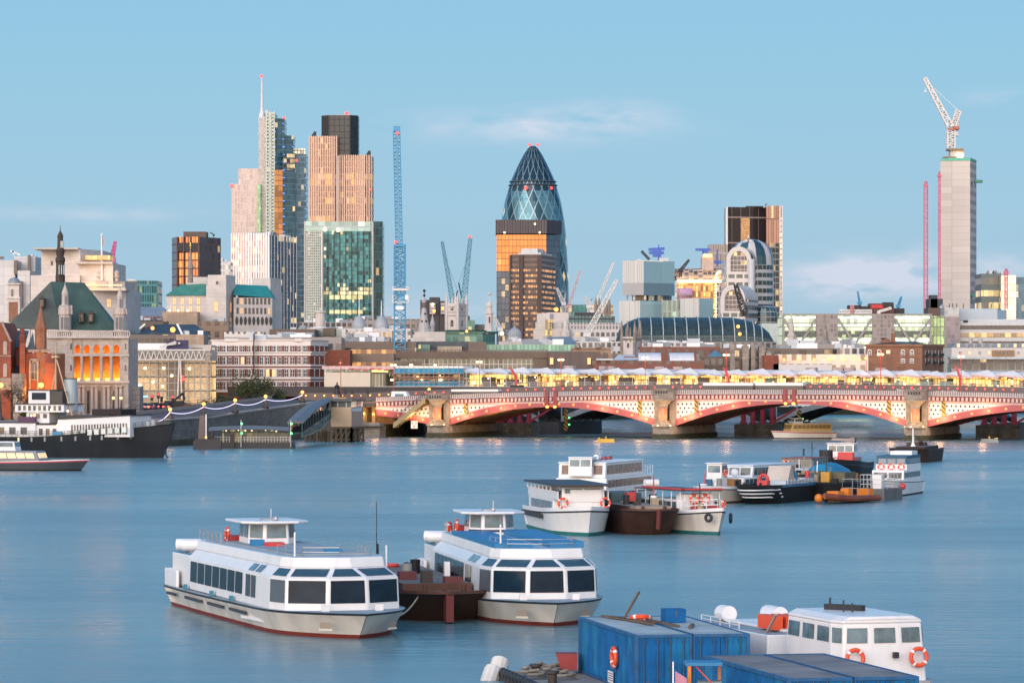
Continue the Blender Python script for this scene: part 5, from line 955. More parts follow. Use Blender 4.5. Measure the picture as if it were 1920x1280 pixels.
mb.build('glass_roof',facade('vault_glass',1.4,1.0,.12,.28,(.03,.042,.045),(.028,.058,.060),.0,metal=.05,rough=.35,gvar=.35,seed=231,wob=0),t)
mb=MB()
for k in(6,9,12,15,18,21,24,27,30,33,35,37):mb.cut();mb.tube([p+Vector((0,-.25,.25))for p in sec[k][:9]],.24,5)
mb.build('rib',mat('pale_rib',(.42,.45,.44),.5),t);beacon(t,1384,612,Y+2,.6,ORL,'lamp');beacon(t,1387,626,Y-1,.6,ORL,'lamp')
stack(t,'base_wall',front(1150,1456,Y-2,38),641,Y,GREYB)
t=blk('pale curved theatre roof right of the glass vault',1428,1470,606,1420,20,mat('pale_green_panel',(.44,.52,.49),.5))
# --- long lit office with braced bays
Y=1250;t=thing('lit_office','long office with bright green white floors and diagonal braces','building',(wx(1620,Y),Y,5))
flo=facade('lit_green_floors',1.15,3.05,.1,.12,(.34,.36,.30),(.40,.48,.36),1.0,(.82,1,.62),.62,metal=.1,rough=.3,gvar=.5,seed=240)
for a,b in((1468,1531),(1570,1636),(1676,1746)):stack(t,'lit_bay',front(a,b,Y+2,20),590,Y,flo)
stack(t,'side_bay',slant(1745,1772,Y+2,R(8),20),592,Y,facade('lit_green_side',1.3,3.05,.2,.12,(.2,.22,.18),(.3,.4,.2),.8,(.75,1,.4),.5,metal=.1,seed=241))
mb=MB()
for a,b in((1468,1531),(1570,1636),(1676,1746)):
 for k,yy in enumerate((594,608.5,636,650)):mb.box(wx(a+1,Y),wx(b-1,Y),Y+1.6,Y+1.9,wz(yy+2.4,Y),wz(yy,Y))
mb.box(wx(1747,Y),wx(1770,Y),Y+3,Y+3.2,wz(611,Y),wz(609,Y));mb.build('ceiling_lights',lamp('strip_light',(.92,1,.80),2.0),t)
for a,b in((1531,1571),(1636,1677)):stack(t,'stone_pier',front(a,b,Y,22),588,Y,facade('tan_grid_pier',1.2,1.5,.22,.22,(.33,.28,.25),(.27,.235,.22),0,metal=0,rough=.8,seed=242,wob=0))
mb=MB()
for a,b in((1468,1531),(1570,1636),(1676,1746)):
 mb.cut();c=(a+b)/2
 for p,q in(((a,596),(c,645)),((c,645),(b,596)),((a,636),(a+10,655)),((b-10,655),(b,636))):mb.bar(at(*p,Y+.6),at(*q,Y+.6),.75)
 mb.box(wx(a,Y),wx(b,Y),Y+.4,Y+1,wz(606,Y),wz(604.5,Y));mb.box(wx(a,Y),wx(b,Y),Y+.4,Y+1,wz(591,Y),wz(588,Y))
mb.cut();mb.bar(at(1745,588,Y+.6),at(1745,655,Y+.6),.8);mb.bar(at(1469,590,Y+.6),at(1469,655,Y+.6),.8);mb.build('brace',mat('grey_brace',(.27,.25,.24),.5),t)
mb=MB()
for a,b in((1468,1531),(1570,1636),(1676,1746)):mb.cut();mb.box(wx(a,Y),wx(b,Y),Y+1.5,Y+1.8,wz(632,Y),wz(620,Y))
mb.box(wx(1747,Y),wx(1771,Y),Y+2.6,Y+3,wz(634,Y),wz(619,Y));mb.build('dark_storey',facade('dark_storey_glass',1.5,2,.12,.1,(.1,.12,.12),(.03,.07,.07),.15,(.9,.9,.4),.6,metal=.3,seed=243),t)
stack(t,'roof_house',front(1632,1676,Y+6,10),568,Y,mat('rust_brown_cladding',(.12,.05,.045),.6),ybot=588);stack(t,'plant_room',front(1592,1615,Y+10,8),571,Y,DARK,ybot=580);stack(t,'plant_room',front(1614,1634,Y+10,8),573,Y,DARK,ybot=580);stack(t,'plant_room',front(1676,1696,Y+8,8),577,Y,DARK,ybot=588);stack(t,'red_panel',front(1635,1657,Y+5.6,.5),571,Y,mat('red_panel_paint',(.6,.02,.03),.5),ybot=577);stack(t,'grey_house',front(1656,1675,Y+5,4),566,Y,DARK,ybot=575)
mb=MB();mb.lattice(at(1572,584,Y+5),at(1634,584,Y+5),1.1,12,.22);mb.build('roof_truss',STEEL,t);mb=MB();mb.lattice(at(1648,584,Y+3),at(1671,577,Y+3),.6,7,.2);mb.box(wx(1646,Y),wx(1652,Y),Y+2,Y+4,wz(588,Y),wz(582,Y));mb.build('roof_crane',STEEL,t)
mb=MB()
for q in(1596,1600):mb.tube([at(q,588,Y+4),at(q,572,Y+4)],.35,6)
mb.build('red_flues',mat('red_white_flue',(.5,.2,.2),.5),t)
t=blk('dark plant box block left of the concrete core',1742,1768,560,1900,16,mat('navy_cladding',(.035,.045,.06),.6));stack(t,'top_box',front(1745,1758,1900,10),553,1900,mat('navy_cladding',(.035,.045,.06),.6));t=blk('brown cladded roof block under the concrete core',1740,1780,577,1500,16,mat('brown_cladding',(.10,.065,.055),.6),plant=2)
# --- white offices right
Y=1300;t=thing('white_office','white banded office with amber lit window strip at far right','building',(wx(1870,Y),Y,5));wb=facade('white_band_office',2.7,60,.08,.02,(.52,.51,.50),(.5,.5,.5),0,metal=0,rough=.6,wob=0)
stack(t,'wall',front(1799,1960,Y,24),605,Y,mat('white_panel_wall',(.55,.54,.54),.55,var=.06));mb=MB();mb.box(wx(1801,Y),wx(1960,Y),Y-.3,Y,wz(632,Y),wz(624,Y));mb.build('window_strip',facade('amber_strip',2.1,40,.14,.01,(.4,.38,.35),(.34,.22,.1),.75,(1,.58,.2),.9,metal=0,seed=250),t)
mb=MB();mb.box(wx(1800,Y),wx(1960,Y),Y-.3,Y,wz(617,Y),wz(610,Y));mb.box(wx(1800,Y),wx(1960,Y),Y-.3,Y,wz(643,Y),wz(639.5,Y));mb.build('dark_window_strip',SLOTG,t)
stack(t,'roof_storey',front(1815,1960,Y+5,14),598,Y,PALEG,ybot=606);stack(t,'stair_tower',front(1771,1800,Y-3,12),594,Y,facade('pink_tile_wall',1.5,1.5,.05,.05,(.40,.33,.32),(.34,.265,.265),0,metal=0,rough=.7,gvar=.25,wob=0,seed=251));stack(t,'tower_top',front(1771,1798,Y-3,12),577,Y,facade('grid_glass_top',1.3,1.6,.2,.2,(.40,.42,.43),(.30,.33,.35),0,metal=.1,seed=252),ybot=594);stack(t,'roof_box',front(1797,1870,Y+6,12),578,Y,mat('blue_grey_panel',(.42,.48,.53),.5,var=.05),ybot=600);stack(t,'roof_box_end',slant(1869,1889,Y+6,R(30),8),580,Y,mat('blue_box_end',(.22,.34,.42),.4,var=.05),ybot=600)
mb=MB()
for q in(1780,1787,1793,1806,1858):mb.bar(at(q,578,Y+2),at(q+random.uniform(-2,2),569,Y+2),.25)
mb.build('roof_aerials',DARK,t)
Y=1120;t=thing('mansard_terrace','cream terrace with grey mansard and dormer windows at right','building',(wx(1855,Y),Y,5));stack(t,'wall',front(1784,1960,Y,18),652,Y,mat('cream_render',(.58,.54,.50),.6,var=.06));a=front(1784,1960,Y+.5,14);mb=MB();mb.prism(a,wz(652,Y),wz(643,Y),0,0,grow(a,-1.2));mb.build('mansard_roof',mat('grey_slate',(.20,.22,.23),.6),t)
wing_windows(t,(wx(1786,Y),Y+.3),(wx(1960,Y),Y+.3),wz(651,Y),1,11,.9,1.1,3,WINW,.02,.98,lit=.2,recess=.35);wing_windows(t,(wx(1786,Y),Y),(wx(1960,Y),Y),wz(664,Y),1,9,.8,.9,3,WINW,.03,.97,lit=.5);stack(t,'tan_panel',front(1860,1902,Y-.4,1),656,Y,mat('tan_panel',(.33,.19,.10),.7),ybot=668)
for q in(1825,1843):mb=MB();mb.lathe((wx(q,Y),Y+6,0),[(.6,wz(644,Y)),(.6,wz(636,Y)),(.75,wz(635.5,Y)),(.6,wz(634,Y))],8);mb.build('chimney_pot',STONE,t)
wing_windows(t,(wx(1862,Y),Y-.4),(wx(1901,Y),Y-.4),wz(664.5,Y),1,5,.7,.95,3,WINS,.05,.95)
t=blk('long white verandah with rail and shop fronts at right',1784,1960,671,1050,10,facade('verandah_front',2.0,2.2,.12,.15,(.36,.37,.36),(.09,.10,.10),.06,(1,.65,.3),.7,metal=0,seed=253));stack(t,'verandah_roof',front(1782,1960,1046,8),669,1046,mat('pale_verandah',(.50,.54,.55),.5),ybot=673)
Y=1010;t=thing('brick_warehouse','brown brick warehouse with white arched windows and slate roof','building',(wx(1705,Y),Y,5));P=rect(1625,1729,1785,Y,R(10));P[1]=(wx(1785,Y),Y+20);P[2]=(wx(1770,Y),Y+40);stack(t,'wall',P,645,Y,BRICK_B);mb=MB();mb.prism(grow(P,.3),wz(650,Y),wz(645,Y));mb.build('cornice',BRICK_B,t)
for yy in(664.5,681):wing_windows(t,P[3],P[0],wz(yy,Y),1,5,1.1,1.3,3,WINW,.04,.36,recess=.1,frame=.2)if False else None
for(s0,s1,lt)in((.03,.11,0),(.20,.28,0),(.62,.70,0),(.78,.86,0)):
 wing_windows(t,P[3],P[0],wz(666,Y),1,1,1.1,1.1,3,WINW,s0,s1,lit=lt,recess=.1,arch=True,frame=.22)
 if s0>.5:wing_windows(t,P[3],P[0],wz(681,Y),1,1,1.1,1.3,3,WINW,s0,s1,recess=.1,frame=.22)
wing_windows(t,P[3],P[0],wz(663,Y),1,1,1.1,1.0,3,WINW,.36,.44,lit=1,recess=.1,frame=.1)
wing_windows(t,P[0],P[1],wz(666,Y),1,6,.75,1.4,3,WINW,.05,.98,recess=.1,frame=.2);wing_windows(t,P[0],P[1],wz(681,Y),1,6,.75,1.4,3,WINW,.05,.98,recess=.1,frame=.2)
mb=MB()
for f in(.2,.55,.85):
 a,b=Vector(P[0]),Vector(P[1]);p=a.lerp(b,f);d=(b-a).normalized();
 for yy in(667,682):mb.cut();mb.obox((p.x+.4,p.y-.4),d,1.8,.9,wz(yy,Y),wz(yy-5,Y))
mb.build('balcony',DARK,t);gable(t,1648,1740,644,640,Y+4,14,SLATE);mb=MB();mb.face([at(1648,642,Y+6),at(1676,642,Y+6),at(1662,633,Y+6)]);mb.face([at(1676,642,Y+6),(wx(1676,Y),Y+16,wz(642,Y)),(wx(1662,Y),Y+16,wz(633,Y)),at(1662,633,Y+6)]);mb.build('gabled_roof',[BRICK_B],t);mb=MB();mb.box(wx(1677,Y),wx(1683,Y),Y+6,Y+8,wz(642,Y),wz(624,Y));mb.build('chimney',BRICK_B,t)
# ================================================================ cranes
def luffer(label,px,Y,ybase,ymast,jib,m,w=1.6,aframe=None,n=14,wj=1.4,cat='crane',back=1):
 t=thing('tower_crane',label,cat,at(px,ybase,Y));mb=MB();mb.lattice(at(px,ybase,Y),at(px,ymast,Y),w,max(4,int(abs(ybase-ymast)/6)),.22);mb.build('mast',m,t)
 mb=MB();mb.lattice(at(px,ymast,Y),at(*jib,Y-1),wj,n,.2,0,wj*.5);mb.build('jib',m,t)
 mb=MB();mb.box(wx(px,Y)-1.2,wx(px,Y)+1.2,Y-1.2,Y+1.2,wz(ymast,Y)-.6,wz(ymast,Y)+.8);mb.build('slewing_cab',m,t)
 if aframe:
  mb=MB();mb.bar(at(px,ymast,Y),at(*aframe,Y),.4);mb.bar(at(px+2*back,ymast,Y),at(*aframe,Y),.4);mb.bar(at(*aframe,Y),(at(*jib,Y)*.75+at(px,ymast,Y)*.25),.14);mb.build('a_frame',m,t)
 return t
Y=1000;t=thing('tower_crane','tall blue tower crane mast with climbing frame rising above the roofs','crane',at(749,700,Y));mb=MB()
mb.lattice(at(749.5,700,Y),at(749.5,462,Y),2.9,24,.2);mb.build('mast',BLUE_ST,t);mb=MB();mb.lattice(at(748.5,470,Y),at(743.5,246,Y),1.75,34,.15);mb.build('jib',BLUE_ST,t)
mb=MB();mb.lattice(at(750,548,Y),at(750,462,Y),2.2,9,.16);mb.build('inner_tower',BLUE_ST,t);mb=MB();mb.box(wx(739,Y),wx(761,Y),Y-1.4,Y+1.4,wz(462,Y),wz(458,Y));mb.box(wx(738,Y),wx(750,Y),Y-.9,Y+.9,wz(247,Y),wz(237,Y));mb.build('head_frame',BLUE_ST,t)
mb=MB();mb.box(wx(737,Y),wx(765,Y),Y-1.8,Y+1.8,wz(545,Y),wz(541,Y));mb.box(wx(735,Y),wx(767,Y),Y-2,Y+2,wz(568,Y),wz(566.5,Y))
for q in(736,766):
 for y0,y1 in((538,545),(554,568)):mb.bar(at(q,y1,Y-2),at(q,y0,Y-2),.15)
 for yy in(538,554,561):mb.bar(at(q,yy,Y-2),at(q+(7 if q<750 else-7),yy,Y-2),.15)
mb.build('work_platform',STEEL,t);mb=MB();mb.box(wx(743,Y),wx(757,Y),Y-2.1,Y-1.5,wz(581,Y),wz(574,Y));mb.box(wx(760,Y),wx(765,Y),Y-2.1,Y-1.5,wz(562,Y),wz(553,Y));mb.build('white_banner',WHITE,t);mb=MB();mb.prism(front(741,760,Y-1.3,2.6),wz(556,Y),wz(549,Y));mb.build('slewing_ring',BLUE_ST,t);beacon(t,742,454,Y-1.5,.4);beacon(t,745,250,Y-1.2,.4)
luffer('blue luffing crane leaning left behind the white church tower',850,1350,600,572,(829,453),mat('teal_blue_steel',(.05,.22,.32),.5),1.6,(858,545),18,1.7);t=luffer('blue luffing crane leaning right behind the white church tower',868,1340,600,575,(882,447),mat('teal_blue_steel',(.05,.22,.32),.5),1.6,(860,530),18,2.2);beacon(t,881,444,1339,.5)
luffer('red tower crane mast standing free left of concrete core',1736,2200,585,349,(1736,340),PINK_ST,2.2,None,2,2.2);luffer('slim red mast against the side of the concrete core',1761.5,2290,570,330,(1761.5,322),PINK_ST,1.2,None,2,1.2)
luffer('white luffing crane, upper one left of glass cubes',1112,1700,600,585,(1150,493),WHITE_ST,1.4,(1118,560),12,1.5);luffer('white luffing crane in front of mansard office',1100,1300,632,628,(1157,525),WHITE_ST,1.6,None,16,2.0)
luffer('white crane with twin legs beside bullet tower',1057,2000,600,570,(1044,540),WHITE_ST,2,(1060,545),6,1.8);luffer('red and white tipped crane right of bullet tower',1066,2000,600,575,(1088,507),mat('pink_white_steel',(.58,.35,.36),.5),1.6,None,10,1.4);luffer('small white crane above teal far office',1104,1900,590,575,(1098,556),WHITE_ST,1.4,(1110,560),5,1.2)
luffer('white crane jib resting low left of small dome',938,1600,630,618,(926,592),WHITE_ST,1.4,None,6,1.4);luffer('pink luffing crane above the stone office roof',209,1150,492,488,(216,453),mat('pink_magenta_steel',(.55,.10,.28),.5),1.0,None,9,1.3);luffer('dark crane beside the lit orange building',1276,1800,520,507,(1292,487),DARK,1.2,None,7,1.4)
luffer('tiny blue crane jib leaning left above lit office',1612,2000,575,568,(1608,546),BLUE_ST,1,None,5,1);luffer('tiny blue crane jib leaning right above lit office',1684,2000,580,574,(1690,556),BLUE_ST,1,None,5,1);luffer('small red crane mast in front of cream glass block',1886.5,1900,580,512,(1886.5,504),PINK_ST,1.3,None,2,1.6);luffer('dark mobile crane boom in front of arched building',1396,1500,592,586,(1379,533),DARK,1.6,None,10,2.4)
# ================================================================ road bridge
P0=Vector((-16.4,848,0));PU=Vector((.946,-.3245,0)).normalized();PV=Vector((-PU.y,PU.x,0));BA=math.atan2(PU.y,PU.x)
def bp(u,v,z):return P0+PU*u+PV*v+Vector((0,0,z))
def ub(px,v):
 b=P0+PV*v;k=(px-CX)/FP;return(k*b.y-b.x)/(PU.x-k*PU.y)
def bat(px,py,v):
 q=bp(ub(px,v),v,0);return Vector((q.x,q.y,wz(py,q.y)))
def zt(u):return 9.74+.0335*u-.00022*u*u
def sweep(mb,us,lo,hi,v0,v1,m=0,mt=None):
 """a bar that follows the bridge between two height curves"""
 for a,b in zip(us,us[1:]):
  A=[bp(a,v0,lo(a)),bp(b,v0,lo(b)),bp(b,v1,lo(b)),bp(a,v1,lo(a))];B=[bp(a,v0,hi(a)),bp(b,v0,hi(b)),bp(b,v1,hi(b)),bp(a,v1,hi(a))]
  fl=lambda p,q:[(a if i in(0,3)else b,0)for i in range(4)]
  mb.face([A[0],A[1],B[1],B[0]],m,[(a,lo(a)-zt(a)),(b,lo(b)-zt(b)),(b,hi(b)-zt(b)),(a,hi(a)-zt(a))]);mb.face([B[0],B[1],B[2],B[3]],m if mt is None else mt);mb.face([A[3],A[2],A[1],A[0]],m);mb.face([A[2],A[3],B[3],B[2]],m)
 a,b=us[0],us[-1]
 mb.face([bp(a,v1,lo(a)),bp(a,v0,lo(a)),bp(a,v0,hi(a)),bp(a,v1,hi(a))],m);mb.face([bp(b,v0,lo(b)),bp(b,v1,lo(b)),bp(b,v1,hi(b)),bp(b,v0,hi(b))],m)
def span(a,b,n):return[a+(b-a)*i/n for i in range(n+1)]
bt=thing('road_bridge','long pink and white iron arched road bridge on granite piers','bridge',tuple(bp(55,15,0)))
PIERS=[0.0,ub(1248,0),ub(1720,0),ub(1720,0)+58];SP=[(-48,PIERS[0])]+[(PIERS[i],PIERS[i+1])for i in range(3)];BWID=32
PINK=mat('pink_red_paint',(.38,.080,.085),.45,var=.1);PINK_P=mat('pale_pink_paint',(.56,.36,.33),.5,var=.08);REDP=mat('dark_red_paint',(.26,.045,.045),.5)
def holes_mat():
 m=bpy.data.materials.new('pierced_white_iron');m.use_nodes=True;n=NT(m.node_tree);b=n.n['Principled BSDF'];u_,v_,_=n.xyz(n.add('ShaderNodeTexCoord').outputs['UV'])
 vv=n.m('DIVIDE',v_,.9);row=n.m('FLOOR',vv);uu=n.m('ADD',n.m('DIVIDE',u_,1.0),n.m('MULTIPLY',row,.5))
 du=n.m('ABSOLUTE',n.m('SUBTRACT',n.m('FRACT',uu),.5));dv=n.m('ABSOLUTE',n.m('SUBTRACT',n.m('FRACT',vv),.5))
 h=n.m('LESS_THAN',n.m('ADD',n.m('MULTIPLY',du,1.3),n.m('MULTIPLY',dv,.9)),.33)
 n.put(b.inputs['Base Color'],n.mix(h,(.74,.70,.64),(.03,.02,.018)));b.inputs['Roughness'].default_value=.5;return m
HOLES=holes_mat();BAL=facade('pale_balusters',.50,.98,.52,.17,(.46,.42,.42),(.17,.13,.13),0,metal=0,rough=.6,gvar=.1,wob=0)
mb=MB();us=span(-70,200,60);sweep(mb,us,lambda u:zt(u)-2.0,lambda u:zt(u)-1.25,.3,BWID-.3);mb.build('deck',mat('road_deck',(.07,.07,.07),.9),bt)
def arch_z(u,a,b,k):s=(u-a-2.3)/(b-a-4.6);s=min(max(s,0),1);c=(a+b)/2;top=zt(c)-3.45+(.35 if k==2 else 0);return 2.9+(top-2.9)*(1-(2*s-1)**2)
for k,(a,b)in enumerate(SP):
 us=span(a+2.3,b-2.3,36);vis0=-48 if k else-14
 if k==0:us=[u for u in us if u>-16]
 ring=lambda u:arch_z(u,a,b,k);rt=lambda u:arch_z(u,a,b,k)+1.42
 mb=MB();sweep(mb,us,ring,rt,0,.7);mb.build('arch_rib',PINK,bt)
 mb=MB();sweep(mb,us,lambda u:rt(u),lambda u:zt(u)-2.25,.12,.3);mb.build('spandrel',HOLES,bt)
 mb=MB();sweep(mb,us,lambda u:zt(u)-2.55,lambda u:zt(u)-2.12,-.1,.2);sweep(mb,us,lambda u:rt(u)+.0,lambda u:min(rt(u)+.22,zt(u)-2.3),0.02,.2)
 for e in(us[0],us[-1]):sweep(mb,[e-.3,e+.3],lambda u:rt(min(max(u,us[0]),us[-1])),lambda u:zt(u)-2.5,0,.25)
 mb.build('white_frame',PINK_P,bt)
 mb=MB();sweep(mb,us,lambda u:zt(u)-2.12,lambda u:zt(u)-1.0,-.12,.3,0);mb.build('cornice',REDP,bt)
 mb=MB();n=int((us[-1]-us[0])/.92)
 for i in range(n):
  u=us[0]+(i+.5)*.92;sweep(mb,[u-.24,u+.24],lambda q:zt(q)-2.0,lambda q:zt(q)-1.22,-.55,-.12)
 mb.build('brackets',mat('white_iron_bracket',(.54,.42,.37),.5),bt)
 mb=MB();sweep(mb,us,lambda u:zt(u)-1.0,lambda u:zt(u),-.3,-.12);mb.build('parapet',BAL,bt)
 # inner ribs and soffit
 mb=MB()
 for v in(4,8,12,16,20,24,28):sweep(mb,us[::2],lambda u:ring(u)+.25,lambda u:ring(u)+1.3,v,v+.5)
 for u in us[2:-2:2]:sweep(mb,[u-.15,u+.15],lambda q:ring(q)+.7,lambda q:ring(q)+1.2,.7,BWID-1)
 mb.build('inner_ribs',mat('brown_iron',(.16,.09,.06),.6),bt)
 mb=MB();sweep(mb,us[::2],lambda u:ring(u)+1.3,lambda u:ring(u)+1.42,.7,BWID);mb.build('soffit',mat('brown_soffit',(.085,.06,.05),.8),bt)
 mb=MB();sweep(mb,us,ring,rt,BWID-.7,BWID);mb.build('arch_rib',PINK,bt)
 boss=None
 for i in range(14):
  u=a+2.3+(b-a-4.6)*(i+.6)/14.2
  if k==0 and u<-14:continue
  p=bp(u,-.06,ring(u)+.72)
  if boss is None:mb=MB();mb.lathe((0,0,0),[(.02,-.12),(.30,-.05),(.30,.05)],10);boss=mb.build('boss',lamp('gilded_boss_glow',(1,.42,.10),.45),bt,local=True);o=boss  # bosses are no lamps; a faint glow stands for light on the gilding
  else:o=boss.copy();COL.objects.link(o);o.parent=bt
  o.rotation_euler=(R(-90),0,BA);o.location=p-PLACE[bt.name]
GRAN=courses('pier_granite',(.30,.25,.21),(.20,.165,.14),.75,.07,var=.35,cw=1.9);ALGAE=mat('algae_granite',(.055,.055,.03),.8,var=.5,scale=.6)
CARV=mat('carved_stone',(.40,.32,.25),.8,var=.3,scale=1.5)
for k,u in enumerate(PIERS):
 c=bp(u,-2.0,0);pr=None
 mb=MB();q=[]
 for i in range(13):a=math.pi+math.pi*i/12;q.append(bp(u+2.75*math.cos(a),-1.2+2.75*math.sin(a)*.9,0))
 q+=[bp(u+2.75,BWID+1,0),bp(u-2.75,BWID+1,0)];q=[(p.x,p.y)for p in q]
 mb.prism(q,-1.5,1.15,1,0);mb.prism(grow(q,-.02)if False else[(P0+PU*((Vector((x,y,0))-P0).dot(PU)-u)*.93+PU*u+PV*((Vector((x,y,0))-P0).dot(PV)*.97)).to_2d()[:]for x,y in q],1.15,2.75,0,0);o=mb.build('pier_base',[GRAN,ALGAE],bt)
 mb=MB();mb.lathe((c.x,c.y,0),[(2.45,2.75),(2.3,3.0),(1.75,3.55),(1.5,3.6),(1.5,3.95),(1.25,4.1)],16,0,False);mb.build('plinth',GRAN,bt)
 mb=MB();mb.lathe((c.x,c.y,0),[(1.0,4.1),(1.0,6.95)],20,0,True);mb.build('column',mat('polished_granite',(.42,.20,.13),.25,var=.2,scale=3),bt)
 mb=MB();mb.lathe((c.x,c.y,0),[(1.1,6.95),(1.25,7.05),(1.05,7.2),(1.2,7.6),(1.9,8.35),(2.15,8.6),(2.2,8.75)],16,0,False);mb.build('capital',CARV,bt)
 mb=MB();zz=zt(u);oc=[bp(u+x,y-1.2,0)for x,y in((-2.4,1.6),(-2.4,-1.0),(-1.5,-2.1),(1.5,-2.1),(2.4,-1.0),(2.4,1.6))];oc=[(p.x,p.y)for p in oc]
 mb.prism(oc,8.75,zz+.15);mb.prism(grow(oc,.15),zz+.15,zz+.4);mb.prism(grow(oc,.12),8.6,8.95);mb.build('refuge',GRAN,bt)
 for i in range(5):
  mb=MB();x=-1.2+i*.6;A=bp(u+x-.19,-3.33,0);B=bp(u+x+.19,-3.33,0);mb.face([(A.x,A.y,zz-.75),(B.x,B.y,zz-.75),(B.x,B.y,zz-.15),(A.x,A.y,zz-.15)]);mb.build('refuge_opening',DARKB,bt)
 mb=MB()
 for s in(-1,1):
  mb.cut();sweep(mb,[u+s*1.75-.6,u+s*1.75+.6],lambda q:2.8,lambda q:zt(u)-.2,-.9,1.2)
 mb.build('side_pilaster',GRAN,bt)
 mb=MB();sweep(mb,[u-2.3,u+2.3],lambda q:2.7,lambda q:zt(u)-2.1,1.2,BWID);mb.build('pier_wall',courses('rusty_pier_wall',(.12,.065,.04),(.06,.04,.03),1.2,.1,var=.6,cw=2.0),bt)
 for s,vv in((-.5,-4.1),(1.9,-3.0),(-2.1,-2.4)):
  p=bp(u+s,vv,2.95);mb=MB();mb.ball(p,.27,8,0,.6);mb.build('floodlight',WHL,bt)
 light(bp(u-.5,-4.4,4.9),(1,.56,.14),330,.3);light(bp(u+1.7,-3.0,5.0),(1,.56,.14),90,.25)
 for s in(-1,1):light(bp(u+s*5.5,-2.2,5.0),(1,.60,.28),800,.8);light(bp(u+s*15,-2.6,6.4),(1,.55,.28),560,.8)
light(bp(10,6,5.0),(1,.5,.14),900,.5);light(bp(20,10,5.6),(1,.5,.14),700,.5)
# crown lamps and striped height markers
for k in(1,2,3):
 u=sum(SP[k])/2
 for s in(-.9,.9):
  z=arch_z(u,*SP[k],k)+.1;mb=MB();mb.ball(bp(u+s,-.5,z),.38,10);mb.build('navigation_light',ORL,bt)
 mb=MB();sweep(mb,[u-1.5,u-.6],lambda q:z+.2,lambda q:zt(u)+.2,-.75,-.35);sweep(mb,[u+.6,u+1.5],lambda q:z+.2,lambda q:zt(u)+.2,-.75,-.35);mb.build('lamp_cradle',REDP,bt)
def stripes():
 m=bpy.data.materials.new('yellow_black_stripes');m.use_nodes=True;n=NT(m.node_tree);b=n.n['Principled BSDF'];u_,v_,_=n.xyz(n.add('ShaderNodeTexCoord').outputs['UV'])
 k=n.m('LESS_THAN',n.m('FRACT',n.m('DIVIDE',n.m('ADD',u_,v_),.95)),.5);n.put(b.inputs['Base Color'],n.mix(k,(.62,.30,.02),(.03,.025,.02)));return m
STR=stripes()
for px in(874,1200,1306,1667,1769):
 u=ub(px,0);k=next(i for i,s in enumerate(SP)if s[0]<=u<=s[1]);mb=MB();sweep(mb,[u-.4,u+.4],lambda q:arch_z(u,*SP[k],k)+1.3,lambda q:zt(u)-2.2,-.3,-.1);mb.build('height_marker',STR,bt)
# --- structures behind the bridge: old piers and the railway bridge
DKB=mat('dark_bridge_steel',(.035,.033,.036),.6);GRYST=mat('grey_blue_steel',(.16,.19,.21),.5)
for i,px in enumerate((985,1440,1893)):
 v=40;u=ub(px-18,v);t=thing('old_bridge_pier',['old stone pier with red iron columns behind the left river arch','old stone pier with red iron columns behind the middle river arch','old stone pier with red iron columns behind the right river arch'][i],'bridge pier',tuple(bp(u,v,0)),0,'disused red column piers')
 mb=MB();sweep(mb,[u-5,u+5],lambda q:-1.5,lambda q:2.9,v-3,v+3);mb.build('stone_base',[courses('mossy_pier_stone',(.16,.14,.10),(.08,.075,.05),.7,.1,var=.6,cw=1.5)],t)
 for x in(-3.6,-1.3,1.0,3.3):p=bp(u+x,v,0);mb=MB();mb.lathe((p.x,p.y,0),[(.85,2.9),(.85,3.3),(.6,3.5),(.6,7.2),(.9,7.5)],12,0,False);mb.build('iron_column',mat('old_red_iron',(.36,.035,.055),.5),t)
 mb=MB();mb.bar(bp(u+3.5,v,3.2),bp(u+9,v,6.4),.45);mb.build('strut',mat('old_red_iron',(.36,.035,.055),.5),t)
 mb=MB();p=bp(u+10.5+(3 if i==0 else 0),v-3,0);mb.box(p.x-.45,p.x+.45,p.y-.2,p.y,1.2,6.2);mb.build('striped_board',STR,t)
 for z in(2.2,3.8):mb=MB();mb.ball((p.x+.8,p.y-.5,z+.4),.2,8);mb.build('green_light',GRNL,t)
rt_=thing('railway_bridge','dark railway bridge with grey arches behind the road bridge','bridge',tuple(bp(60,62,0)))
RP=[ub(1056,62),ub(1500,62)-6,ub(1935,62)-6];RP=[RP[0]-(RP[1]-RP[0])]+RP
mb=MB();sweep(mb,span(-75,230,20),lambda u:9.0,lambda u:11.4,52,84);mb.build('deck',DKB,rt_)
for u in RP:mb=MB();sweep(mb,[u-2.9,u+2.9],lambda q:-1.5,lambda q:3.0,50,84);mb.build('pier',DKB,rt_)
for a,b in zip(RP,RP[1:]):
 az=lambda u:3.0+5.2*(1-(2*min(max((u-a-2.9)/(b-a-5.8),0),1)-1)**2)
 us=span(a+2.9,b-2.9,20);mb=MB();sweep(mb,us,az,lambda u:az(u)+1.3,51.5,52.3);mb.build('arch_rib',GRYST,rt_);mb=MB()
 for v in(58,64,70,76,82):sweep(mb,us,az,lambda u:az(u)+1.1,v,v+.6)
 sweep(mb,us,lambda u:az(u)+1.1,lambda u:az(u)+1.25,52.3,84);mb.build('inner_ribs',mat('dark_grey_rib',(.05,.055,.06),.6),rt_)
 mb=MB()
 for u in us[::2]:mb.bar(bp(u,51.9,az(u)+1.2),bp(u,51.9,9.2),.3)
 mb.build('spandrel_posts',GRYST,rt_)
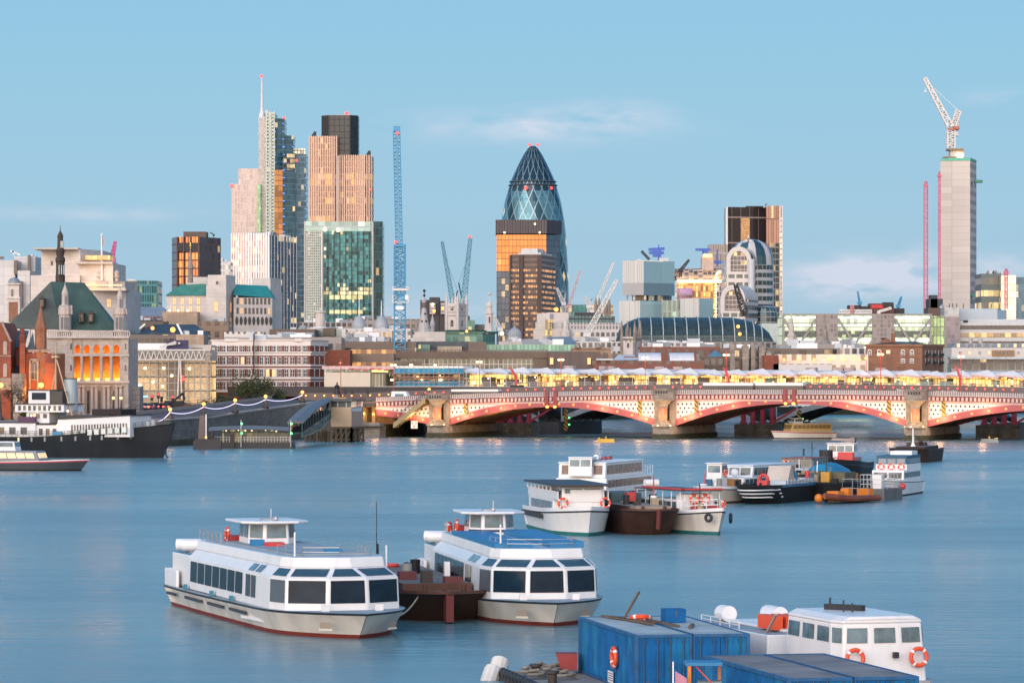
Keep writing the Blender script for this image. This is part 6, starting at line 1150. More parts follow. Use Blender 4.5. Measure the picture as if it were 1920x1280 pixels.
# --- station on the railway bridge
SV=56
st=thing('railway_station','railway station on the bridge with folded white roofs and yellow lit platforms','station',tuple(bp(70,SV,11)))
def zs(px,py):return bat(px,py,SV)
u0,u1=ub(868,SV),ub(2000,SV)
litp=facade('platform_glow_wall',.75,1.25,.16,.12,(.30,.19,.09),(.42,.28,.12),.86,(1,.58,.17),2.1,metal=0,rough=.5,gvar=.9,seed=301,wob=0)  # back wall glows by itself, standing for the lit platform interior
def shed_z(u):return 14.0-.0075*(u-20)
mb=MB();sweep(mb,span(u0,u1,40),lambda u:11.4,lambda u:shed_z(u)+.6,SV+5,SV+5.6);mb.build('platform_wall',litp,st)
mb=MB();sweep(mb,span(u0-22,u1,40),lambda u:11.4,lambda u:11.55,SV-3,SV+12);mb.build('platform',CONC,st)
cm=[mat('white_roof_sheet',(.80,.75,.71),.45,var=.1,scale=.4),mat('blue_white_sheeting',(.36,.44,.56),.5,var=.35,scale=.8),mat('pink_white_sheeting',(.60,.42,.42),.5,var=.35,scale=.8)]
nb=int((u1-u0)/6.0);random.seed(21)
for i in range(nb):
 u=u0+i*6.0;z=shed_z(u);f=1 if u<ub(1330,SV)else 2;h=1.15+random.uniform(-.3,.5)
 mb=MB();A,B=bp(u-.3,SV-1.5,z+.75),bp(u+6.3,SV-1.5,z+.05);A2,B2=A+Vector((0,0,.42)),B+Vector((0,0,.42));M2=bp(u+3.2,SV+1.5,z+1.35+h*.5);C2,D2=bp(u-.3,SV+7,z+1.0+h*.5),bp(u+6.3,SV+7,z+1.0+h*.5)
 mb.face([A,B,B2,A2],f);mb.face([A2,B2,M2],0);mb.face([B2,D2,C2,M2],0);mb.face([A2,M2,C2],0);mb.face([B,bp(u+6.3,SV+7,z+.5),D2,B2],0);mb.face([A,A2,C2,bp(u-.3,SV+7,z+.5)],0);mb.face([A,bp(u-.3,SV+7,z+.5),bp(u+6.3,SV+7,z+.5),B],0);mb.build('roof_fold',cm,st)
 mb=MB();kw=random.uniform(.7,3.0);q=u+random.uniform(3.2,5.2);kz=z+random.uniform(-1.2,.3);sweep(mb,[q,q+kw],lambda x:11.5,lambda x:kz,SV+random.uniform(.5,2),SV+5);mb.build('platform_kiosk',random.choice([mat('dusk_violet_box',(.10,.085,.09),.6),mat('teal_site_sheet',(.16,.26,.26),.6),mat('tan_site_box',(.26,.17,.10),.7),mat('dusk_violet_box',(.10,.085,.09),.6)]),st)
 for k_ in range(3):
  p=bp(u+random.uniform(0,6),SV+random.uniform(-.5,4),random.uniform(11.7,z+.1));mb=MB();mb.ball(p,random.uniform(.1,.2),6);mb.build('site_lamp',random.choice([ORL,WHL,lamp('platform_lamp_glow',(1,.74,.34),5)]),st)
 if i%2==0:
  p=bp(u+1+random.uniform(-.5,2),SV+2+random.uniform(0,2),12.3+random.uniform(-.2,.7));mb=MB();mb.ball(p,random.uniform(.22,.42),8);mb.build('platform_lamp',lamp('platform_lamp_glow',(1,.74,.34),5),st)
 if i%3==0:light(bp(u+2.5,SV+2.2,13.0),(1,.62,.24),600,.5)
for i in range(nb*2):
 pass
mb=MB()
for i in range(nb*3):u=u0+i*2.0;mb.bar(bp(u,SV-2.6,11.4),bp(u,SV-2.6,12.5 if i%2 else shed_z(u)+.4),.13)
for z in(12.0,12.5):mb.bar(bp(u0,SV-2.6,z),bp(u1,SV-2.6,z),.09)
mb.build('platform_railing',STEEL,st)
for i in range(10):
 u=random.uniform(u0+25,u1-5);z=shed_z(u)+2.2;mb=MB();sweep(mb,[u-1.2,u+1.2],lambda x:z-.6,lambda x:z+.25,SV+3,SV+5);mb.build('roof_material_pack',mat('pinkish_packs',(.36,.29,.28),.7,var=.3),st)
# blue sheeted scaffold bay and entrance block
t=thing('scaffold','blue sheeted scaffold round the west end of the station','scaffold',tuple(bp(ub(800,SV),SV,9)))
BSH=mat('blue_sheeting',(.010,.24,.44),.5,var=.35,scale=.5)
def panel(px0,px1,y0,y1,v,m,name='sheeting',th=.3):
 a,b=bat(px0,y1,v),bat(px1,y1,v);a2,b2=bat(px0,y0,v),bat(px1,y0,v);mb=MB();k=PV*th
 mb.face([a,b,b2,a2]);mb.face([b+k,a+k,a2+k,b2+k]);mb.face([a2,b2,b2+k,a2+k]);mb.face([b,b+k,b2+k,b2]);mb.face([a+k,a,a2,a2+k]);mb.face([a+k,b+k,b,a]);return mb.build(name,m,t)
panel(738,870,686,691.5,SV-2,cm[0],'roof_sheet',6);panel(738,868,690,701,SV-2.2,BSH);panel(742,868,714,731,SV-2.2,BSH);panel(738,870,701,714,SV+3,facade('scaffold_lit_back',1.5,1.2,.2,.3,(.16,.11,.07),(.10,.12,.13),.16,(1,.58,.2),.8,metal=0,seed=305),'lit_back_wall');panel(736,870,731,745,SV-1,DKB,'base_wall')
mb=MB()
for i in range(15):q=739+i*9.3;mb.bar(bat(q,735,SV-2.8),bat(q,686,SV-2.8),.12)
for yy in(700,706,711,717,724):mb.bar(bat(738,yy,SV-2.8),bat(870,yy,SV-2.8),.14)
for i in range(14):q=739+i*9.3;mb.bar(bat(q,711,SV-2.8),bat(q+9.3,706,SV-2.8),.1)
mb.build('scaffold_poles',mat('rusty_pole',(.28,.17,.14),.6),t)
for q in((826,712,.5),(791,712,.28),(735,712,.45),(825,704,.2),(771,684.5,.5),(816,684.5,.4),(783,706,.2)):p=bat(q[0],q[1],SV-3.2);mb=MB();mb.ball(p,q[2],8,0,.6);mb.build('work_lamp',WHL,t);light(p+Vector((0,-.6,0)),(1,.62,.25),60)
t=thing('station_entrance','cream panelled station entrance block with red and white roof sheeting','building',tuple(bat(660,745,SV+6)));PLACE[t.name]=t.location.copy()
panel(608,694,698,742,SV-2,mat('cream_panels',(.58,.52,.43),.6,var=.05),'cream_wall',12);panel(692,723,700,742,SV-1,facade('entrance_glass',.9,9,.2,.05,(.40,.42,.38),(.13,.14,.10),.35,(1,.75,.35),.5,metal=.1,seed=306),'glass_wall',8);panel(608,740,692,698.5,SV+2,facade('clerestory_glass',1,1,.15,.2,(.4,.44,.44),(.16,.22,.23),.05,seed=307),'clerestory',6);panel(604,742,686,692,SV-2,cm[2],'roof_sheet',9)
panel(697,727,693,697.5,SV-2.2,lamp('yellow_soffit_light',(1,.66,.22),1.0),'lit_soffit',.3);panel(724,742,705,745,SV+1,DKB,'dark_opening',3);panel(559,735,742,762,SV-6,mat('dark_plinth_wall',(.05,.05,.055),.7),'plinth_wall',4)
mb=MB()
for i in range(6):q=655+i*13;a=bat(q,691+(i%3)*1.2,SV-2.3);mb.cut();mb.bar(a,a+PU*1.1+Vector((0,0,-.05)),.3)
mb.build('red_marking',RED_ST,t)
# --- hoarding along the far side of the road bridge, with warning lamps and lettering
HV=27.5;t=thing('site_hoarding','long grey site hoarding with red warning lamps along the bridge','hoarding',tuple(bp(60,HV,9)))
def hz(u):return zt(u)+1.25-.0022*(u-60)
uh0,uh1=ub(560,HV),190;mb=MB();sweep(mb,span(uh0,uh1,50),lambda u:zt(max(u,-30))-1.3,lambda u:hz(max(u,-30)),HV,HV+.3);mb.build('panels',mat('grey_hoarding',(.125,.105,.105),.6,var=.05),t)
pr=None;lampm=[lamp('orange_site_lamp',(1,.36,.06),3),lamp('red_site_lamp',(1,.06,.03),3.2)]
px=575
while px<1915:
 u=ub(px,HV);m=lampm[0]if px<730 else lampm[1];p=bp(u,HV-.5,hz(max(u,-30))-.62)
 if not(1236<px<1262):mb=MB();mb.ball(p,random.choice((.13,.18,.21,.21)),8);mb.build('warning_lamp',m,t)
 px+=17.2
def words(txt,px,py,v,size,parent,m):
 c=bpy.data.curves.new('lettering','FONT');c.body=txt;c.size=size;c.extrude=.01;tmp=bpy.data.objects.new('tmp',c);COL.objects.link(tmp);bpy.context.view_layer.update()
 me=bpy.data.meshes.new_from_object(tmp.evaluated_get(bpy.context.evaluated_depsgraph_get()));bpy.data.objects.remove(tmp);me.materials.clear();me.materials.append(m)
 o=bpy.data.objects.new('lettering',me);COL.objects.link(o);o.parent=parent;o.location=bat(px,py,v)-PLACE[parent.name];o.rotation_euler=(R(90),0,BA);return o
LET=mat('white_lettering',(.75,.75,.75),.6,var=0)
words('Network Rail and',1078,738,HV-.08,.85,t,LET);words('to the bridge',1140,736.5,HV-.08,.85,t,LET);words('Network Rail and',1681,733.5,HV-.08,.95,t,LET);words('to the bridge',1755,736.5,HV-.08,.95,t,LET)
# lamp columns on the bridge
def lamp_column(label,px,ytop,v,col,zb,heads=2,group='red lamp columns along the bridge',em=WHL):
 u=ub(px,v);b=bp(u,v,zb);ztop=bat(px,ytop,v).z;t=thing('street_lamp',label,'street lamp',tuple(b),0,group);mb=MB();mb.tube([b,b+Vector((0,0,.9))],.2,8);mb.tube([b+Vector((0,0,.9)),Vector((b.x,b.y,ztop))],.11,6,0,.08);mb.bar(Vector((b.x,b.y,ztop))-PU*.5,Vector((b.x,b.y,ztop))+PU*.5,.12);mb.tube([Vector((b.x,b.y,ztop)),Vector((b.x,b.y,ztop+.9))],.05,5);mb.build('column',col,t)
 for s in((-.45,.45)if heads==2 else(0,)):mb=MB();mb.ball(Vector((b.x,b.y,ztop-.05))+PU*s-PV*.1,.36,8,0,.7);mb.build('lamp_head',em,t)
 light(Vector((b.x,b.y,ztop))-PV*.9,(1,.6,.3),140);return t
for px,yt,lb in((899,678,'red lamp column left of the red crane boom, third bay'),(1052,674,'red lamp column midway over the left river arch'),(1210,670,'red lamp column just left of the middle pier'),(1362,665,'red lamp column beside the middle red boom'),(1651,664,'red lamp column in front of brown brick warehouse'),(1802,668,'red lamp column at far right by the red boom'),(738,684,'red lamp column at the left end of blue scaffold')):
 lamp_column(lb,px,yt,25.5,RED_ST,9.2)
lamp_column('small orange lamp standing on the left bridge pier',805,729,2.0,DARK,9.0,1,None,ORL);lamp_column('dim orange lamp column on rooftop street left of brick warehouse',1624,671,60,RED_ST,11.5,1,None,ORL)
# red knuckle booms
for px,yb,yt,lean,lb in((968,721,688,-9,'bent red crane boom on platform left of centre'),(1366,720,689,-6,'bent red crane boom on platform by lamp column, centre'),(1800,722,685,-6,'bent red crane boom on platform at far right')):
 t=thing('knuckle_boom',lb,'crane boom',tuple(bat(px,yb,40)),0,'red booms on the station');mb=MB();a=bat(px,yb+3,40);b=bat(px,(yb+yt)/2+3,40);c=bat(px+lean,yt+5,40);mb.bar(a,b,.62);mb.bar(b,c,.5);mb.bar(c,bat(px+lean-4,yt,40),.35);mb.build('boom',RED_ST,t);mb=MB();sweep(mb,[ub(px,40)-1.2,ub(px,40)+1.6],lambda q:9.4,lambda q:a.z+.3,39,41);mb.build('lorry_bed',DARKB,t)
# vehicles on the bridge
def bus(label,pxa,pxb,v,body,low,h=2.75,name='single_deck_bus'):
 a,b=ub(pxa,v),ub(pxb,v);c=(a+b)/2;L=b-a;t=thing(name,label,'bus',tuple(bp(c,v,zt(c)-1.25)),BA);mb=MB();mb.box(-L/2,L/2,0,2.5,.35,h*.45,1);mb.box(-L/2,L/2,.04,2.46,h*.45,h*.78,2);mb.box(-L/2,L/2,0,2.5,h*.78,h,0);mb.build('body',[body,low,PANE],t,local=True)
 for x in(-L*.32,L*.32):
  mb=MB();mb.tube([(x,-.05,.48),(x,.3,.48)],.48,12);mb.tube([(x,2.2,.48),(x,2.55,.48)],.48,12);mb.build('wheel',DARK,t,local=True)
 return t
bus('pale green and white bus crossing the bridge right of centre',1318,1412,6,WHITE,mat('lime_bus_paint',(.45,.52,.08),.4));bus('second pale green and white bus close behind the first',1416,1506,6,WHITE,mat('lime_bus_paint',(.45,.52,.08),.4));bus('white and orange single deck bus at the left pier',846,934,6,WHITE,mat('orange_bus_paint',(.62,.22,.07),.4),2.3)
t=thing('delivery_van','white van with blue marking on the approach left of pier','van',tuple(bp(ub(752,7),7,8.2)),BA);mb=MB();mb.prism([(-2.6,0),(2.6,0),(2.6,2),(-2.6,2)],.4,1.1);mb.prism([(-2.5,.05),(1.6,.05),(1.6,1.95),(-2.5,1.95)],1.1,2.3,0,0,[(-2.4,.15),(1.0,.15),(1.0,1.85),(-2.4,1.85)]);mb.build('body',WHITE,t,local=True);mb=MB();mb.box(-1.5,.6,-.02,.03,.95,1.7);mb.build('side_window',mat('blue_glass_tint',(.1,.22,.3),.2),t,local=True)
for x in(-1.7,1.7):mb=MB();mb.tube([(x,-.03,.38),(x,.25,.38)],.38,10);mb.build('wheel',DARK,t,local=True)
# stairs, abutment, sign
t=thing('river_stairs','stone river stairs with dark railings under the lit abutment','stairs',tuple(bp(-10,-5,0)));mb=MB();a,b=bat(797,742,-3),bat(737,790,-3);n=16
for i in range(n):
 f0,f1=i/n,(i+1)/n;p,q=a.lerp(b,f0),a.lerp(b,f1);mb.prism([(q.x,q.y),(p.x,p.y),(p.x+PV.x*2.4,p.y+PV.y*2.4),(q.x+PV.x*2.4,q.y+PV.y*2.4)],q.z-1.4-(0 if i<12 else 0),p.z-.5)
mb.build('flight',mat('yellow_lit_stone',(.36,.28,.15),.8),t);mb=MB()  # yellow lamplight is painted into the stone colour
for i in range(9):p=a.lerp(b,i/8)-PV*.05;mb.bar(p-Vector((0,0,.4)),p+Vector((0,0,.75)),.08)
mb.bar(a+Vector((0,0,.75)),b+Vector((0,0,.75)),.12);mb.bar(a+Vector((0,0,.3)),b+Vector((0,0,.3)),.08);mb.build('railing',DARK,t)
mb=MB();c=bp(-25,-3,0);sweep(mb,[-32,-14],lambda u:-1,lambda u:2.6,-2,2);sweep(mb,[-23,-13.5],lambda u:2.6,lambda u:3.4,-3.5,-.5);mb.build('landing',STONE_D,t)
t=thing('bridge_abutment','shadowy stone abutment with orange lit undercroft below the approach road','abutment',tuple(bp(-32,6,0)));mb=MB();sweep(mb,[-60,-15],lambda u:-1,lambda u:3.0,2,30);mb.build('base_wall',ALGAE,t);mb=MB();sweep(mb,[-60,-14.5],lambda u:3,lambda u:7.3,9,30);mb.build('undercroft_wall',courses('undercroft_stone',(.34,.24,.16),(.2,.14,.1),.8,.1,var=.25),t);mb=MB();sweep(mb,span(-70,-5,8),lambda u:zt(u)-2.2,lambda u:zt(u)-.9,1.2,8);mb.build('approach_slab',mat('orange_lit_concrete',(.30,.2,.13),.8),t)  # slab concrete has the orange lamplight painted into its colour
mb=MB()
for i in range(9):u=-60+i*5.2;mb.cut();sweep(mb,[u,u+.8],lambda q:3,lambda q:zt(u)-2.1,4.5,5.5)
mb.build('undercroft_pier',STONE_D,t)
mb=MB();
for i in range(22):u=-60+i*2.2;mb.bar(bp(u,1.1,zt(u)-.9),bp(u,1.1,zt(u)+.1),.09)
sweep(mb,span(-62,-13,8),lambda u:zt(u)+.02,lambda u:zt(u)+.12,1.05,1.15);mb.build('approach_railing',mat('red_brown_rail',(.16,.05,.05),.6),t)
for px,py in((682,775),(723,776),(742,754),(700,776)):p=bat(px,py,1.0);mb=MB();mb.ball(p,.3,8);mb.build('undercroft_lamp',ORL,t);light(p+PV*2.5+Vector((0,0,-.3)),(1,.45,.1),300,.3)
t=thing('navigation_sign','square white river sign with three red rings below left arch','sign',tuple(bat(777,796,-1.2)));PLACE[t.name]=t.location.copy();a=bat(770.5,803,-1.2);mb=MB();w=13*.1215;mb.face([a,a+PU*w,a+PU*w+Vector((0,0,1.7)),a+Vector((0,0,1.7))]);k=PV*.12;mb.face([a+k+PU*w,a+k,a+k+Vector((0,0,1.7)),a+k+PU*w+Vector((0,0,1.7))]);mb.build('board',WHITE,t)
for x,z in((.38,1.25),(1.2,1.25),(.8,.5)):mb=MB();mb.torus(a+PU*x+Vector((0,0,z))-PV*.05,tuple(PV),.2,.06,14,6);mb.build('red_ring',RED_ST,t)
mb=MB();mb.bar(a+PU*.8+Vector((0,0,1.7)),a+PU*.8+Vector((0,0,3.4)),.1);mb.build('hanger',DARK,t)
# mooring buoys
for px,py,lb,m in((1136,829,'yellow box shaped mooring buoy before the left river arch','buoy_yellow'),(1855,829,'grey and yellow box shaped mooring buoy at right','buoy_grey')):
 p=onwater(px,py);t=thing('mooring_buoy',lb,'buoy',tuple(p));mb=MB();mb.prism([(-1.9,-.9),(1.9,-.9),(1.9,.9),(-1.9,.9)],-.3,.75,0,0,[(-1.7,-.7),(1.7,-.7),(1.7,.7),(-1.7,.7)]);mb.build('body',mat(m,(.62,.36,.03)if 'yellow' in lb[:7]else(.22,.22,.2),.5),t,local=True);mb=MB();mb.box(1.2 if px>1500 else-1.7,1.7 if px>1500 else-1.2,-.72,.72,.75,1.0);mb.box(-.15,.15,-.15,.15,.75,1.3);mb.build('bollard',mat('buoy_yellow',(.62,.36,.03),.5),t,local=True)
# ================================================================ embankment
def river_wall(label,pts,tops,m,z0=-1.5,th=1.2,name='river_wall'):
 t=thing(name,label,'river wall',(pts[0][0],pts[0][1],0));mb=MB();mc=MB()
 for(a,za),(b,zb_)in zip(zip(pts,tops),list(zip(pts,tops))[1:]):
  a3,b3=Vector((*a,0)),Vector((*b,0));d=(b3-a3).normalized();n=Vector((-d.y,d.x,0))*th
  for s,(lo,hi0,hi1,M)in enumerate(((z0,1.3,1.3,1),(1.3,za,zb_,0))):
   mb.face([(a3.x,a3.y,lo),(b3.x,b3.y,lo),(b3.x,b3.y,hi1),(a3.x,a3.y,hi0)],M)
  mb.face([(a3.x,a3.y,za),(b3.x,b3.y,zb_),(b3.x+n.x,b3.y+n.y,zb_),(a3.x+n.x,a3.y+n.y,za)],0);mb.face([(b3.x+n.x,b3.y+n.y,z0),(a3.x+n.x,a3.y+n.y,z0),(a3.x+n.x,a3.y+n.y,za),(b3.x+n.x,b3.y+n.y,zb_)],0)
  e=n*.18
  mc.face([tuple(a3-e+Vector((0,0,za-.02))),tuple(b3-e+Vector((0,0,zb_-.02))),tuple(b3-e+Vector((0,0,zb_+.3))),tuple(a3-e+Vector((0,0,za+.3)))]);mc.face([tuple(a3-e+Vector((0,0,za+.3))),tuple(b3-e+Vector((0,0,zb_+.3))),tuple(b3+n+Vector((0,0,zb_+.3))),tuple(a3+n+Vector((0,0,za+.3)))])
 mb.build('wall',[m,ALGAE],t);mc.build('coping',mat('coping_granite',(.30,.29,.28),.7),t);return t
GRW=courses('granite_river_wall',(.15,.148,.14),(.085,.085,.085),.62,.1,var=.35,cw=1.8);BW=bank
EA,EB=Vector((*BW[2],0)),Vector((*BW[4],0))
river_wall('granite embankment wall rising towards the bridge behind the pier',[BW[1],BW[2],BW[3],(wx(470,792),792),BW[4],BW[5]],[5.2,5.2,5.4,6.4,8.1,8.3],GRW)
river_wall('dark distant river wall beyond the bridge arches',[BW[5],BW[6],BW[7],BW[8],BW[9],BW[10]],[5.6]*6,mat('dark_river_wall',(.06,.058,.05),.8,var=.3,scale=.2))
# rising ramp road with a second railed wall
def ramp_pt(f,off,dz=0):
 p=EA.lerp(EB,f);d=(EB-EA).normalized();n=Vector((-d.y,d.x,0));z=5.3+(8.2-5.3)*f**1.15;return p+n*off+Vector((0,0,z+dz))
mb=MB();fs=span(0,1.08,12)
for a,b in zip(fs,fs[1:]):mb.face([ramp_pt(a,1.0,-.1),ramp_pt(b,1.0,-.1),ramp_pt(b,14,.35),ramp_pt(a,14,.35)])
tag(mb.build('ramp_road',mat('ramp_asphalt',(.075,.075,.08),.85)),kind='structure')
t=thing('ramp_parapet','grey parapet with black posts on the rising riverside ramp','parapet',tuple(ramp_pt(0,14)));mb=MB()
for a,b in zip(fs,fs[1:]):
 for o in(14,14.5):mb.face([ramp_pt(a,o,-3 if o==14 else-3),ramp_pt(b,o,-3),ramp_pt(b,o,1.0),ramp_pt(a,o,1.0)])
 mb.face([ramp_pt(a,14,1.0),ramp_pt(b,14,1.0),ramp_pt(b,14.5,1.0),ramp_pt(a,14.5,1.0)])
mb.build('wall',mat('grey_parapet',(.24,.24,.25),.7),t);mb=MB()
for i in range(22):mb.bar(ramp_pt(i/21,14.2,1.0),ramp_pt(i/21,14.2,1.9),.16)
for dz in(1.4,1.9):mb.bar(ramp_pt(0,14.2,dz),ramp_pt(1,14.2,dz),.08)
mb.build('post_and_rail',DARK,t)
# lamps with festoon lights
EL=[]
def globe_lamp(label,px,py,Y,zb,r=.36,em=ORL,group='globe lamps on the embankment',energy=300):
 p=at(px,py,Y);t=thing('street_lamp',label,'street lamp',(p.x,p.y,zb),0,group);h=p.z-zb;mb=MB();mb.lathe((p.x,p.y,zb),[(.75,0),(.75,.5),(.45,.7),(.36,1.1),(.22,min(1.5,h*.5)),(.12,h-.6),(.16,h-.45),(.06,h-.3)],10,0,False);mb.build('column',DARK,t);mb=MB();mb.ball(p,r,12);mb.build('globe',em,t);mb=MB();mb.lathe((p.x,p.y,p.z+r),[(.14,-.05),(.1,.15),(.03,.35)],8);mb.build('crown',DARK,t);light(p-Vector((0,.8,0)),(1,.5,.14),energy);return t
for i,(px,py,zb,Y)in enumerate(((319,767,5.3,744),(382,757,5.6,762),(441,750,6.2,782),(498,743,7.0,802),(567,735,8.1,826))):
 globe_lamp(['globe lamp at the ship bow, first on the embankment','globe lamp directly above the dolphin pile','globe lamp left of the dark round tree','globe lamp in front of the dark round tree','globe lamp at top of ramp near control building'][i],px,py,Y,zb);EL.append(at(px,py+5.5,Y))
FEST=lamp('festoon_bulbs',(.82,.72,1),1.5);EL=[at(285,789,733)]+EL
t=thing('festoon_lights','string of white festoon lights swagged between the embankment lamps','string lights',tuple(EL[0]))
for a,b in zip(EL,EL[1:]):
 mb=MB();pts=[a.lerp(b,f/12)-Vector((0,0,.75*4*(f/12)*(1-f/12)))for f in range(13)];mb.tube(pts,.06,5);mb.build('light_string',FEST,t)
globe_lamp('very bright orange street lamp before the brick hall',77,722,735,5.2,.55,ORL,'bright riverside lamps',1500);globe_lamp('bright orange street lamp at the left picture edge',1,722,735,5.2,.55,ORL,'bright riverside lamps',1500)
globe_lamp('pale yellow twin lamp, left, in front of school columns',212.5,746,770,5.2,.3,lamp('pale_yellow_lamp',(1,.62,.2),2.2),'twin lamps by the school',60);globe_lamp('pale yellow twin lamp, right, in front of school columns',227,746,770,5.2,.3,lamp('pale_yellow_lamp',(1,.62,.2),2.2),'twin lamps by the school',60)
# pier: dolphins, pontoon, canopy, gangway
t=thing('dolphin_pile','tall brown mooring dolphin with dark fender at its foot','mooring pile',tuple(onwater(378,842)));p=PLACE[t.name];mb=MB();q=p.y/FP;mb.prism([(p.x-9*q,p.y),(p.x+7*q,p.y),(p.x+7*q,p.y+2.5),(p.x-9*q,p.y+2.5)],-1,wz(778,p.y),0,0,[(p.x-4*q,p.y+.5),(p.x+7*q,p.y+.5),(p.x+7*q,p.y+2.5),(p.x-4*q,p.y+2.5)]);mb.build('pile',mat('brown_concrete_pile',(.15,.115,.105),.8),t);mb=MB();mb.box(p.x-15*q,p.x+38*q,p.y-1.2,p.y+1,-.5,1.6);mb.box(p.x-12*q,p.x+34*q,p.y-1,p.y+1,1.6,2.0);mb.build('fender',DKB,t)
mb=MB();mb.tube([(p.x+9*q,p.y-.6,1.8),(p.x+9*q,p.y-.6,wz(776,p.y))],.13,6);mb.build('white_pole',WHITE,t);mb=MB();mb.ball((p.x+9*q,p.y-.9,2.3),.2,8);mb.build('marker_lamp',ORL,t)
Y=722;t=thing('floating_pier','floating passenger pier with grey canopy and glazed sides','pier',tuple(at(470,840,Y)));PLACE[t.name]=t.location.copy();mb=MB();mb.box(wx(400,Y),wx(549,Y),Y,Y+9,-.5,1.15,0,1);mb.build('pontoon',[DKB,mat('deck_grey',(.15,.15,.15),.8)],t)
mb=MB();mb.box(wx(415,Y),wx(540,Y),Y+2.2,Y+7,1.15,wz(803,Y));mb.build('glazed_sides',facade('pier_glass',1.1,3,.1,.08,(.10,.15,.16),(.07,.08,.06),.25,(1,.75,.35),.35,metal=.1,rough=.2,seed=310),t)
mb=MB();xs=span(wx(391,Y),wx(541,Y),12);
for a,b in zip(xs,xs[1:]):
 za,zb_=[wz(803-3*math.sin(math.pi*(x-xs[0])/(xs[-1]-xs[0])),Y)for x in(a,b)]
 mb.face([(a,Y-.3,za-.5),(b,Y-.3,zb_-.5),(b,Y+1.5,zb_+.25),(a,Y+1.5,za+.25)]);mb.face([(a,Y+1.5,za+.25),(b,Y+1.5,zb_+.25),(b,Y+9,zb_+.1),(a,Y+9,za+.1)]);mb.face([(a,Y+9,za-.3),(b,Y+9,zb_-.3),(b,Y-.3,zb_-.55),(a,Y-.3,za-.55)])
mb.build('canopy',mat('grey_canopy',(.13,.145,.16),.6),t)
for q in(424,447,472,498,518,531,460,510):mb=MB();mb.ball(at(q,806+(q%3),Y+1.9),.13,6);mb.build('canopy_lamp',WHL,t)
mb=MB()
for i in range(26):x=wx(402+i*5.6,Y);mb.bar((x,Y+.2,1.15),(x,Y+.2,2.2),.06)
for z in(1.7,2.2):mb.bar((wx(402,Y),Y+.2,z),(wx(545,Y),Y+.2,z),.06)
mb.build('railing',STEEL,t)
for q in(452,545):
 mb=MB();mb.tube([at(q,838,Y-.4),at(q,787,Y-.4)],.12,6);mb.build('pile_post',STEEL,t)
 for yy in(794,812):mb=MB();mb.ball(at(q+1.5,yy,Y-.7),.2,8);mb.build('green_light',GRNL,t)
mb=MB();mb.box(wx(396,Y),wx(400,Y),Y-.5,Y+1,-.5,3.3);mb.cut();mb.box(wx(432,Y),wx(440,Y),Y-.6,Y,-.5,3.0);mb.build('fender_post',DARKB,t)
t=thing('gangway','curved roofed steel gangway sloping down to the floating pier','gangway',tuple(at(572,815,735)));PLACE[t.name]=t.location.copy();A,B=(at(541,818,728),at(603,776,800));side=Vector((2.6,1.2,0));mb=MB();N=12
low=[A.lerp(B,f/N)-Vector((0,0,.9*math.sin(math.pi*f/N)))for f in range(N+1)];top=[A.lerp(B,f/N)+Vector((0,0,.6))for f in range(N+1)]
for o in(Vector((0,0,0)),side):
 for i in range(N):mb.bar(low[i]+o,low[i+1]+o,.3);mb.bar(top[i]+o,top[i+1]+o,.22);mb.bar(low[i]+o,top[i]+o,.16);mb.bar(low[i]+o,top[i+1]+o,.12)
mb.build('truss',mat('teal_steel',(.04,.15,.17),.5),t);mb=MB();mb.loft([[p+Vector((0,0,.1)),p+Vector((0,0,.2)),p+side+Vector((0,0,.2)),p+side+Vector((0,0,.1))]for p in top]);mb.build('walkway',DARKB,t)
mb=MB();rp=[A.lerp(B,f/N)+Vector((0,0,2.6+.9*math.sin(math.pi*f/N*.9)))for f in range(N+1)];mb.loft([[p-side*.12,p+side*1.12,p+side*1.12+Vector((0,0,.3)),p+side*.5+Vector((0,0,.6)),p-side*.12+Vector((0,0,.3))]for p in rp]);mb.build('roof',mat('grey_canopy',(.13,.145,.16),.6),t);mb=MB()
for i in range(N+1):mb.bar(top[i],rp[i],.1);mb.bar(top[i]+side,rp[i]+side,.1)
mb.build('roof_posts',mat('teal_steel',(.04,.15,.17),.5),t);mb=MB();mb.loft([[p+side*.02+Vector((0,0,.2)),q+side*.02]for p,q in zip(top,rp)],0,False,False,False);mb.build('glazed_side',facade('gangway_glass',1.2,3,.08,.06,(.05,.1,.11),(.05,.06,.065),.12,(1,.6,.3),.4,metal=.1,rough=.2,seed=313),t);mb=MB();mb.bar(B+Vector((0,0,-2)),B+Vector((1.8,0,3.4)),.5);mb.bar(B+Vector((2.4,0,-2)),B+Vector((3.9,0,3.4)),.5);mb.build('portal',DARK,t)
Y=792;t=thing('control_building','tan pier control building with glazed upper storey on timber piles','building',(wx(648,Y),Y,0));P=rect(620,659,678,Y,R(14));mb=MB();mb.prism(P,wz(800,Y),wz(763,Y),0);mb.m[0]=1;mb.build('wall',[mat('tan_wall_panels',(.50,.37,.25),.6,var=.06),mat('grey_tan_panels',(.27,.22,.19),.6,var=.06)],t);mb=MB();mb.prism(grow(P,-.1),wz(763,Y),wz(752.5,Y));mb.build('glazed_storey',facade('control_glass',1.9,3,.1,.1,(.5,.5,.48),(.14,.17,.17),.3,(.9,1,.8),.3,metal=.2,seed=312),t);mb=MB();mb.prism(grow(P,.5),wz(752.5,Y),wz(747,Y));mb.build('roof',mat('dark_blue_roof',(.05,.065,.08),.5),t);mb=MB();mb.box(wx(624,Y),wx(634,Y),Y+2,Y+4,wz(747,Y),wz(744.5,Y));mb.build('roof_hatch',LEAD,t);mb=MB();mb.box(wx(635,Y),wx(648,Y),Y+1,Y+3,wz(747,Y),wz(745,Y));mb.build('yellow_box',mat('amber_box',(.5,.26,.04),.6),t)
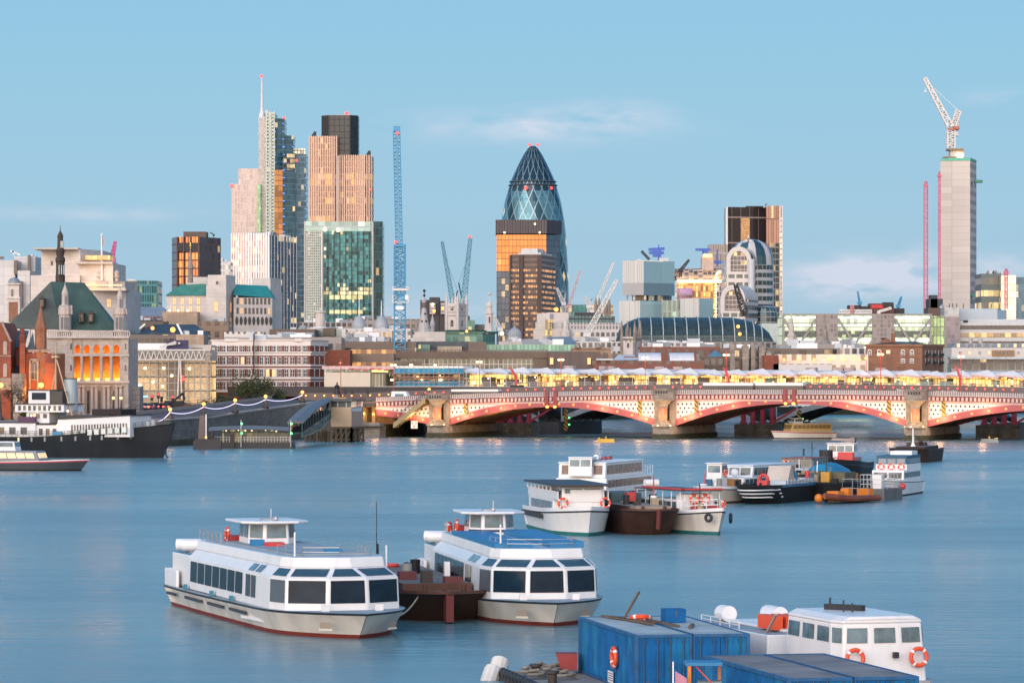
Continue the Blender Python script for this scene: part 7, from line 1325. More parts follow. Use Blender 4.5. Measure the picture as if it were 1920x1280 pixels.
mb=MB();a,b=Vector(P[0]),Vector(P[1]);d=(b-a).normalized();p0,p1=a+d*.2,a.lerp(b,.85);mb.face([(p0.x+.05,p0.y-.12,wz(771,Y)),(p1.x+.05,p1.y-.12,wz(771,Y)),(p1.x+.05,p1.y-.12,wz(765,Y)),(p0.x+.05,p0.y-.12,wz(765,Y))]);mb.build('name_board',mat('pale_blue_board',(.36,.52,.62),.5),t)
mb=MB()
a,b,c=Vector(P[3]),Vector(P[0]),Vector(P[1]);TIM=mat('wet_timber',(.10,.08,.055),.8,var=.4)
for s,e,n in((a,b,4),(b,c,3)):
 for i in range(n+1):q=s.lerp(e,i/n);mb.bar((q.x,q.y,-1),(q.x,q.y,wz(801,Y)),.5)
 for i in range(n):q,r=s.lerp(e,i/n),s.lerp(e,(i+1)/n);mb.bar((q.x,q.y,.6),(r.x,r.y,wz(803,Y)),.3)
 mb.bar((s.x,s.y,.5),(e.x,e.y,.5),.35);mb.bar((s.x,s.y,wz(802,Y)),(e.x,e.y,wz(802,Y)),.5)
mb.prism(grow(P,-.6),-1,wz(803,Y),1);mb.build('timber_piles',[TIM,DKB],t)
t=thing('timber_dolphins','dark timber piles under the gangway beside control building','mooring pile',tuple(at(600,828,790)));PLACE[t.name]=t.location.copy()
for i in range(7):q=574+i*7;mb=MB();mb.tube([(wx(q,795),795+i%3,-1),(wx(q,795),795+i%3,wz(808-(i%3)*2,795))],.35,7);mb.build('pile',TIM,t)
# statue and signals on the approach
t=thing('statue','dark bronze robed statue on a stone plinth before cream wall','statue',tuple(at(632,741,885)));PLACE[t.name]=t.location.copy();p=at(632,741,885);mb=MB();mb.lathe((p.x,p.y,0),[(.75,p.z-1),(.75,p.z+.2),(.85,p.z+.3)],8,0,False);mb.build('plinth',STONE_D,t);mb=MB();mb.lathe((p.x,p.y,p.z),[(.72,.3),(.66,.9),(.5,1.5),(.46,1.9),(.52,2.2),(.42,2.45),(.14,2.55),(.13,2.65),(.2,2.75),(.21,2.9),(.15,3.02),(.12,3.12),(.02,3.15)],12);mb.tube([p+Vector((-.45,-.1,2.3)),p+Vector((-.55,-.3,1.8)),p+Vector((-.3,-.55,1.7))],.12,6);mb.tube([p+Vector((.45,-.1,2.3)),p+Vector((.55,-.3,1.8)),p+Vector((.35,-.6,1.9))],.12,6);mb.build('figure',mat('dark_bronze',(.03,.028,.03),.45,.4),t)
for i,(px,py)in enumerate(((648,741),(661,741),(690,741))):
 p=at(px,py,880);t=thing('traffic_light',['black backed traffic light right of statue, first of three','black backed traffic light right of statue, second of three','black backed traffic light at glass entrance'][i],'traffic light',tuple(p),0,'traffic lights on the approach');mb=MB();mb.bar(p,p+Vector((0,0,1.4)),.1);mb.build('post',DARK,t);mb=MB();mb.box(p.x-.32,p.x+.32,p.y-.2,p.y+.2,p.z+.3,p.z+1.35);mb.build('signal_head',DARK,t)
lamp_column('thin red brown lamp column rising before cream entrance wall',639,680,30,mat('rust_lamp_post',(.3,.1,.07),.6),8.6,1,None,mat('rust_lamp_post',(.3,.1,.07),.6))
# cars queuing on the embankment road
CARC=[(.5,.03,.03),(.05,.05,.06),(.4,.4,.42),(.55,.55,.55),(.06,.08,.2),(.2,.03,.03),(.1,.1,.1),(.6,.4,.05),(.3,.32,.35),(.04,.04,.05)]
CARN=['red','black','silver','white','navy blue','maroon','dark grey','yellow','grey','jet black']
road_z=6.4;mb=MB();mb.prism([(wx(250,842),842),(wx(356,842),842),(wx(356,842),890),(wx(250,842),890)],5.0,6.4)
tag(mb.build('junction_road',mat('ramp_asphalt',(.075,.075,.08),.85)),kind='structure')
for i,(px,Y)in enumerate(((262,850),(270,862),(279,848),(290,872),(298,852),(308,866),(316,850),(326,870),(336,856),(346,868))):
 t=thing('parked_car' if False else 'queuing_car',f'{CARN[i]} car with glowing red tail lights in the embankment queue','car',(wx(px,Y),Y,road_z),R(78),'cars queuing on the embankment road');mb=MB();mb.prism([(-2.1,-.85),(2.1,-.85),(2.1,.85),(-2.1,.85)],.3,.85,0,0,[(-2.05,-.8),(2.0,-.8),(2.0,.8),(-2.05,.8)]);mb.prism([(-1.7,-.75),(1.1,-.75),(1.1,.75),(-1.7,.75)],.85,1.45,1,0,[(-1.3,-.6),(.5,-.6),(.5,.6),(-1.3,.6)]);mb.build('body',[mat(CARN[i].replace(' ','_')+'_car_paint',CARC[i],.3),GLASS_D],t,local=True)
 for s in(-.62,.62):mb=MB();mb.box(-2.16,-2.06,s-.2,s+.2,.55,.78);mb.build('tail_light',lamp('car_tail_light',(1,.05,.03),12),t,local=True)
 for s in(-1.3,1.3):mb=MB();mb.tube([(s,-.87,.33),(s,.87,.33)],.33,10);mb.build('axle_wheels',DARK,t,local=True)
 if i%2:light(Vector((wx(px,Y),Y-3,road_z+.9)),(1,.1,.03),160)
for q in(268,300,335):light(at(q,752,884),(1,.5,.16),900,.6)  # lights without lamp bodies, added for an orange wash on the street
# trees
LEAF=[mat('dark_leaf',(.028,.045,.012),.7,var=.3),mat('mid_leaf',(.055,.075,.016),.7,var=.3),mat('olive_leaf',(.085,.085,.022),.7,var=.3)]
BARK=mat('dark_bark',(.035,.028,.022),.9)
def leaf_tree(label,px,Y,zb,h,rx,seed,n=2600,ls=.42,mats=LEAF,name='leafy_tree'):
 rnd=random.Random(seed);x0=wx(px,Y);t=thing(name,label,'tree',(x0,Y,zb));c0=Vector((x0,Y,zb));mb=MB();tips=[]
 mb.tube([c0,c0+Vector((.1,0,h*.3)),c0+Vector((0,.1,h*.45))],h*.04,8,0,h*.025)
 for i in range(9):
  a=i*2.4+rnd.random();e=c0+Vector((math.cos(a)*rx*.6,math.sin(a)*rx*.6,h*rnd.uniform(.4,.85)));s=c0+Vector((0,0,h*rnd.uniform(.25,.42)));mb.tube([s,s.lerp(e,.5)+Vector((0,0,h*.05)),e],h*.016,5,0,h*.005);tips.append(e)
 mb.build('trunk',BARK,t);mb=MB();cl=[]
 for i in range(34):
  while True:
   q=Vector((rnd.uniform(-1,1),rnd.uniform(-1,1),rnd.uniform(-1,1)))
   if q.length<1:break
  cl.append((c0+Vector((q.x*rx*.82,q.y*rx*.82,h*.58+q.z*h*.36)),rx*rnd.uniform(.2,.38),rnd.choice((0,0,1,1,2))))
 for i in range(n):
  c,r,m=rnd.choice(cl);d=Vector((rnd.gauss(0,1),rnd.gauss(0,1),rnd.gauss(0,.8))).normalized()*r*rnd.uniform(.55,1.08);p=c+d;x=Vector((rnd.gauss(0,1),rnd.gauss(0,1),rnd.gauss(0,1))).normalized();y=x.orthogonal().normalized();s=ls*rnd.uniform(.6,1.3);mb.face([p-x*s*.5,p+y*s*.35,p+x*s*.5,p-y*s*.35],m if rnd.random()<.8 else rnd.randint(0,2))
 mb.build('crown',mats,t);return t
leaf_tree('dark round tree in front of the banded brick hotel',472,868,5.2,10.2,5.6,3,3600);leaf_tree('low dark bush tree left of the round tree',418,862,5.2,4.4,2.6,5,900);leaf_tree('dark bush right of the round tree',520,872,5.6,5.6,2.8,6,900);leaf_tree('clipped dark bush behind the ship bridge',52,722,5.2,3.2,2.2,8,700,.3);leaf_tree('dark bush on the rising lawn by glass office',385,860,5.2,3.2,2.0,9,600,.35)
def bare_tree(label,px,Y,zb,h,seed):
 rnd=random.Random(seed);x0=wx(px,Y);t=thing('bare_tree',label,'tree',(x0,Y,zb));mb=MB()
 def grow_(p,d,l,r,k):
  q=p+d*l;mb.tube([p,p.lerp(q,.5)+Vector((rnd.gauss(0,.05),rnd.gauss(0,.05),0))*l,q],r,5 if k>2 else 4,0,r*.62,False)
  if k==0:return
  for i in range(3 if k>1 else 4):grow_(q,(d+Vector((rnd.gauss(0,.55),rnd.gauss(0,.55),rnd.gauss(.12,.3)))).normalized(),l*rnd.uniform(.6,.82),r*.6,k-1)
 grow_(Vector((x0,Y,zb)),Vector((0,0,1)),h*.3,h*.028,5);mb.build('trunk',BARK,t)
 mb=MB()
 for i in range(260):p=Vector((x0+rnd.gauss(0,h*.22),Y+rnd.gauss(0,h*.22),zb+h*rnd.uniform(.45,1.0)));x=Vector((rnd.gauss(0,1),rnd.gauss(0,1),rnd.gauss(0,1))).normalized();y=x.orthogonal().normalized();mb.face([p-x*.14,p+y*.1,p+x*.14,p-y*.1])
 mb.build('crown',mat('brown_leaf',(.08,.045,.02),.8),t);return t
bare_tree('bare brown tree lit orange from behind at the left edge',24,726,5.2,7.6,12);bare_tree('second bare tree right of the first near ship bridge',46,728,5.2,6.0,15)
t=thing('low_wall_building','grey rusticated stone lodge right of the old school','building',(wx(251,806),806,5));stack(t,'wall',front(242,262,806,8),724,806,courses('rusticated_grey',(.33,.30,.29),(.16,.15,.15),1.1,.12,var=.15,cw=2.4),STONE)
t=thing('site_cabins','brown site cabin and small crane on lawn before glass office','site cabin',(wx(325,850),850,5));stack(t,'cabin',front(308,342,850,4),751,850,DARKB);stack(t,'cabin',front(340,366,852,4),757,852,mat('orange_board',(.30,.13,.04),.7));mb=MB();mb.bar(at(327,750,850),at(343,737,850),.5);mb.bar(at(343,737,850),at(346,750,850),.5);mb.build('boom',DARK,t)
t=thing('shop_sign','glowing blue sign strip on the lit office street front','sign',(wx(268,895),895,6));mb=MB();mb.box(wx(261,895),wx(277,895),895,895.3,wz(744.5,895),wz(741.5,895));mb.build('light_box',lamp('blue_sign_glow',(.12,.5,1),2.2),t)
for i,(px,py,c)in enumerate(((285,745,1),(297,741,1),(303,748,0),(324,746,1))):
 Y=850;p=at(px,py,Y);t=thing('traffic_light',['red traffic light over the car queue, leftmost of four','red traffic light over the car queue, second of four','unlit traffic light over the car queue, third of four','red traffic light beside the site cabin'][i],'traffic light',(p.x,p.y,5.3),0,'traffic lights at the junction');mb=MB();mb.bar((p.x,p.y,5.3),(p.x,p.y,p.z),.12);mb.box(p.x-.3,p.x+.3,p.y-.2,p.y+.2,p.z-.7,p.z+.6);mb.build('post',DARK,t)
 if c:mb=MB();mb.ball((p.x,p.y-.25,p.z+.25),.26,8);mb.build('red_lens',REDL,t)
# ================================================================ boats
BWHITE=mat('boat_white',(.74,.74,.74),.3,var=.07,scale=.8,streak=True);BCREAM=mat('boat_cream_white',(.66,.62,.56),.35,var=.2,scale=.7,streak=True)
BRED=mat('antifoul_red',(.20,.03,.02),.6,var=.3);BGRN=mat('boot_green',(.02,.15,.15),.5,var=.2);BBAND=mat('dark_rubbing_band',(.03,.035,.045),.5);BTEAL=mat('blue_gunwale',(.05,.22,.32),.5)
BDECK=mat('grey_boat_deck',(.28,.34,.38),.6,var=.15);BBLK=mat('black_hull',(.016,.016,.018),.6,var=.4,scale=.4,spec=.25);BRUST=mat('rusty_hull',(.085,.035,.022),.7,var=.5,scale=.5,streak=True)
BGL=mat('boat_window',(.010,.026,.045),.08,var=.3,scale=1.2,spec=.1);CLR=mat('clear_window',(.11,.18,.21),.1,var=.5,scale=1.4);BLUED=mat('bright_blue_deck',(.015,.19,.40),.5,var=.12)
ORNG=mat('life_ring_orange',(.72,.09,.03),.5,var=0);RWHT=mat('life_ring_white',(.8,.8,.78),.5,var=0)
def heading(th):return Vector((math.sin(R(th)),-math.cos(R(th)),0))
def boat(name,label,cat,stem,th,L,group=None,rk=.055):
 """stem: where the bow meets the water; th: heading, 0 towards the viewer and positive to the right"""
 h=heading(th);p=stem-h*L*(1-rk);t=thing(name,label,cat,(p.x,p.y,0),math.atan2(h.y,h.x),group);return t
def hull(t,L,B,fb0,fb1,mats,bf=.3,p=2.4,boot=.28,band=.16,bul=.0,rake=.06,wl=.86,stern=.95,deck=None,n=24,name='hull'):
 S=[1-(1-i/n)**1.9 for i in range(n+1)]
 def half(s):
  if s>1-bf:return B/2*max(0.004,1-((s-(1-bf))/bf)**p)
  return B/2*(stern+(1-stern)*min(1,s/.25))
 zd=lambda s:fb0+(fb1-fb0)*s**2.2
 lev=[]
 for s in S:
  z=zd(s);lev.append([(1-rake*1.25,wl*.8,-.7),(1-rake,wl,0),(1-rake*.88,wl+.02,boot),(1-rake*.15,.985,z-band),(1,1.0,z),(1.0,1.0,z+bul)])
 mb=MB();M=[0,0,1,2,3]
 P=lambda i,k,sd:Vector((L*S[i]*(lev[i][k][0]*S[i]+(1-S[i])),sd*half(S[i])*lev[i][k][1],lev[i][k][2]))
 for i in range(n):
  for k in range(5 if bul>0 else 4):
   a,b,c,d=P(i,k,-1),P(i+1,k,-1),P(i+1,k+1,-1),P(i,k+1,-1);mb.face([a,b,c,d],M[k],None,k==2)
   a,b,c,d=P(i+1,k,1),P(i,k,1),P(i,k+1,1),P(i+1,k+1,1);mb.face([a,b,c,d],M[k],None,k==2)
  if bul>0:
   for sd in(-1,1):a,b=P(i,4,sd)*1,P(i+1,4,sd)*1;ins=Vector((0,-sd*.08,0));q=[a+ins,b+ins,b+ins+Vector((0,0,bul)),a+ins+Vector((0,0,bul))];mb.face(q if sd>0 else q[::-1],3)
  mb.face([P(i,4,1),P(i,4,-1),P(i+1,4,-1),P(i+1,4,1)],4)
 mb.face([P(0,k,1)for k in range(5)]+[P(0,k,-1)for k in range(4,-1,-1)],1)
 o=mb.build(name,mats+[deck or BDECK],t,local=True);soften(o,0,False);return o
def quad_on(t,a,b,ta,tb,s0,s1,f0,f1,m,off=.03,name='window'):
 a,b,ta,tb=map(Vector,(a,b,ta,tb));q=lambda s,f:(a.lerp(b,s)).lerp(ta.lerp(tb,s),f);n=(b-a).cross(ta-a).normalized()*off
 mb=MB();mb.face([q(s0,f0)+n,q(s1,f0)+n,q(s1,f1)+n,q(s0,f1)+n]);return mb.build(name,m,t,local=True)
def house(t,x0,x1,w,z0,z1,m,rake=0.0,brake=0.0,side=0,front=0,zw=(.4,.85),wm=None,roof=None,over=0.0,name='cabin',inset=0.0,back=0,sg=.12,srange=(.03,.97)):
 h=w/2;A=[(x0,-h),(x1,-h),(x1,h),(x0,h)];T=[(x0+brake,-h+inset),(x1-rake,-h+inset),(x1-rake,h-inset),(x0+brake,h-inset)]
 mb=MB();mb.prism(A,z0,z1,0,1,T);mb.build(name,[m,roof or m],t,local=True);wm=wm or BGL
 V=lambda q,z:Vector((q[0],q[1],z))
 for e,n in((0,side),(1,front),(2,side),(3,back)):
  for i in range(n):
   f0,f1=srange if e in(0,2)else(.04,.96);g=sg/n if e in(0,2)else .10/n
   s0=f0+(f1-f0)*i/n+g/2;s1=f0+(f1-f0)*(i+1)/n-g/2
   quad_on(t,V(A[e],z0),V(A[(e+1)%4],z0),V(T[e],z1),V(T[(e+1)%4],z1),s0,s1,zw[0],zw[1],wm)
 if over:mb=MB();mb.prism([(x0+brake-over,-h+inset-over),(x1-rake+over,-h+inset-over),(x1-rake+over,h-inset+over),(x0+brake-over,h-inset+over)],z1,z1+.14);mb.build('roof',roof or m,t,local=True)
def rails(t,pts,h,m=STEEL,n=None,r=.03,name='railing',bars=2):
 mb=MB();pts=[Vector(p)for p in pts]
 for a,b in zip(pts,pts[1:]):
  k=max(1,int((b-a).length/1.1))
  for i in range(k+1):p=a.lerp(b,i/k);mb.bar(p,p+Vector((0,0,h)),r*2)
  for j in range(bars):mb.bar(a+Vector((0,0,h*(j+1)/bars)),b+Vector((0,0,h*(j+1)/bars)),r*2)
 return mb.build(name,m,t,local=True)
def wpos(t,p):return t.matrix_basis@Vector(p)if False else Matrix.Rotation(t.rotation_euler.z,4,'Z')@Vector(p)+Vector(t.location)
def life_ring(label,p,nrm,r=.36,group='life rings on the moored boats'):
 mb=MB();mb.torus(tuple(p),nrm,r,r*.26,24,8,(0,1),4);o=mb.build('life_ring',[ORNG,RWHT],None,loc=tuple(p));return tag(o,label,'life ring',group)
def ring_on(t,label,p,n,r=.36):return life_ring(label,wpos(t,p),tuple(Matrix.Rotation(t.rotation_euler.z,3,'Z')@Vector(n)),r)
def canister(t,p,ax=(0,1,0),L=1.3,r=.36,name='life_raft_canister'):
 p=Vector(p);a=Vector(ax).normalized();mb=MB();mb.tube([p-a*L/2,p-a*L*.42,p+a*L*.42,p+a*L/2],r,14);o=mb.build(name,BWHITE,t,local=True)
 mb=MB();mb.box(p.x-.25,p.x+.25,p.y-.3,p.y+.3,p.z-r-.35,p.z-r+.05);mb.build('raft_cradle',STEEL,t,local=True)
# --- the two big glazed trip boats
def trip_boat(label,stem,th,L,B,wh,top,boot,sidewin,roofc):
 t=boat('trip_boat',label,'boat',stem,th,L,'glazed trip boats moored in the foreground');hull(t,L,B,1.25,1.42,[boot,BCREAM,BBAND,BWHITE],.26,2.6,.22,.13,.0,.05,.86)
 mb=MB();x=L-4.0;f=[(5.2,-B/2+.45),(x-3.2,-B/2+.35),(x-1.1,-B/2+.75),(x,-1.12)];P=f+[(a,-b)for a,b in f[::-1]]
 ins=lambda d,fr:[(a+(0 if i==0 else-fr*(max(0,a-(x-3.5))/3.5)),b+d)for i,(a,b)in enumerate(f)]
 def ring_(d,fr):q=ins(d,fr);return q+[(a,-b)for a,b in q[::-1]]
 P1,P2,P3=ring_(.06,.1),ring_(.62,1.05),ring_(.72,1.2);z0,z1,z2,z3=1.3,3.1,3.62,4.18
 mb.prism(P,z0,z1,0,0,P1);mb.build('saloon',BWHITE,t,local=True);mb=MB();mb.prism(P1,z1,z2,0,0,P2);mb.build('sloping_coaming',BWHITE,t,local=True);mb=MB();mb.prism(P2,z2,z3,0,1,P3);mb.build('roof_edge',[BWHITE,roofc],t,local=True)
 V=lambda q,z:Vector((q[0],q[1],z));N=len(P)
 for e in range(N):
  a,b=P[e],P[(e+1)%N];ta,tb=P1[e],P1[(e+1)%N];c,d=P2[e],P2[(e+1)%N]
  if e in(0,N-2):
   n,s0,s1=sidewin
   for i in range(n):
    u0=s0+(s1-s0)*(i+.06)/n;u1=s0+(s1-s0)*(i+.94)/n
    if e:u0,u1=1-u1,1-u0
    quad_on(t,V(a,z0),V(b,z0),V(ta,z1),V(tb,z1),u0,u1,.27,.94,mat('black_boat_window',(.008,.009,.011),.1,var=.3,spec=.15))
   for k,(u0,u1)in enumerate(((s1+.035,s1+.085),(s1+.095,s1+.145))):
    if e:u0,u1=1-u1,1-u0
    quad_on(t,V(a,z0),V(b,z0),V(ta,z1),V(tb,z1),u0,u1,.25,.93,mat('brown_boat_window',(.05,.04,.035),.1,var=.3,spec=.3))
  elif e!=N-1:
   big=e in(2,3,4)
   quad_on(t,V(a,z0),V(b,z0),V(ta,z1),V(tb,z1),.06,.94,.25,.93,BGL if big else mat('grey_boat_window',(.09,.11,.125),.1,var=.1,spec=.3));quad_on(t,V(ta,z1),V(tb,z1),V(c,z2),V(d,z2),.08,.92,.14,.86,mat('sky_boat_window',(.035,.08,.115),.08,var=.15,spec=.3),.03,'coaming_window')
 for e,(sa,sb)in((0,(.74,.80)),(0,(.82,.88))):quad_on(t,V(P1[0],z1),V(P1[1],z1),V(P2[0],z2),V(P2[1],z2),sa,sb,.15,.85,CLR,.03,'coaming_window')
 # stern house and decks
 house(t,.5,5.2,B-1.3,z0,3.3,BWHITE,roof=BTEAL,name='stern_cabin');quad_on(t,(3.6,-B/2+.75,z0),(4.6,-B/2+.75,z0),(3.6,-B/2+.75,3.3),(4.6,-B/2+.75,3.3),.2,.8,.08,.85,mat('dark_doorway',(.02,.02,.022),.6),.03,'door')
 for i in range(3):quad_on(t,(.6,-B/2+.75,z0),(3.2,-B/2+.75,z0),(.6,-B/2+.75,3.3),(3.2,-B/2+.75,3.3),.2+i*.2,.26+i*.2,.45,.85,BDECK,.03,'vent')
 mb=MB();mb.box(.1,3.4,-B/2+.25,-B/2+.45,1.25,2.3);mb.box(.1,3.4,B/2-.45,B/2-.25,1.25,2.3);mb.box(.1,.25,-B/2+.3,B/2-.3,1.25,2.3);mb.build('stern_bulwark',BWHITE,t,local=True)
 canister(t,(1.5,-2.5,3.75),(.4,1,0),1.5,.36);canister(t,(2.6,-2.4,3.75),(.4,1,0),1.5,.36);mb=MB()
 if top=='blue':
  mb.box(9.5,x-2.6,-2.6,-.4,4.19,4.42);mb.box(9.5,x-2.6,.6,2.6,4.19,4.5);mb.box(2.5,5,-2.4,2.4,3.32,3.4);mb.build('blue_seating',BLUED,t,local=True)
 else:
  mb.box(9,x-3.5,-2.2,2.2,4.19,4.28);mb.build('roof_matting',BDECK,t,local=True);mb=MB();mb.box(wh+3.2,wh+4.0,-1.9,-1.2,4.2,4.62);mb.build('blue_locker',BLUED,t,local=True);mb=MB();mb.box(wh+4.2,wh+5.1,-1.3,-.3,4.2,4.5);mb.build('red_locker',RED_ST,t,local=True);mb=MB();mb.box(x-6,x-5.2,.2,1.1,4.2,4.42);mb.build('blue_locker',BLUED,t,local=True)
 # wheelhouse
 w=[(wh-1.9,-1.35),(wh+.9,-1.45),(wh+2.0,-.75)];W_=w+[(a,-b)for a,b in w[::-1]];WT=[(a*1.0-.12 if a>wh else a,b*.93)for a,b in W_];za,zb_,zc=3.9,4.55,5.45
 mb=MB();mb.prism(W_,za,zc,0,0,WT);mb.build('wheelhouse',BWHITE,t,local=True);n=len(W_)
 for e in range(n):
  for i in range(2 if e in(0,n-2)else 1):
   k=2 if e in(0,n-2)else 1;quad_on(t,V(W_[e],za),V(W_[(e+1)%n],za),V(WT[e],zc),V(WT[(e+1)%n],zc),(i+.1)/k,(i+.9)/k,.46,.95,CLR)
 mb=MB();mb.prism([(wh-3.0,-1.9),(wh+1.6,-2.0),(wh+2.5,-1.2),(wh+2.5,1.2),(wh+1.6,2.0),(wh-3.0,1.9)],zc,zc+.16);mb.build('wheelhouse_roof',BWHITE,t,local=True)
 mb=MB();mb.ball((wh+1.8,0,zc+.3),.16,8);mb.cut();mb.tube([(wh-1,.4,zc+.16),(wh-1,.4,zc+.75)],.03,5);mb.box(wh-.4,wh+.5,-.45,.45,zc+.16,zc+.24);mb.build('roof_gear',STEEL,t,local=True)
 if top=='blue':quad_on(t,V(W_[2],za),V(W_[3],za),V(WT[2],zc),V(WT[3],zc),0,1,.28,.38,mat('navy_stripe',(.02,.04,.12),.4),.02,'navy_stripe');quad_on(t,V(W_[1],za),V(W_[2],za),V(WT[1],zc),V(WT[2],zc),0,1,.28,.38,mat('navy_stripe',(.02,.04,.12),.4),.02,'navy_stripe')
 mb=MB()
 for i in range(3):mb.box(wh-4.6+i*.7,wh-4.1+i*.7,-1.6,1.6,4.2,4.55)
 mb.build('red_bench',mat('red_bench_paint',(.40,.03,.03),.5),t,local=True)
 mb=MB();mb.tube([(x-3.0,-2.2,4.1),(x-3.0,-2.2,5.5)],.05,6);mb.build('jackstaff',WHITE,t,local=True)
 rails(t,[(x-6.5,-2.3,4.18),(x-2.4,-1.9,4.18),(x-1.8,0,4.18),(x-2.4,1.9,4.18),(x-6.5,2.3,4.18)],.5,r=.016);rails(t,[(3.2,-2.2,4.18),(wh-2,-2.4,4.18)],.6)
 # fenders, anchor pockets, bollards
 mb=MB();yb=-B/2-.02
 for i,(xa,xb)in enumerate(((1.5,4),(6.5,11),(12.5,16.5),(18,22))):mb.cut();mb.bar((xa,yb*.965,.86),(xb,yb*.975,.86),.13,0,.16)
 mb.build('fender_strip',BBAND,t,local=True);mb=MB();mb.bar((21,yb*.965,.62),(25.0,-B/2*.90,.62),.15,0,.18);mb.build('white_fender',BWHITE,t,local=True)
 for sd in(-1,1):
  hx=L*.955;hy=B/2*.42
  a,b=Vector((hx-.50,sd*(hy+.46),.55)),Vector((hx-.05,sd*(hy-.16),.55));up=Vector((.10,sd*.04,.40));q=(a,b,a+up,b+up)if sd<0 else(b,a,b+up,a+up);quad_on(t,*q,.1,.9,.1,.95,mat('pocket_brown',(.30,.25,.20),.7),.06,'anchor_pocket');quad_on(t,*q,.0,1,-.18,.1,BCREAM,.07,'pocket_lip')
  mb=MB();mb.box(L-3.3,L-3.0,sd*1.5-.2,sd*1.5+.2,1.4,1.75);mb.build('bollard',BWHITE,t,local=True)
 mb=MB();mb.box(6,6.3,-B/2+.1,-B/2+.3,1.3,1.6);mb.box(13,13.3,-B/2+.08,-B/2+.28,1.3,1.6);mb.box(18,18.3,-B/2+.08,-B/2+.28,1.3,1.6);mb.build('mooring_cleats',BTEAL,t,local=True)
 return t
tb1=trip_boat('large white trip boat with grey roof, dark front windows, moored leftmost',Vector((-8.2,198.6,0)),17.6,33.5,7.9,11.6,'grey',BRED,(7,.05,.70),mat('pale_blue_roof_deck',(.42,.50,.55),.6,var=.1))
tb2=trip_boat('white trip boat with bright blue seating on its roof deck',onwater(1037,1173),8.8,34,7.6,7.8,'blue',BRED,(7,.08,.70),mat('pale_blue_deck',(.32,.47,.55),.6,var=.1))
for p,l in(((7.7,-1.55,4.6),'orange life ring on the wheelhouse of the leftmost trip boat'),):ring_on(tb1,l,p,(0,1,0),.38)
ring_on(tb2,'orange life ring beside the wheelhouse of the blue decked trip boat',(4.6,-1.6,4.5),(0,1,0),.38);ring_on(tb2,'second life ring aft of wheelhouse on the blue decked boat',(3.4,-1.9,4.3),(.4,1,0),.38)
# --- barges
def barge(label,stem,th,L,B,fb,m,deck,group=None,name='barge',coam=True,blunt=4.5):
 t=boat(name,label,'barge',stem,th,L,group);hull(t,L,B,fb,fb*1.12,[m,m,BBAND,m],.16,blunt,.2,.12,.18,.10,.88,.9,deck)
 if coam:mb=MB();mb.prism([(L*.12,-B*.36),(L*.84,-B*.36),(L*.84,B*.36),(L*.12,B*.36)],fb,fb+.55,0,1);mb.build('hatch_coaming',[m,deck],t,local=True)
 mb=MB()
 for s in(-1,1):mb.cut();mb.tube([(L*.93,s*B*.2,fb),(L*.93,s*B*.2,fb+.6)],.14,8);mb.cut();mb.tube([(L*.05,s*B*.3,fb),(L*.05,s*B*.3,fb+.6)],.14,8)
 mb.build('bollard',m,t,local=True);return t
tbg=barge('rusty dark barge wedged between the two glazed trip boats',onwater(836,1166),10,30,5.6,1.5,BRUST,mat('weathered_deck',(.16,.14,.13),.8,var=.3));mb=MB();mb.prism([(29.2,-.28),(29.85,-.22),(29.85,.22),(29.2,.28)],.1,1.9);mb.build('stem_post',mat('dark_red_rust',(.13,.025,.02),.7),tbg,local=True);mb=MB();mb.box(20,21.2,-1.6,-.6,2.05,2.5);mb.cut();mb.box(24,25,.5,1.5,2.05,2.4);mb.build('deck_gear',mat('red_deck_gear',(.13,.03,.03),.7),tbg,local=True)
mb=MB();a,b=wpos(tb1,(28.5,2.0,1.3)),wpos(tbg,(28,-1.4,1.7));mb.tube([a.lerp(b,i/10)-Vector((0,0,1.0*4*(i/10)*(1-i/10)*.8))for i in range(11)],.05,6);o=mb.build('mooring_rope',mat('pale_rope',(.40,.36,.28),.9),None,loc=tuple(a));
for v_ in o.data.vertices:v_.co=v_.co
tag(o,'pale mooring rope slung from trip boat to rusty barge','rope')
tbr=barge('brown rust bowed barge moored between white launches in mid river',onwater(1228,1003),12,27,5.0,1.95,BRUST,mat('pale_deck_boards',(.30,.26,.22),.8,var=.25));mb=MB();mb.tube([(26.6,0,.6),(26.95,0,2.3)],.2,8);mb.build('stem_post',mat('dark_red_rust',(.13,.025,.02),.7),tbr,local=True);mb=MB();mb.box(8,15,-1.4,1.4,2.5,3.4);mb.build('tarpaulin_cover',mat('dark_teal_tarpaulin',(.05,.10,.11),.7),tbr,local=True);mb=MB();mb.box(15.5,16.4,-.3,.5,2.5,3.5);mb.build('red_box',RED_ST,tbr,local=True);mb=MB();mb.box(22.5,25,-1.6,1.6,2.1,2.55);mb.build('fore_hatch',mat('tan_hatch',(.30,.24,.20),.8),tbr,local=True)
tdk=barge('empty dark rusty barge with white post, farthest right',onwater(1702,867),-16,19,6.6,2.0,mat('dark_rust_barge',(.045,.024,.020),.75,var=.45,scale=.4,streak=True),mat('grey_barge_deck',(.13,.15,.16),.8,var=.2));mb=MB();mb.lathe((13,0,2.5),[(.5,0),(.3,.4),(.14,.7),(.12,3.0)],10);mb.build('white_post',WHITE,tdk,local=True);mb=MB();mb.box(5,7.5,-1,1,2.5,3.1);mb.build('deck_winch',BRUST,tdk,local=True)
quad_on(tdk,(17.6,-2.6,.3),(17.6,1.2,.3),(18.6,-2.6,2.0),(18.6,1.2,2.0),.0,1,.1,.75,mat('hollow_shadow_steel',(.012,.010,.010),.9),.25,'bow_recess')  # flat black face paints the shade of the hollow bow
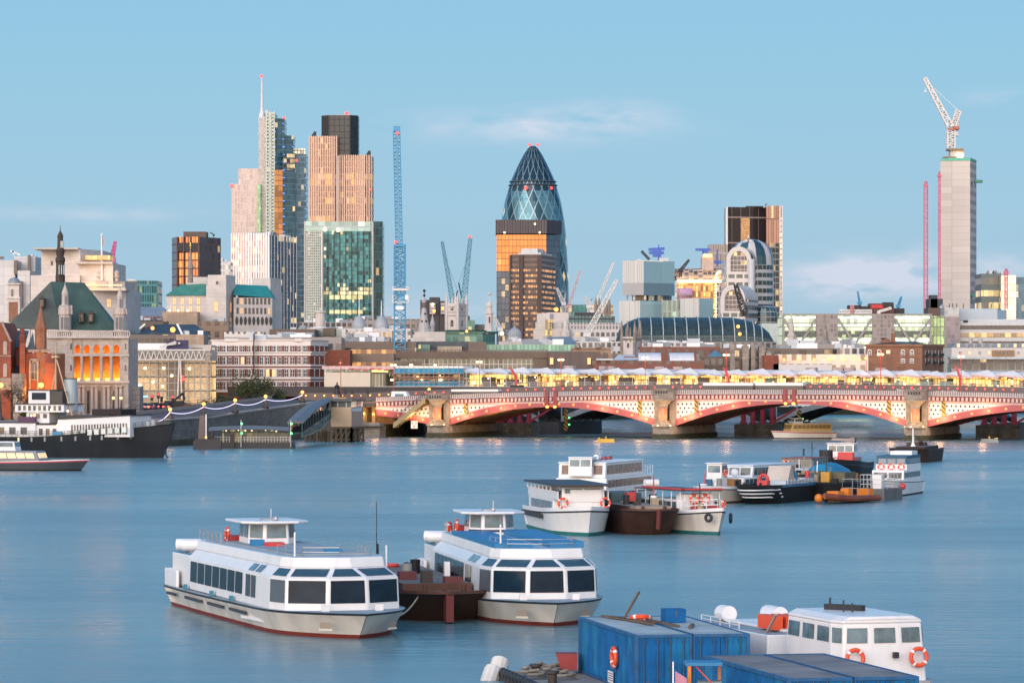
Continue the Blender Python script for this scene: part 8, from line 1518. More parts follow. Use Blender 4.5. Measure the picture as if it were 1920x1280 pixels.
# --- mid river white launches
t=boat('passenger_launch','white launch with dark canopy roof and two life rings, front left of group','boat',onwater(1104,1005),9,21,'white launches moored in mid river');hull(t,21,5.6,1.75,2.3,[BGRN,BWHITE,BBAND,BWHITE],.34,1.9,.32,.16,.35,.06);lA=t
house(t,1,14.5,4.5,1.8,3.1,BWHITE,.1,side=9,zw=(.25,.82),wm=mat('grey_white_window',(.22,.23,.24),.15,var=.3),name='lower_cabin',srange=(.1,.95));mb=MB();mb.box(.8,17,-2.3,-2.2,3.1,3.85);mb.box(.8,17,2.2,2.3,3.1,3.85);mb.box(.8,.95,-2.3,2.3,3.1,3.85);mb.build('upper_bulwark',BWHITE,t,local=True);house(t,14.2,17.3,3.8,2.2,4.25,BWHITE,.25,side=1,front=2,zw=(.72,.93),wm=CLR,name='wheelhouse');mb=MB();mb.box(17.2,17.35,-1.2,1.6,2.9,4.0);mb.build('white_screen',BWHITE,t,local=True)
mb=MB();mb.prism([(.2,-2.6),(18.2,-2.6),(18.2,2.6),(.2,2.6)],4.3,4.45);mb.build('canopy',mat('dark_canopy',(.035,.03,.032),.5),t,local=True);mb=MB()
for i in range(7):
 for s in(-2.35,2.35):mb.bar((1+i*2.1,s,3.8),(1+i*2.1,s,4.32),.1)
mb.build('canopy_posts',WHITE,t,local=True);mb=MB();mb.bar((1,-2.82,1.5),(12,-2.9,1.5),.25,0,.4);mb.build('tyre_fender',DARK,t,local=True);quad_on(t,(17.3,-1.9,2.3),(17.3,1.9,2.3),(17.05,-1.9,4.25),(17.05,1.9,4.25),.25,.7,.05,.6,BWHITE,.05,'front_panel')
ring_on(t,'orange and white life ring, left one on the canopied white launch',(17.6,-1.9,2.85),(1,0,0),.40);ring_on(t,'orange and white life ring, right one on the canopied white launch',(17.6,1.9,2.85),(1,0,0),.40)
t=boat('passenger_boat','two deck white passenger boat with brown window frames behind the launches','boat',onwater(1072,962),-16,26,'white launches moored in mid river');hull(t,26,6.2,1.9,2.3,[BGRN,BWHITE,BBAND,BWHITE],.3,2.2,.3,.14,.2,.05);BRW=mat('brown_framed_window',(.12,.055,.03),.2,var=.5,scale=2)
house(t,1,21,5.4,2,3.5,BWHITE,.1,side=12,zw=(.35,.85),wm=BRW,name='lower_saloon');house(t,4.5,20.6,5.0,3.5,5.0,BWHITE,.25,side=9,front=2,zw=(.25,.88),wm=BRW,name='upper_saloon',roof=WHITE,over=.1);house(t,19.2,21.4,2.5,3.7,5.55,BWHITE,.2,side=1,front=2,zw=(.55,.92),wm=CLR,name='wheelhouse',over=.08);rails(t,[(.6,2.6,3.5),(4,2.6,3.5)],.95,WHITE);mb=MB()
for i in range(5):mb.cut();mb.tube([(7+i*2.1,-.4,5.3),(8.4+i*2.1,-.4,5.3)],.2,8)
mb.build('rolled_awning',mat('red_white_awning',(.42,.08,.08),.6),t,local=True);canister(t,(17.3,.8,5.6),(1,0,0),1.2,.28)
t=boat('workboat','small white workboat with red railings and tyre on its bow','boat',onwater(1340,1002),20,16,'white launches moored in mid river');hull(t,17,4.6,1.5,2.15,[BGRN,BCREAM,BBAND,BWHITE],.4,1.9,.3,.14,.3,.07);house(t,2,11,3.6,1.6,3.0,BWHITE,.1,side=7,zw=(.3,.85),wm=mat('grey_boat_window',(.09,.11,.125),.1,var=.1,spec=.3),name='cabin');house(t,9.5,11.6,2.8,1.6,3.5,BWHITE,.15,front=0,side=0,name='wheelhouse');mb=MB();mb.prism([(1,-2.0),(12.2,-2.0),(12.2,2.0),(1,2.0)],3.75,3.86);mb.build('canopy',mat('grey_canopy_cloth',(.07,.08,.085),.6),t,local=True);mb=MB();mb.box(3,12.3,-2.04,-1.7,3.87,4.02);mb.box(12.1,12.3,-2,2,3.87,4.02);mb.build('red_canopy_edge',RED_ST,t,local=True);mb=MB()
for i in range(6):
 for s in(-1.9,1.9):mb.bar((1.5+i*2.05,s,1.9),(1.5+i*2.05,s,3.75),.07)
mb.build('canopy_posts',WHITE,t,local=True);rails(t,[(11.8,-1.9,1.9),(14,-1.4,2.1),(15.8,0,2.2),(14,1.4,2.1),(11.8,1.9,1.9)],.95,WHITE);mb=MB();mb.box(12.2,13.6,-1.1,1.1,1.9,2.5);mb.build('red_locker',RED_ST,t,local=True);canister(t,(1.5,-.5,4.2));mb=MB();mb.torus((16.2,-1.05,1.55),(.75,-1,0),.3,.13,18,8);mb.build('bow_tyre',DARK,t,local=True)
for sd in(1.3,1.75):mb=MB();mb.torus((14.6 if sd<1.5 else 13.6,sd+.45,1.4),(.45,1,0),.32,.15,16,8);mb.build('side_tyre',DARK,t,local=True)
ring_on(t,'life ring, left of the pair on the red railed workboat',(11.75,-.55,3.05),(1,0,.1),.38);ring_on(t,'life ring, right of the pair on the red railed workboat',(11.75,.55,3.05),(1,0,.1),.38);ring_on(t,'life ring hung on the bow rail of the red railed workboat',(15.0,.95,2.65),(.7,.7,0),.36)
# --- farther group
t=boat('passenger_launch','long low white launch with tall narrow wheelhouse at its bow','boat',onwater(1318,944),-26,25,'boats in the far mooring');hull(t,25,5.2,1.3,1.7,[BRUST,BCREAM,BBAND,BWHITE],.25,2.0,.22,.12,.3,.05);GW=mat('tinted_launch_window',(.07,.085,.09),.08,var=.4,scale=1.5);house(t,3.5,17.5,4.6,1.35,2.7,BWHITE,.0,side=11,front=3,zw=(.15,.9),wm=GW,name='fore_saloon');house(t,1.5,14.8,4.4,2.7,3.95,mat('pale_blue_white',(.60,.66,.70),.4),.3,side=11,front=3,zw=(.2,.85),wm=GW,name='upper_saloon',over=.05);house(t,18.8,20.6,1.8,1.4,4.3,BWHITE,.15,side=1,front=1,back=1,zw=(.68,.94),wm=CLR,name='wheelhouse',over=.15);house(t,17.5,18.8,3.4,1.4,2.6,mat('warm_wood',(.28,.13,.05),.5),side=1,name='companionway');mb=MB();mb.ball((16,.6,3.25),.45,12);mb.build('radar_dome',WHITE,t,local=True);ring_on(t,'life ring on the narrow wheelhouse of the long launch',(19.6,1.0,3.3),(0,1,0),.38)
t=barge('black narrow barge with white bow stripes and blue trimmed deck',onwater(1408,945),-24,27,4.8,1.75,BBLK,mat('pale_blue_barge_deck',(.30,.38,.44),.7,var=.15),None,'narrow_barge',False,2.6);mb=MB()
L_,B_=27,4.8
mb.box(5,19,-1.7,1.7,1.85,2.4);mb.build('deckhouse',[mat('pale_blue_house',(.46,.54,.58),.5)],t,local=True);mb=MB();mb.bar((3,2.42,1.93),(22,2.42,1.93),.12,0,.28);mb.bar((3,-2.42,1.93),(22,-2.42,1.93),.12,0,.28);mb.build('blue_trim',mat('blue_trim_paint',(.03,.13,.25),.4),t,local=True);mb=MB()
def hull_xy(s,sd,L,B,bf=.16,p=2.6,k=.99):return Vector((L*(1-.10*.3*s),0,0))
for z in(.75,1.15,1.55):
 pts=[]
 for i in range(15):
  y=-1+2*i/14;f=1-abs(y)**2.6;rk=.90+.10*min(1,z/1.7);pts.append(((27*.84+27*.16*(max(0,1-abs(y)**2.6))**(1/1.0)*1.0)*rk+.12,y*2.4*(.88+.11*z/1.75)*1.005,z))
 mb.cut();mb.tube(pts,.085,6)
mb.build('bow_stripe',WHITE,t,local=True);mb=MB();mb.prism([(15,-1.3),(17.2,-1.3),(17.2,1.3),(15,1.3)],2.4,4.0,0,0,[(15.9,-1.3),(16.2,-1.3),(16.2,1.3),(15.9,1.3)]);mb.build('a_frame_cover',mat('pale_beige_cover',(.5,.44,.38),.7),t,local=True);rails(t,[(12,2.3,1.9),(20,2.3,1.9)],.8,STEEL);mb=MB();mb.torus((21.5,0,2.6),(1,0,0),.5,.2,14,8);mb.box(21,22,-.6,.6,1.9,2.5);mb.build('red_windlass',RED_ST,t,local=True)
t=boat('tug','black tug with white wheelhouse, red casing and deck drums','tug',onwater(1566,903),-12,20,'boats in the far mooring');hull(t,22,6.4,1.8,2.6,[BRED,BBLK,BBAND,BBLK],.35,2.2,.2,.2,.5,.05);house(t,8,15,4.4,2.0,3.1,RED_ST,side=3,front=2,zw=(.3,.7),name='red_casing');house(t,9.8,13.2,3.6,3.1,4.9,BWHITE,.2,side=3,front=3,zw=(.45,.88),wm=CLR,name='wheelhouse',over=.15);mb=MB();mb.tube([(8.6,1.2,3.1),(8.6,1.2,5.6)],.35,10);mb.build('funnel',DARK,t,local=True);mb=MB();mb.bar((10,-1.5,5.5),(13,1.5,5.5),.2,0,.3);mb.bar((11.5,0,5.0),(11.5,0,5.6),.12);mb.cut();mb.ball((10,1.2,5.35),.42,8);mb.build('roof_gear',mat('tan_gear',(.38,.3,.26),.7),t,local=True);mb=MB();mb.lathe((17.5,-1.4,2.2),[(.9,0),(.9,2.0)],14);mb.build('black_drum',DARK,t,local=True);mb=MB();mb.box(16,18,.2,2.2,2.2,3.9);mb.build('red_box',RED_ST,t,local=True)
t=boat('workboat','dark workboat with low grey cabin, red trimmed roof and mast','boat',onwater(1470,912),-20,20,'boats in the far mooring');hull(t,20,5.0,1.6,2.2,[BRED,BBLK,BBAND,BWHITE],.3,2.2,.2,.15,.3,.05);house(t,5,13,4.0,1.7,3.4,mat('grey_green_cabin',(.20,.22,.22),.5),.1,side=4,front=3,zw=(.45,.88),wm=GW,name='wheelhouse',roof=mat('brown_roof_edge',(.25,.10,.08),.6),over=.12);mb=MB();mb.tube([(11,1.5,3.5),(11,1.5,5.6)],.06,6);mb.bar((11,1,4.8),(11,2,4.8),.06);mb.cut();mb.tube([(6,-1,3.5),(6,-1,4.6)],.12,6);mb.build('mast',DARK,t,local=True);ring_on(t,'life ring on the front of the dark workboat cabin',(13.1,-1.3,2.8),(1,0,0),.4)
t=boat('tarpaulin_lighter','dark lighter carrying a rounded bright blue tarpaulin','barge',onwater(1520,925),-22,17);hull(t,18,4.6,1.6,1.8,[BBLK,BBLK,BBAND,BBLK],.2,3,.2,.1,.2,.05);mb=MB();mb.loft([[Vector((x,2.0*math.cos(math.pi*i/8),1.7+h*math.sin(math.pi*i/8)))for i in range(9)]for x,h in((4,.4),(5,1.4),(8,1.9),(12,1.7),(13.5,.5))],0,True,True,False);mb.build('blue_tarpaulin',mat('tarpaulin_blue',(.015,.20,.36),.5,var=.25,bump=.4),t,local=True);mb=MB();mb.box(14,16,-1.2,1,1.8,2.7);mb.build('deck_crates',mat('grey_brown_crates',(.2,.17,.14),.8),t,local=True)
t=boat('pontoon_barge','black hulled mooring barge with tan canopy and clutter beside orange dinghy','barge',onwater(1545,938),-20,14);hull(t,14,4.6,1.9,2.0,[BBLK,BBLK,BBAND,BBLK],.12,4,.2,.1,.1,.03);mb=MB();mb.box(6,11,-1.8,1.8,2.0,3.1);mb.build('olive_cabin',mat('olive_cabin',(.12,.11,.07),.8,var=.3),t,local=True);mb=MB();mb.box(11.5,12.4,-.6,.4,2,3.2);mb.cut();mb.box(4,5,.5,1.5,2,2.9);mb.build('yellow_box',mat('amber_box',(.5,.26,.04),.6),t,local=True)
t=boat('inflatable_boat','orange and black inflatable work dinghy with yellow frames','dinghy',onwater(1552,944),-36,9.5);mb=MB()
for s in(-1,1):mb.tube([(0,s*1.2,.45),(6,s*1.25,.5),(8.3,s*.8,.7),(9.4,0,.85)],.36,10)
mb.build('tube',mat('orange_dark_tube',(.20,.05,.02),.5,var=.4),t,local=True);mb=MB();mb.prism([(0,-1),(8,-1),(9,0),(8,1),(0,1)],.1,.3);mb.build('floor',DARK,t,local=True);OR_=mat('bright_orange_paint',(.68,.20,.015),.5,var=.1);mb=MB();mb.box(6.6,8.0,-.7,.7,.3,1.35);mb.box(4.6,5.4,-.5,.5,.3,1.6);mb.build('orange_console',OR_,t,local=True);mb=MB();mb.ball((9.4,-.9,.6),.5,10);mb.build('orange_fender',OR_,t,local=True);mb=MB();mb.box(.4,1.4,-.8,.8,.3,1.5);mb.build('engine',OR_,t,local=True);rails(t,[(2,-1,.6),(4.2,-1,.6),(4.2,1,.6),(2,1,.6)],2.0,STEEL)
t=boat('river_cruiser','white cruiser with blue canopy over its stern deck and three life rings','boat',onwater(1652,931),-17,17,'boats in the far mooring');hull(t,17,4.6,1.5,1.9,[BBLK,BWHITE,BBAND,BWHITE],.3,2.2,.2,.1,.2,.06);house(t,1.5,12.2,3.8,1.6,3.0,BWHITE,.2,side=6,front=2,zw=(.35,.8),wm=mat('brown_boat_window',(.05,.04,.035),.1,var=.3,spec=.3),name='cabin');house(t,1.2,9.8,3.6,3.65,4.5,mat('blue_canvas',(.03,.11,.18),.6),side=7,front=3,zw=(.1,.75),wm=mat('clear_canvas',(.24,.28,.32),.3,var=.3),name='canvas_canopy',over=.06);house(t,1.2,10,3.7,3.0,3.65,BWHITE,name='upper_bulwark');house(t,.5,4,2.6,4.62,5.1,BWHITE,name='deck_box');mb=MB();mb.ball((15,2.3,1.2),.42,10);mb.build('red_fender',RED_ST,t,local=True)
for i,y in enumerate((-1.2,0,1.2)):ring_on(t,['leftmost life ring on the blue canopied cruiser','middle life ring on the blue canopied cruiser','rightmost life ring on the blue canopied cruiser'][i],(10.1,y,3.35),(1,0,0),.34)
t=boat('mooring_raft','grey steel mooring raft with cage of upright rails','raft',onwater(1636,938),-24,6.5);mb=MB();mb.box(0,6.5,-1.5,1.5,-.4,1.3);mb.build('float',mat('grey_raft_steel',(.13,.13,.13),.7,var=.35,streak=True),t,local=True);rails(t,[(.2,-1.4,1.3),(6.3,-1.4,1.3),(6.3,1.4,1.3),(.2,1.4,1.3),(.2,-1.4,1.3)],1.6,STEEL,bars=3);mb=MB();mb.box(3.4,4.5,-.5,.5,1.3,2.9);mb.build('white_box',WHITE,t,local=True)
t=boat('river_ferry','white and yellow river ferry passing under the middle arch','ferry',onwater(1452,822),-66,15.5);hull(t,15.5,4.6,1.3,1.7,[BBLK,BWHITE,RED_ST,BWHITE],.3,2.2,.2,.2,.1,.06);house(t,1,11.5,3.9,1.5,3.3,mat('yellow_white_cabin',(.66,.50,.24),.4,var=.1),.5,side=9,front=3,zw=(.4,.85),wm=mat('lit_ferry_window',(.3,.2,.1),.3),name='saloon',roof=WHITE,over=.1);house(t,8,10.4,2.4,3.4,4.5,BWHITE,.3,side=1,front=2,zw=(.4,.9),wm=CLR,name='wheelhouse',over=.08)  # ferry windows are tan to look lit; they give no light
t=boat('service_launch','small white service launch moored at the floating pier','boat',onwater(466,838),-62,8);hull(t,8,2.6,.9,1.2,[BBLK,BWHITE,BBAND,BWHITE],.4,2,.15,.12,.1,.06);house(t,2.2,5.2,2.0,.95,2.9,BWHITE,.3,side=2,front=2,zw=(.45,.88),wm=CLR,name='wheelhouse',roof=mat('pink_roof',(.55,.35,.32),.5),over=.1)
# --- the black moored ship
p=onwater(302,858);t=thing('moored_ship','long black hulled ship with white deckhouses, bridge and grey funnel','ship',(p.x,p.y,0),math.atan2(-.35,.94));L_=62;S=40
def ship_hull():
 mb=MB();n=26;St=[i/n for i in range(n+1)]
 def half(s):return 5.2*min(1,max(.02,1-max(0,(s-.72)/.28)**2.0))
 def sheer(s):return 3.45+2.45*max(0,(s-.62)/.38)**1.5
 Q=lambda s,k,sd:Vector((-L_+(L_)*s*(1 if k==0 else 1)+(0 if k==0 else 2.6*(k/3)*s**6),sd*half(s)*(.80,.9,.98,1,1)[k],(-.8,1.2,2.9,1,1)[k]if k<3 else(sheer(s)if k==3 else sheer(s)+.12)))
 for i in range(n):
  a,b=St[i],St[i+1]
  for k in range(4):
   mb.face([Q(a,k,-1),Q(b,k,-1),Q(b,k+1,-1),Q(a,k+1,-1)],0 if k<3 else 1,None,k<3);mb.face([Q(b,k,1),Q(a,k,1),Q(a,k+1,1),Q(b,k+1,1)],0 if k<3 else 1,None,k<3)
  mb.face([Q(a,3,1),Q(a,3,-1),Q(b,3,-1),Q(b,3,1)],2)
 mb.build('hull',[mat('ship_black_paint',(.016,.021,.027),.6,var=.3,scale=.3,streak=True,spec=.2),DARK,mat('ship_deck',(.14,.12,.1),.8)],t,local=True)
 for s in(.60,.64,.68,.73,.77,.81,.84,.88,.91):
  q=Q(s,2,-1).lerp(Q(s,3,-1),.35);d=(Q(s+.01,2,-1)-Q(s,2,-1)).normalized();mb=MB();u_=Vector((0,0,1));nn=d.cross(u_)*.06;w_,h_=.17,.38
  mb.face([q-d*w_+nn-u_*h_,q+d*w_+nn-u_*h_,q+d*w_+nn+u_*h_,q-d*w_+nn+u_*h_]);mb.build('porthole',mat('porthole_grey',(.25,.26,.26),.4)if s!=.60 else LITP,t,local=True)
ship_hull();SW=mat('ship_white',(.66,.68,.70),.45,var=.08)
A=lambda s:-L_*(1-s)
def deckhouse(x0,x1,w,z0,z1,n,name,zr=None,lift=0.0,zw=(.12,.72),wmat=None,sr=(.04,.97)):
 h=w/2;mb=MB();mb.face([(x0,-h,z0),(x1,-h,z0),(x1,-h,z1+lift),(x0,-h,z1)]);mb.face([(x1,-h,z0),(x1,h,z0),(x1,h,z1+lift),(x1,-h,z1+lift)]);mb.face([(x1,h,z0),(x0,h,z0),(x0,h,z1),(x1,h,z1+lift)]);mb.face([(x0,h,z0),(x0,-h,z0),(x0,-h,z1),(x0,h,z1)]);mb.build(name,SW,t,local=True);mb=MB();mb.loft([[Vector((x,-h-.15,z)),Vector((x,h+.15,z)),Vector((x,h+.15,z+.16)),Vector((x,-h-.15,z+.16))]for x,z in((x0-.2,z1),(x1+.3,z1+lift))]);mb.build('house_roof',mat('ship_dark_roof',(.04,.045,.05),.6),t,local=True)
 for i in range(n):
  s0=sr[0]+(sr[1]-sr[0])*i/n;d=(sr[1]-sr[0])/n;quad_on(t,(x0,-h,z0),(x1,-h,z0),(x0,-h,z1),(x1,-h,z1+lift),s0+d*.22,s0+d*.78,zw[0],zw[1],wmat or[PANE,mat('tan_ship_door',(.2,.15,.1),.6),PANE][i%3],.04,'window' if i%3!=1 else 'door')
deckhouse(-17.7,-3.9,8.2,3.6,6.5,20,'long_deckhouse',lift=.75,zw=(.12,.66),sr=(.18,.97));deckhouse(-60,-22,8.2,3.5,5.9,16,'aft_deckhouse',zw=(.2,.7));deckhouse(-22,-17.7,7.4,3.5,5.6,3,'mid_deckhouse',zw=(.15,.7));deckhouse(-24.2,-19.8,6.4,5.9,7.8,3,'bridge_base',zw=(.45,.85));deckhouse(-26.2,-16.8,7.2,7.8,9.1,9,'bridge_deck',zw=(.2,.85));deckhouse(-24.3,-20.2,4.6,9.25,11.5,1,'wheelhouse',zw=(.3,.85),wmat=BGL,sr=(-.1,1.1));mb=MB();mb.box(-20.2,-17.8,-2.2,2.2,9.25,11.4);mb.build('chart_house',mat('dark_chart_house',(.06,.055,.05),.6),t,local=True)
mb=MB();mb.tube([(-17.6,.6,8.0),(-17.6,.6,13.5)],1.15,20);mb.build('funnel',mat('grey_funnel',(.34,.42,.46),.4,var=.15,streak=True),t,local=True);mb=MB();mb.tube([(-17.6,.6,13.5),(-17.6,.6,13.65)],1.22,20);mb.build('funnel_cap',DARK,t,local=True)
MST=mat('buff_mast',(.52,.36,.22),.5);mb=MB();mb.tube([(-20.2,0,9),(-20.2,0,19.8)],.2,8,0,.11);mb.tube([(-20,0,16.8),(-15.6,-2.4,6.6)],.12,6);mb.tube([(-20.3,0,14.5),(-21.4,0,9.3)],.14,6);mb.bar((-20.2,-1.2,17.8),(-20.2,1.2,17.8),.14);mb.box(-20.8,-19.6,-.5,.5,17.2,17.5);mb.build('mast',MST,t,local=True)
mb=MB();mb.box(-11.7,-6.2,-3,3,7.3,8.35);mb.build('black_awning',mat('black_awning',(.014,.008,.010),.7),t,local=True);mb=MB();mb.box(-17.6,-8,-3.8,3.8,6.7,7.25);mb.build('roof_terrace',mat('dark_terrace',(.045,.048,.052),.7),t,local=True);mb=MB();mb.box(-25.3,-22,-4.2,-3.7,6.0,7.0);mb.build('purple_banner',mat('purple_canvas',(.10,.04,.09),.7),t,local=True);mb=MB();mb.box(-18.3,-16.5,-5.0,-4.6,3.6,4.5);mb.build('blue_screen',mat('blue_screen',(.05,.20,.36),.6),t,local=True)
for i in range(9):x=-15.6+i*1.3;z=3.6+max(0,(x+16)*.07);mb=MB();mb.box(x,x+.85,-4.75,-4.3,z,z+.95);mb.build('white_life_box',mat('white_box_paint',(.62,.65,.62),.5),t,local=True)
rails(t,[(-50,-4.9,3.6),(-16,-4.95,3.6),(-10,-4.6,4.1),(-4.5,-3.4,4.9),(1.9,-.3,5.9)],.95,mat('dark_rail',(.05,.05,.055),.5),bars=3);mb=MB();mb.tube([(-1.2,-.5,5.4),(-1.2,-.5,6.5)],.45,10);mb.box(-2.6,-1.8,-.5,.5,5.3,6.2);mb.build('windlass',PALEG,t,local=True)
mb=MB();mb.tube([(1.0,-.5,1.6),(1.6,-1.4,.6),(2.6,-2.6,-.2)],.13,6);mb.torus((1.2,-.9,1.0),(.3,1,0),.3,.09,14,6);mb.build('anchor_chain',DARK,t,local=True)
for p_ in((-17.5,-4.4,5.6),(-19,-3.9,8.2),(-22,-3.5,8.0),(-16,-3.6,8.0),(-23.2,-3.4,7.2)):mb=MB();mb.ball(p_,.2,8);mb.build('deck_lamp',WHL,t,local=True)
light(wpos(t,(-17.4,-5,5.4)),(1,.6,.25),60)
def clutter(t,x0,x1,w,z,n,seed):
 rn=random.Random(seed);ms=[DARKB,mat('clutter_grey',(.25,.25,.24),.7),mat('clutter_tan',(.34,.27,.18),.8),mat('clutter_blue',(.03,.12,.22),.6),RED_ST,BBLK,WHITE];nm=['deck_crate','deck_barrel','deck_post','coiled_line']
 for i in range(n):
  k=i%4;x,y=rn.uniform(x0,x1),rn.uniform(-w/2,w/2);mb=MB()
  if k==0:a,b,h=rn.uniform(.3,.8),rn.uniform(.3,.7),rn.uniform(.3,.9);mb.box(x,x+a,y,y+b,z,z+h)
  elif k==1:mb.tube([(x,y,z),(x,y,z+.85)],.3,12)
  elif k==2:mb.tube([(x,y,z),(x+rn.uniform(-.3,.3),y,z+rn.uniform(1.2,2.6))],.06,6)
  else:mb.torus((x,y,z+.12),(0,0,1),.4,.12,14,6)
  mb.build(nm[k],rn.choice(ms),t,local=True)
for o in list(COL.objects):
 l=o.get('label')or ''
 for key,a in(('brown rust bowed barge',(16.5,22,3,2.5,9)),('black narrow barge',(5,14,2.6,2.4,10)),('black tug',(2,7,4,2.1,9)),('black tug ',(15.5,18.5,3.5,2.3,7)),('dark workboat',(13.5,17.5,3,1.9,8)),('black hulled mooring',(1,13,3.6,2.0,12)),('dark lighter',(14,17,3,1.8,6)),('empty dark rusty',(3,13,4,2.5,8)),('small white workboat',(12.5,14.5,2.4,1.9,6)),('rusty dark barge',(5,25,3.4,2.05,9)),('long low white launch',(20.5,23,2.4,1.9,5))):
  if l.startswith(key.strip())and o.name in PLACE:clutter(o,*a,len(key))
t=boat('river_boat','low dark river boat with lit windows passing before the black ship','boat',onwater(150,882),78,26);hull(t,26,5,1.2,1.6,[BBLK,mat('dark_slate_hull',(.05,.06,.07),.5),mat('pink_red_band',(.55,.08,.12),.5),BWHITE],.3,2.2,.2,.2,.1,.05);house(t,2,19,4.2,1.4,2.9,mat('slate_cabin',(.20,.22,.25),.45),.6,side=11,front=3,zw=(.3,.8),wm=lamp('warm_boat_window',(1,.66,.34),.8),name='saloon',roof=mat('slate_roof_paint',(.25,.27,.3),.5));house(t,12,15,2.6,2.9,4.3,BWHITE,.3,side=1,front=2,zw=(.45,.9),wm=CLR,name='wheelhouse')
mb=MB();mb.tube([(4,-2.3,3.05),(11,-2.3,3.05)],.06,5);mb.build('amber_strip_light',lamp('amber_strip',(1,.5,.1),4),t,local=True)
# --- container pontoon in the foreground
def worn_blue(name,a,faded):
 m=bpy.data.materials.new(name);m.use_nodes=True;n=NT(m.node_tree);b=n.n['Principled BSDF'];tc=n.add('ShaderNodeTexCoord').outputs['Object'];mp=n.add('ShaderNodeMapping');mp.inputs['Scale'].default_value=(1,1,.22);n.l.new(tc,mp.inputs[0])
 f=n.rng(n.noise(mp.outputs[0],.55,4,.6),.52,.60);g=n.rng(n.noise(mp.outputs[0],3.2,6,.7),.62,.70);k=n.rng(n.noise(tc,1.3,5),.3,.7,.75,1.2)
 c=n.mix(n.m('MULTIPLY',f,.55),tuple(a),tuple(faded));c=n.mix(1.0,c,n.comb(k,k,k),'MULTIPLY');n.put(b.inputs['Base Color'],n.mix(n.m('MULTIPLY',g,.8),c,(.16,.075,.04)));b.inputs['Roughness'].default_value=.6;b.inputs['Specular IOR Level'].default_value=.2;return m
BLC=worn_blue('container_blue',(.003,.10,.29),(.015,.19,.33));CTOP=mat('container_roof',(.40,.45,.45),.7,var=.35,scale=.5);CRUST=mat('container_rusty_roof',(.22,.20,.20),.75,var=.5,scale=.35)
def container(label,near,ax,L,roofm,doors=True):
 """near: corner nearest the viewer at the top left of the door end; ax: direction of the long side away from the viewer"""
 ax=Vector((ax[0],ax[1],0)).normalized();wv=Vector((ax.y,-ax.x,0));t=thing('shipping_container',label,'container',(near.x,near.y,near.z-2.55),math.atan2(wv.y,wv.x),'blue containers on the pontoon');w,h=2.44,2.55
 def corr(mb,a,b,n,d):
  """corrugated wall from a to b"""
  a,b=Vector((*a,0)),Vector((*b,0));nn=Vector(((b-a).y,-(b-a).x,0)).normalized()*d;pts=[]
  for i in range(n):
   for f,k in((0,1),(.35,1),(.5,0),(.85,0)):pts.append(a.lerp(b,(i+f)/n)-nn*(1-k))
  pts.append(b)
  for p,q in zip(pts,pts[1:]):mb.face([(p.x,p.y,.12),(q.x,q.y,.12),(q.x,q.y,h-.1),(p.x,p.y,h-.1)])
 mb=MB();corr(mb,(0,L),(0,0),40,.05);corr(mb,(w,0),(w,L),40,.05);corr(mb,(w,L),(0,L),8,.05);mb.build('corrugated_wall',BLC,t,local=True)
 mb=MB();mb.box(.02,w-.02,.02,L-.02,h-.14,h-.02);mb.build('roof',roofm,t,local=True);mb=MB()
 for x in(0,w):mb.bar((x,0,0),(x,0,h),.16);mb.bar((x,L,0),(x,L,h),.16);mb.bar((x,0,h-.05),(x,L,h-.05),.12);mb.bar((x,0,.08),(x,L,.08),.14)
 for y in(0,L):mb.bar((0,y,h-.05),(w,y,h-.05),.12);mb.bar((0,y,.08),(w,y,.08),.14)
 mb.box(.05,w-.05,.1,L-.1,.0,.1);mb.build('frame',mat('container_frame_blue',(.01,.10,.25),.5,var=.4,scale=1.2),t,local=True)
 for k in(0,1):
  mb=MB();x0=.08+k*1.15;mb.box(x0,x0+1.13,-.02,.06,.15,h-.12);mb.build('door',BLC,t,local=True);mb=MB()
  for x in(x0+.25,x0+.85):mb.tube([(x,-.06,.12),(x,-.06,h-.1)],.035,6);mb.box(x-.06,x+.06,-.09,-.02,1.0,1.12);mb.box(x-.07,x+.07,-.09,-.02,h-.35,h-.2);mb.box(x-.07,x+.07,-.09,-.02,.25,.4)
  mb.build('locking_bar',mat('dark_blue_bar',(.008,.06,.15),.45),t,local=True)
 return t
zc_=2.87;c1=Vector((5.35,160,zc_));ax1=Vector((-2.26,12.4,0)).normalized();wv1=Vector((ax1.y,-ax1.x,0));c2=Vector((10.2,137,zc_));ax2=Vector((-2.45,11,0)).normalized();wv2=Vector((ax2.y,-ax2.x,0))
containers=[container('faded blue container with life ring and notice on its long side',c1,ax1,12.2,CTOP),container('blue container behind and right of the one with the notice',c1+wv1*2.5,ax1,12.2,CTOP),container('blue container with rusty roof, nearest and cut off by the lower edge',c2,ax2,11.6,CRUST),container('blue container with rusty roof, right of the nearest one',c2+wv2*2.5,ax2,11.6,CRUST)]
o=life_ring('red life ring on the long side of the blue container',c1+ax1*4.0+Vector((0,0,-1.25))-wv1*.14,tuple(wv1),.40,None)
mb=MB();a=c1+ax1*4.4-wv1*.09+Vector((0,0,-2.45));mb.face([a+ax1*1.2,a,a+Vector((0,0,.52)),a+ax1*1.2+Vector((0,0,.52))]);o=mb.build('notice',WHITE,None,loc=tuple(a));tag(o,'white notice with lines of text on the blue container side','notice');PLACE[o.name]=a
for i in range(4):mb=MB();q=a-wv1*.012+Vector((0,0,.40-.1*i));mb.face([q+ax1*(1.1-.1*(i%2)),q+ax1*.1,q+ax1*.1+Vector((0,0,.045)),q+ax1*(1.1-.1*(i%2))+Vector((0,0,.045))]);mb.build('text_line',mat('notice_text',(.2,.25,.35),.6),o)
top=lambda s,w,dz=.0:c1+ax1*s+wv1*w+Vector((0,0,dz))
mb=MB()
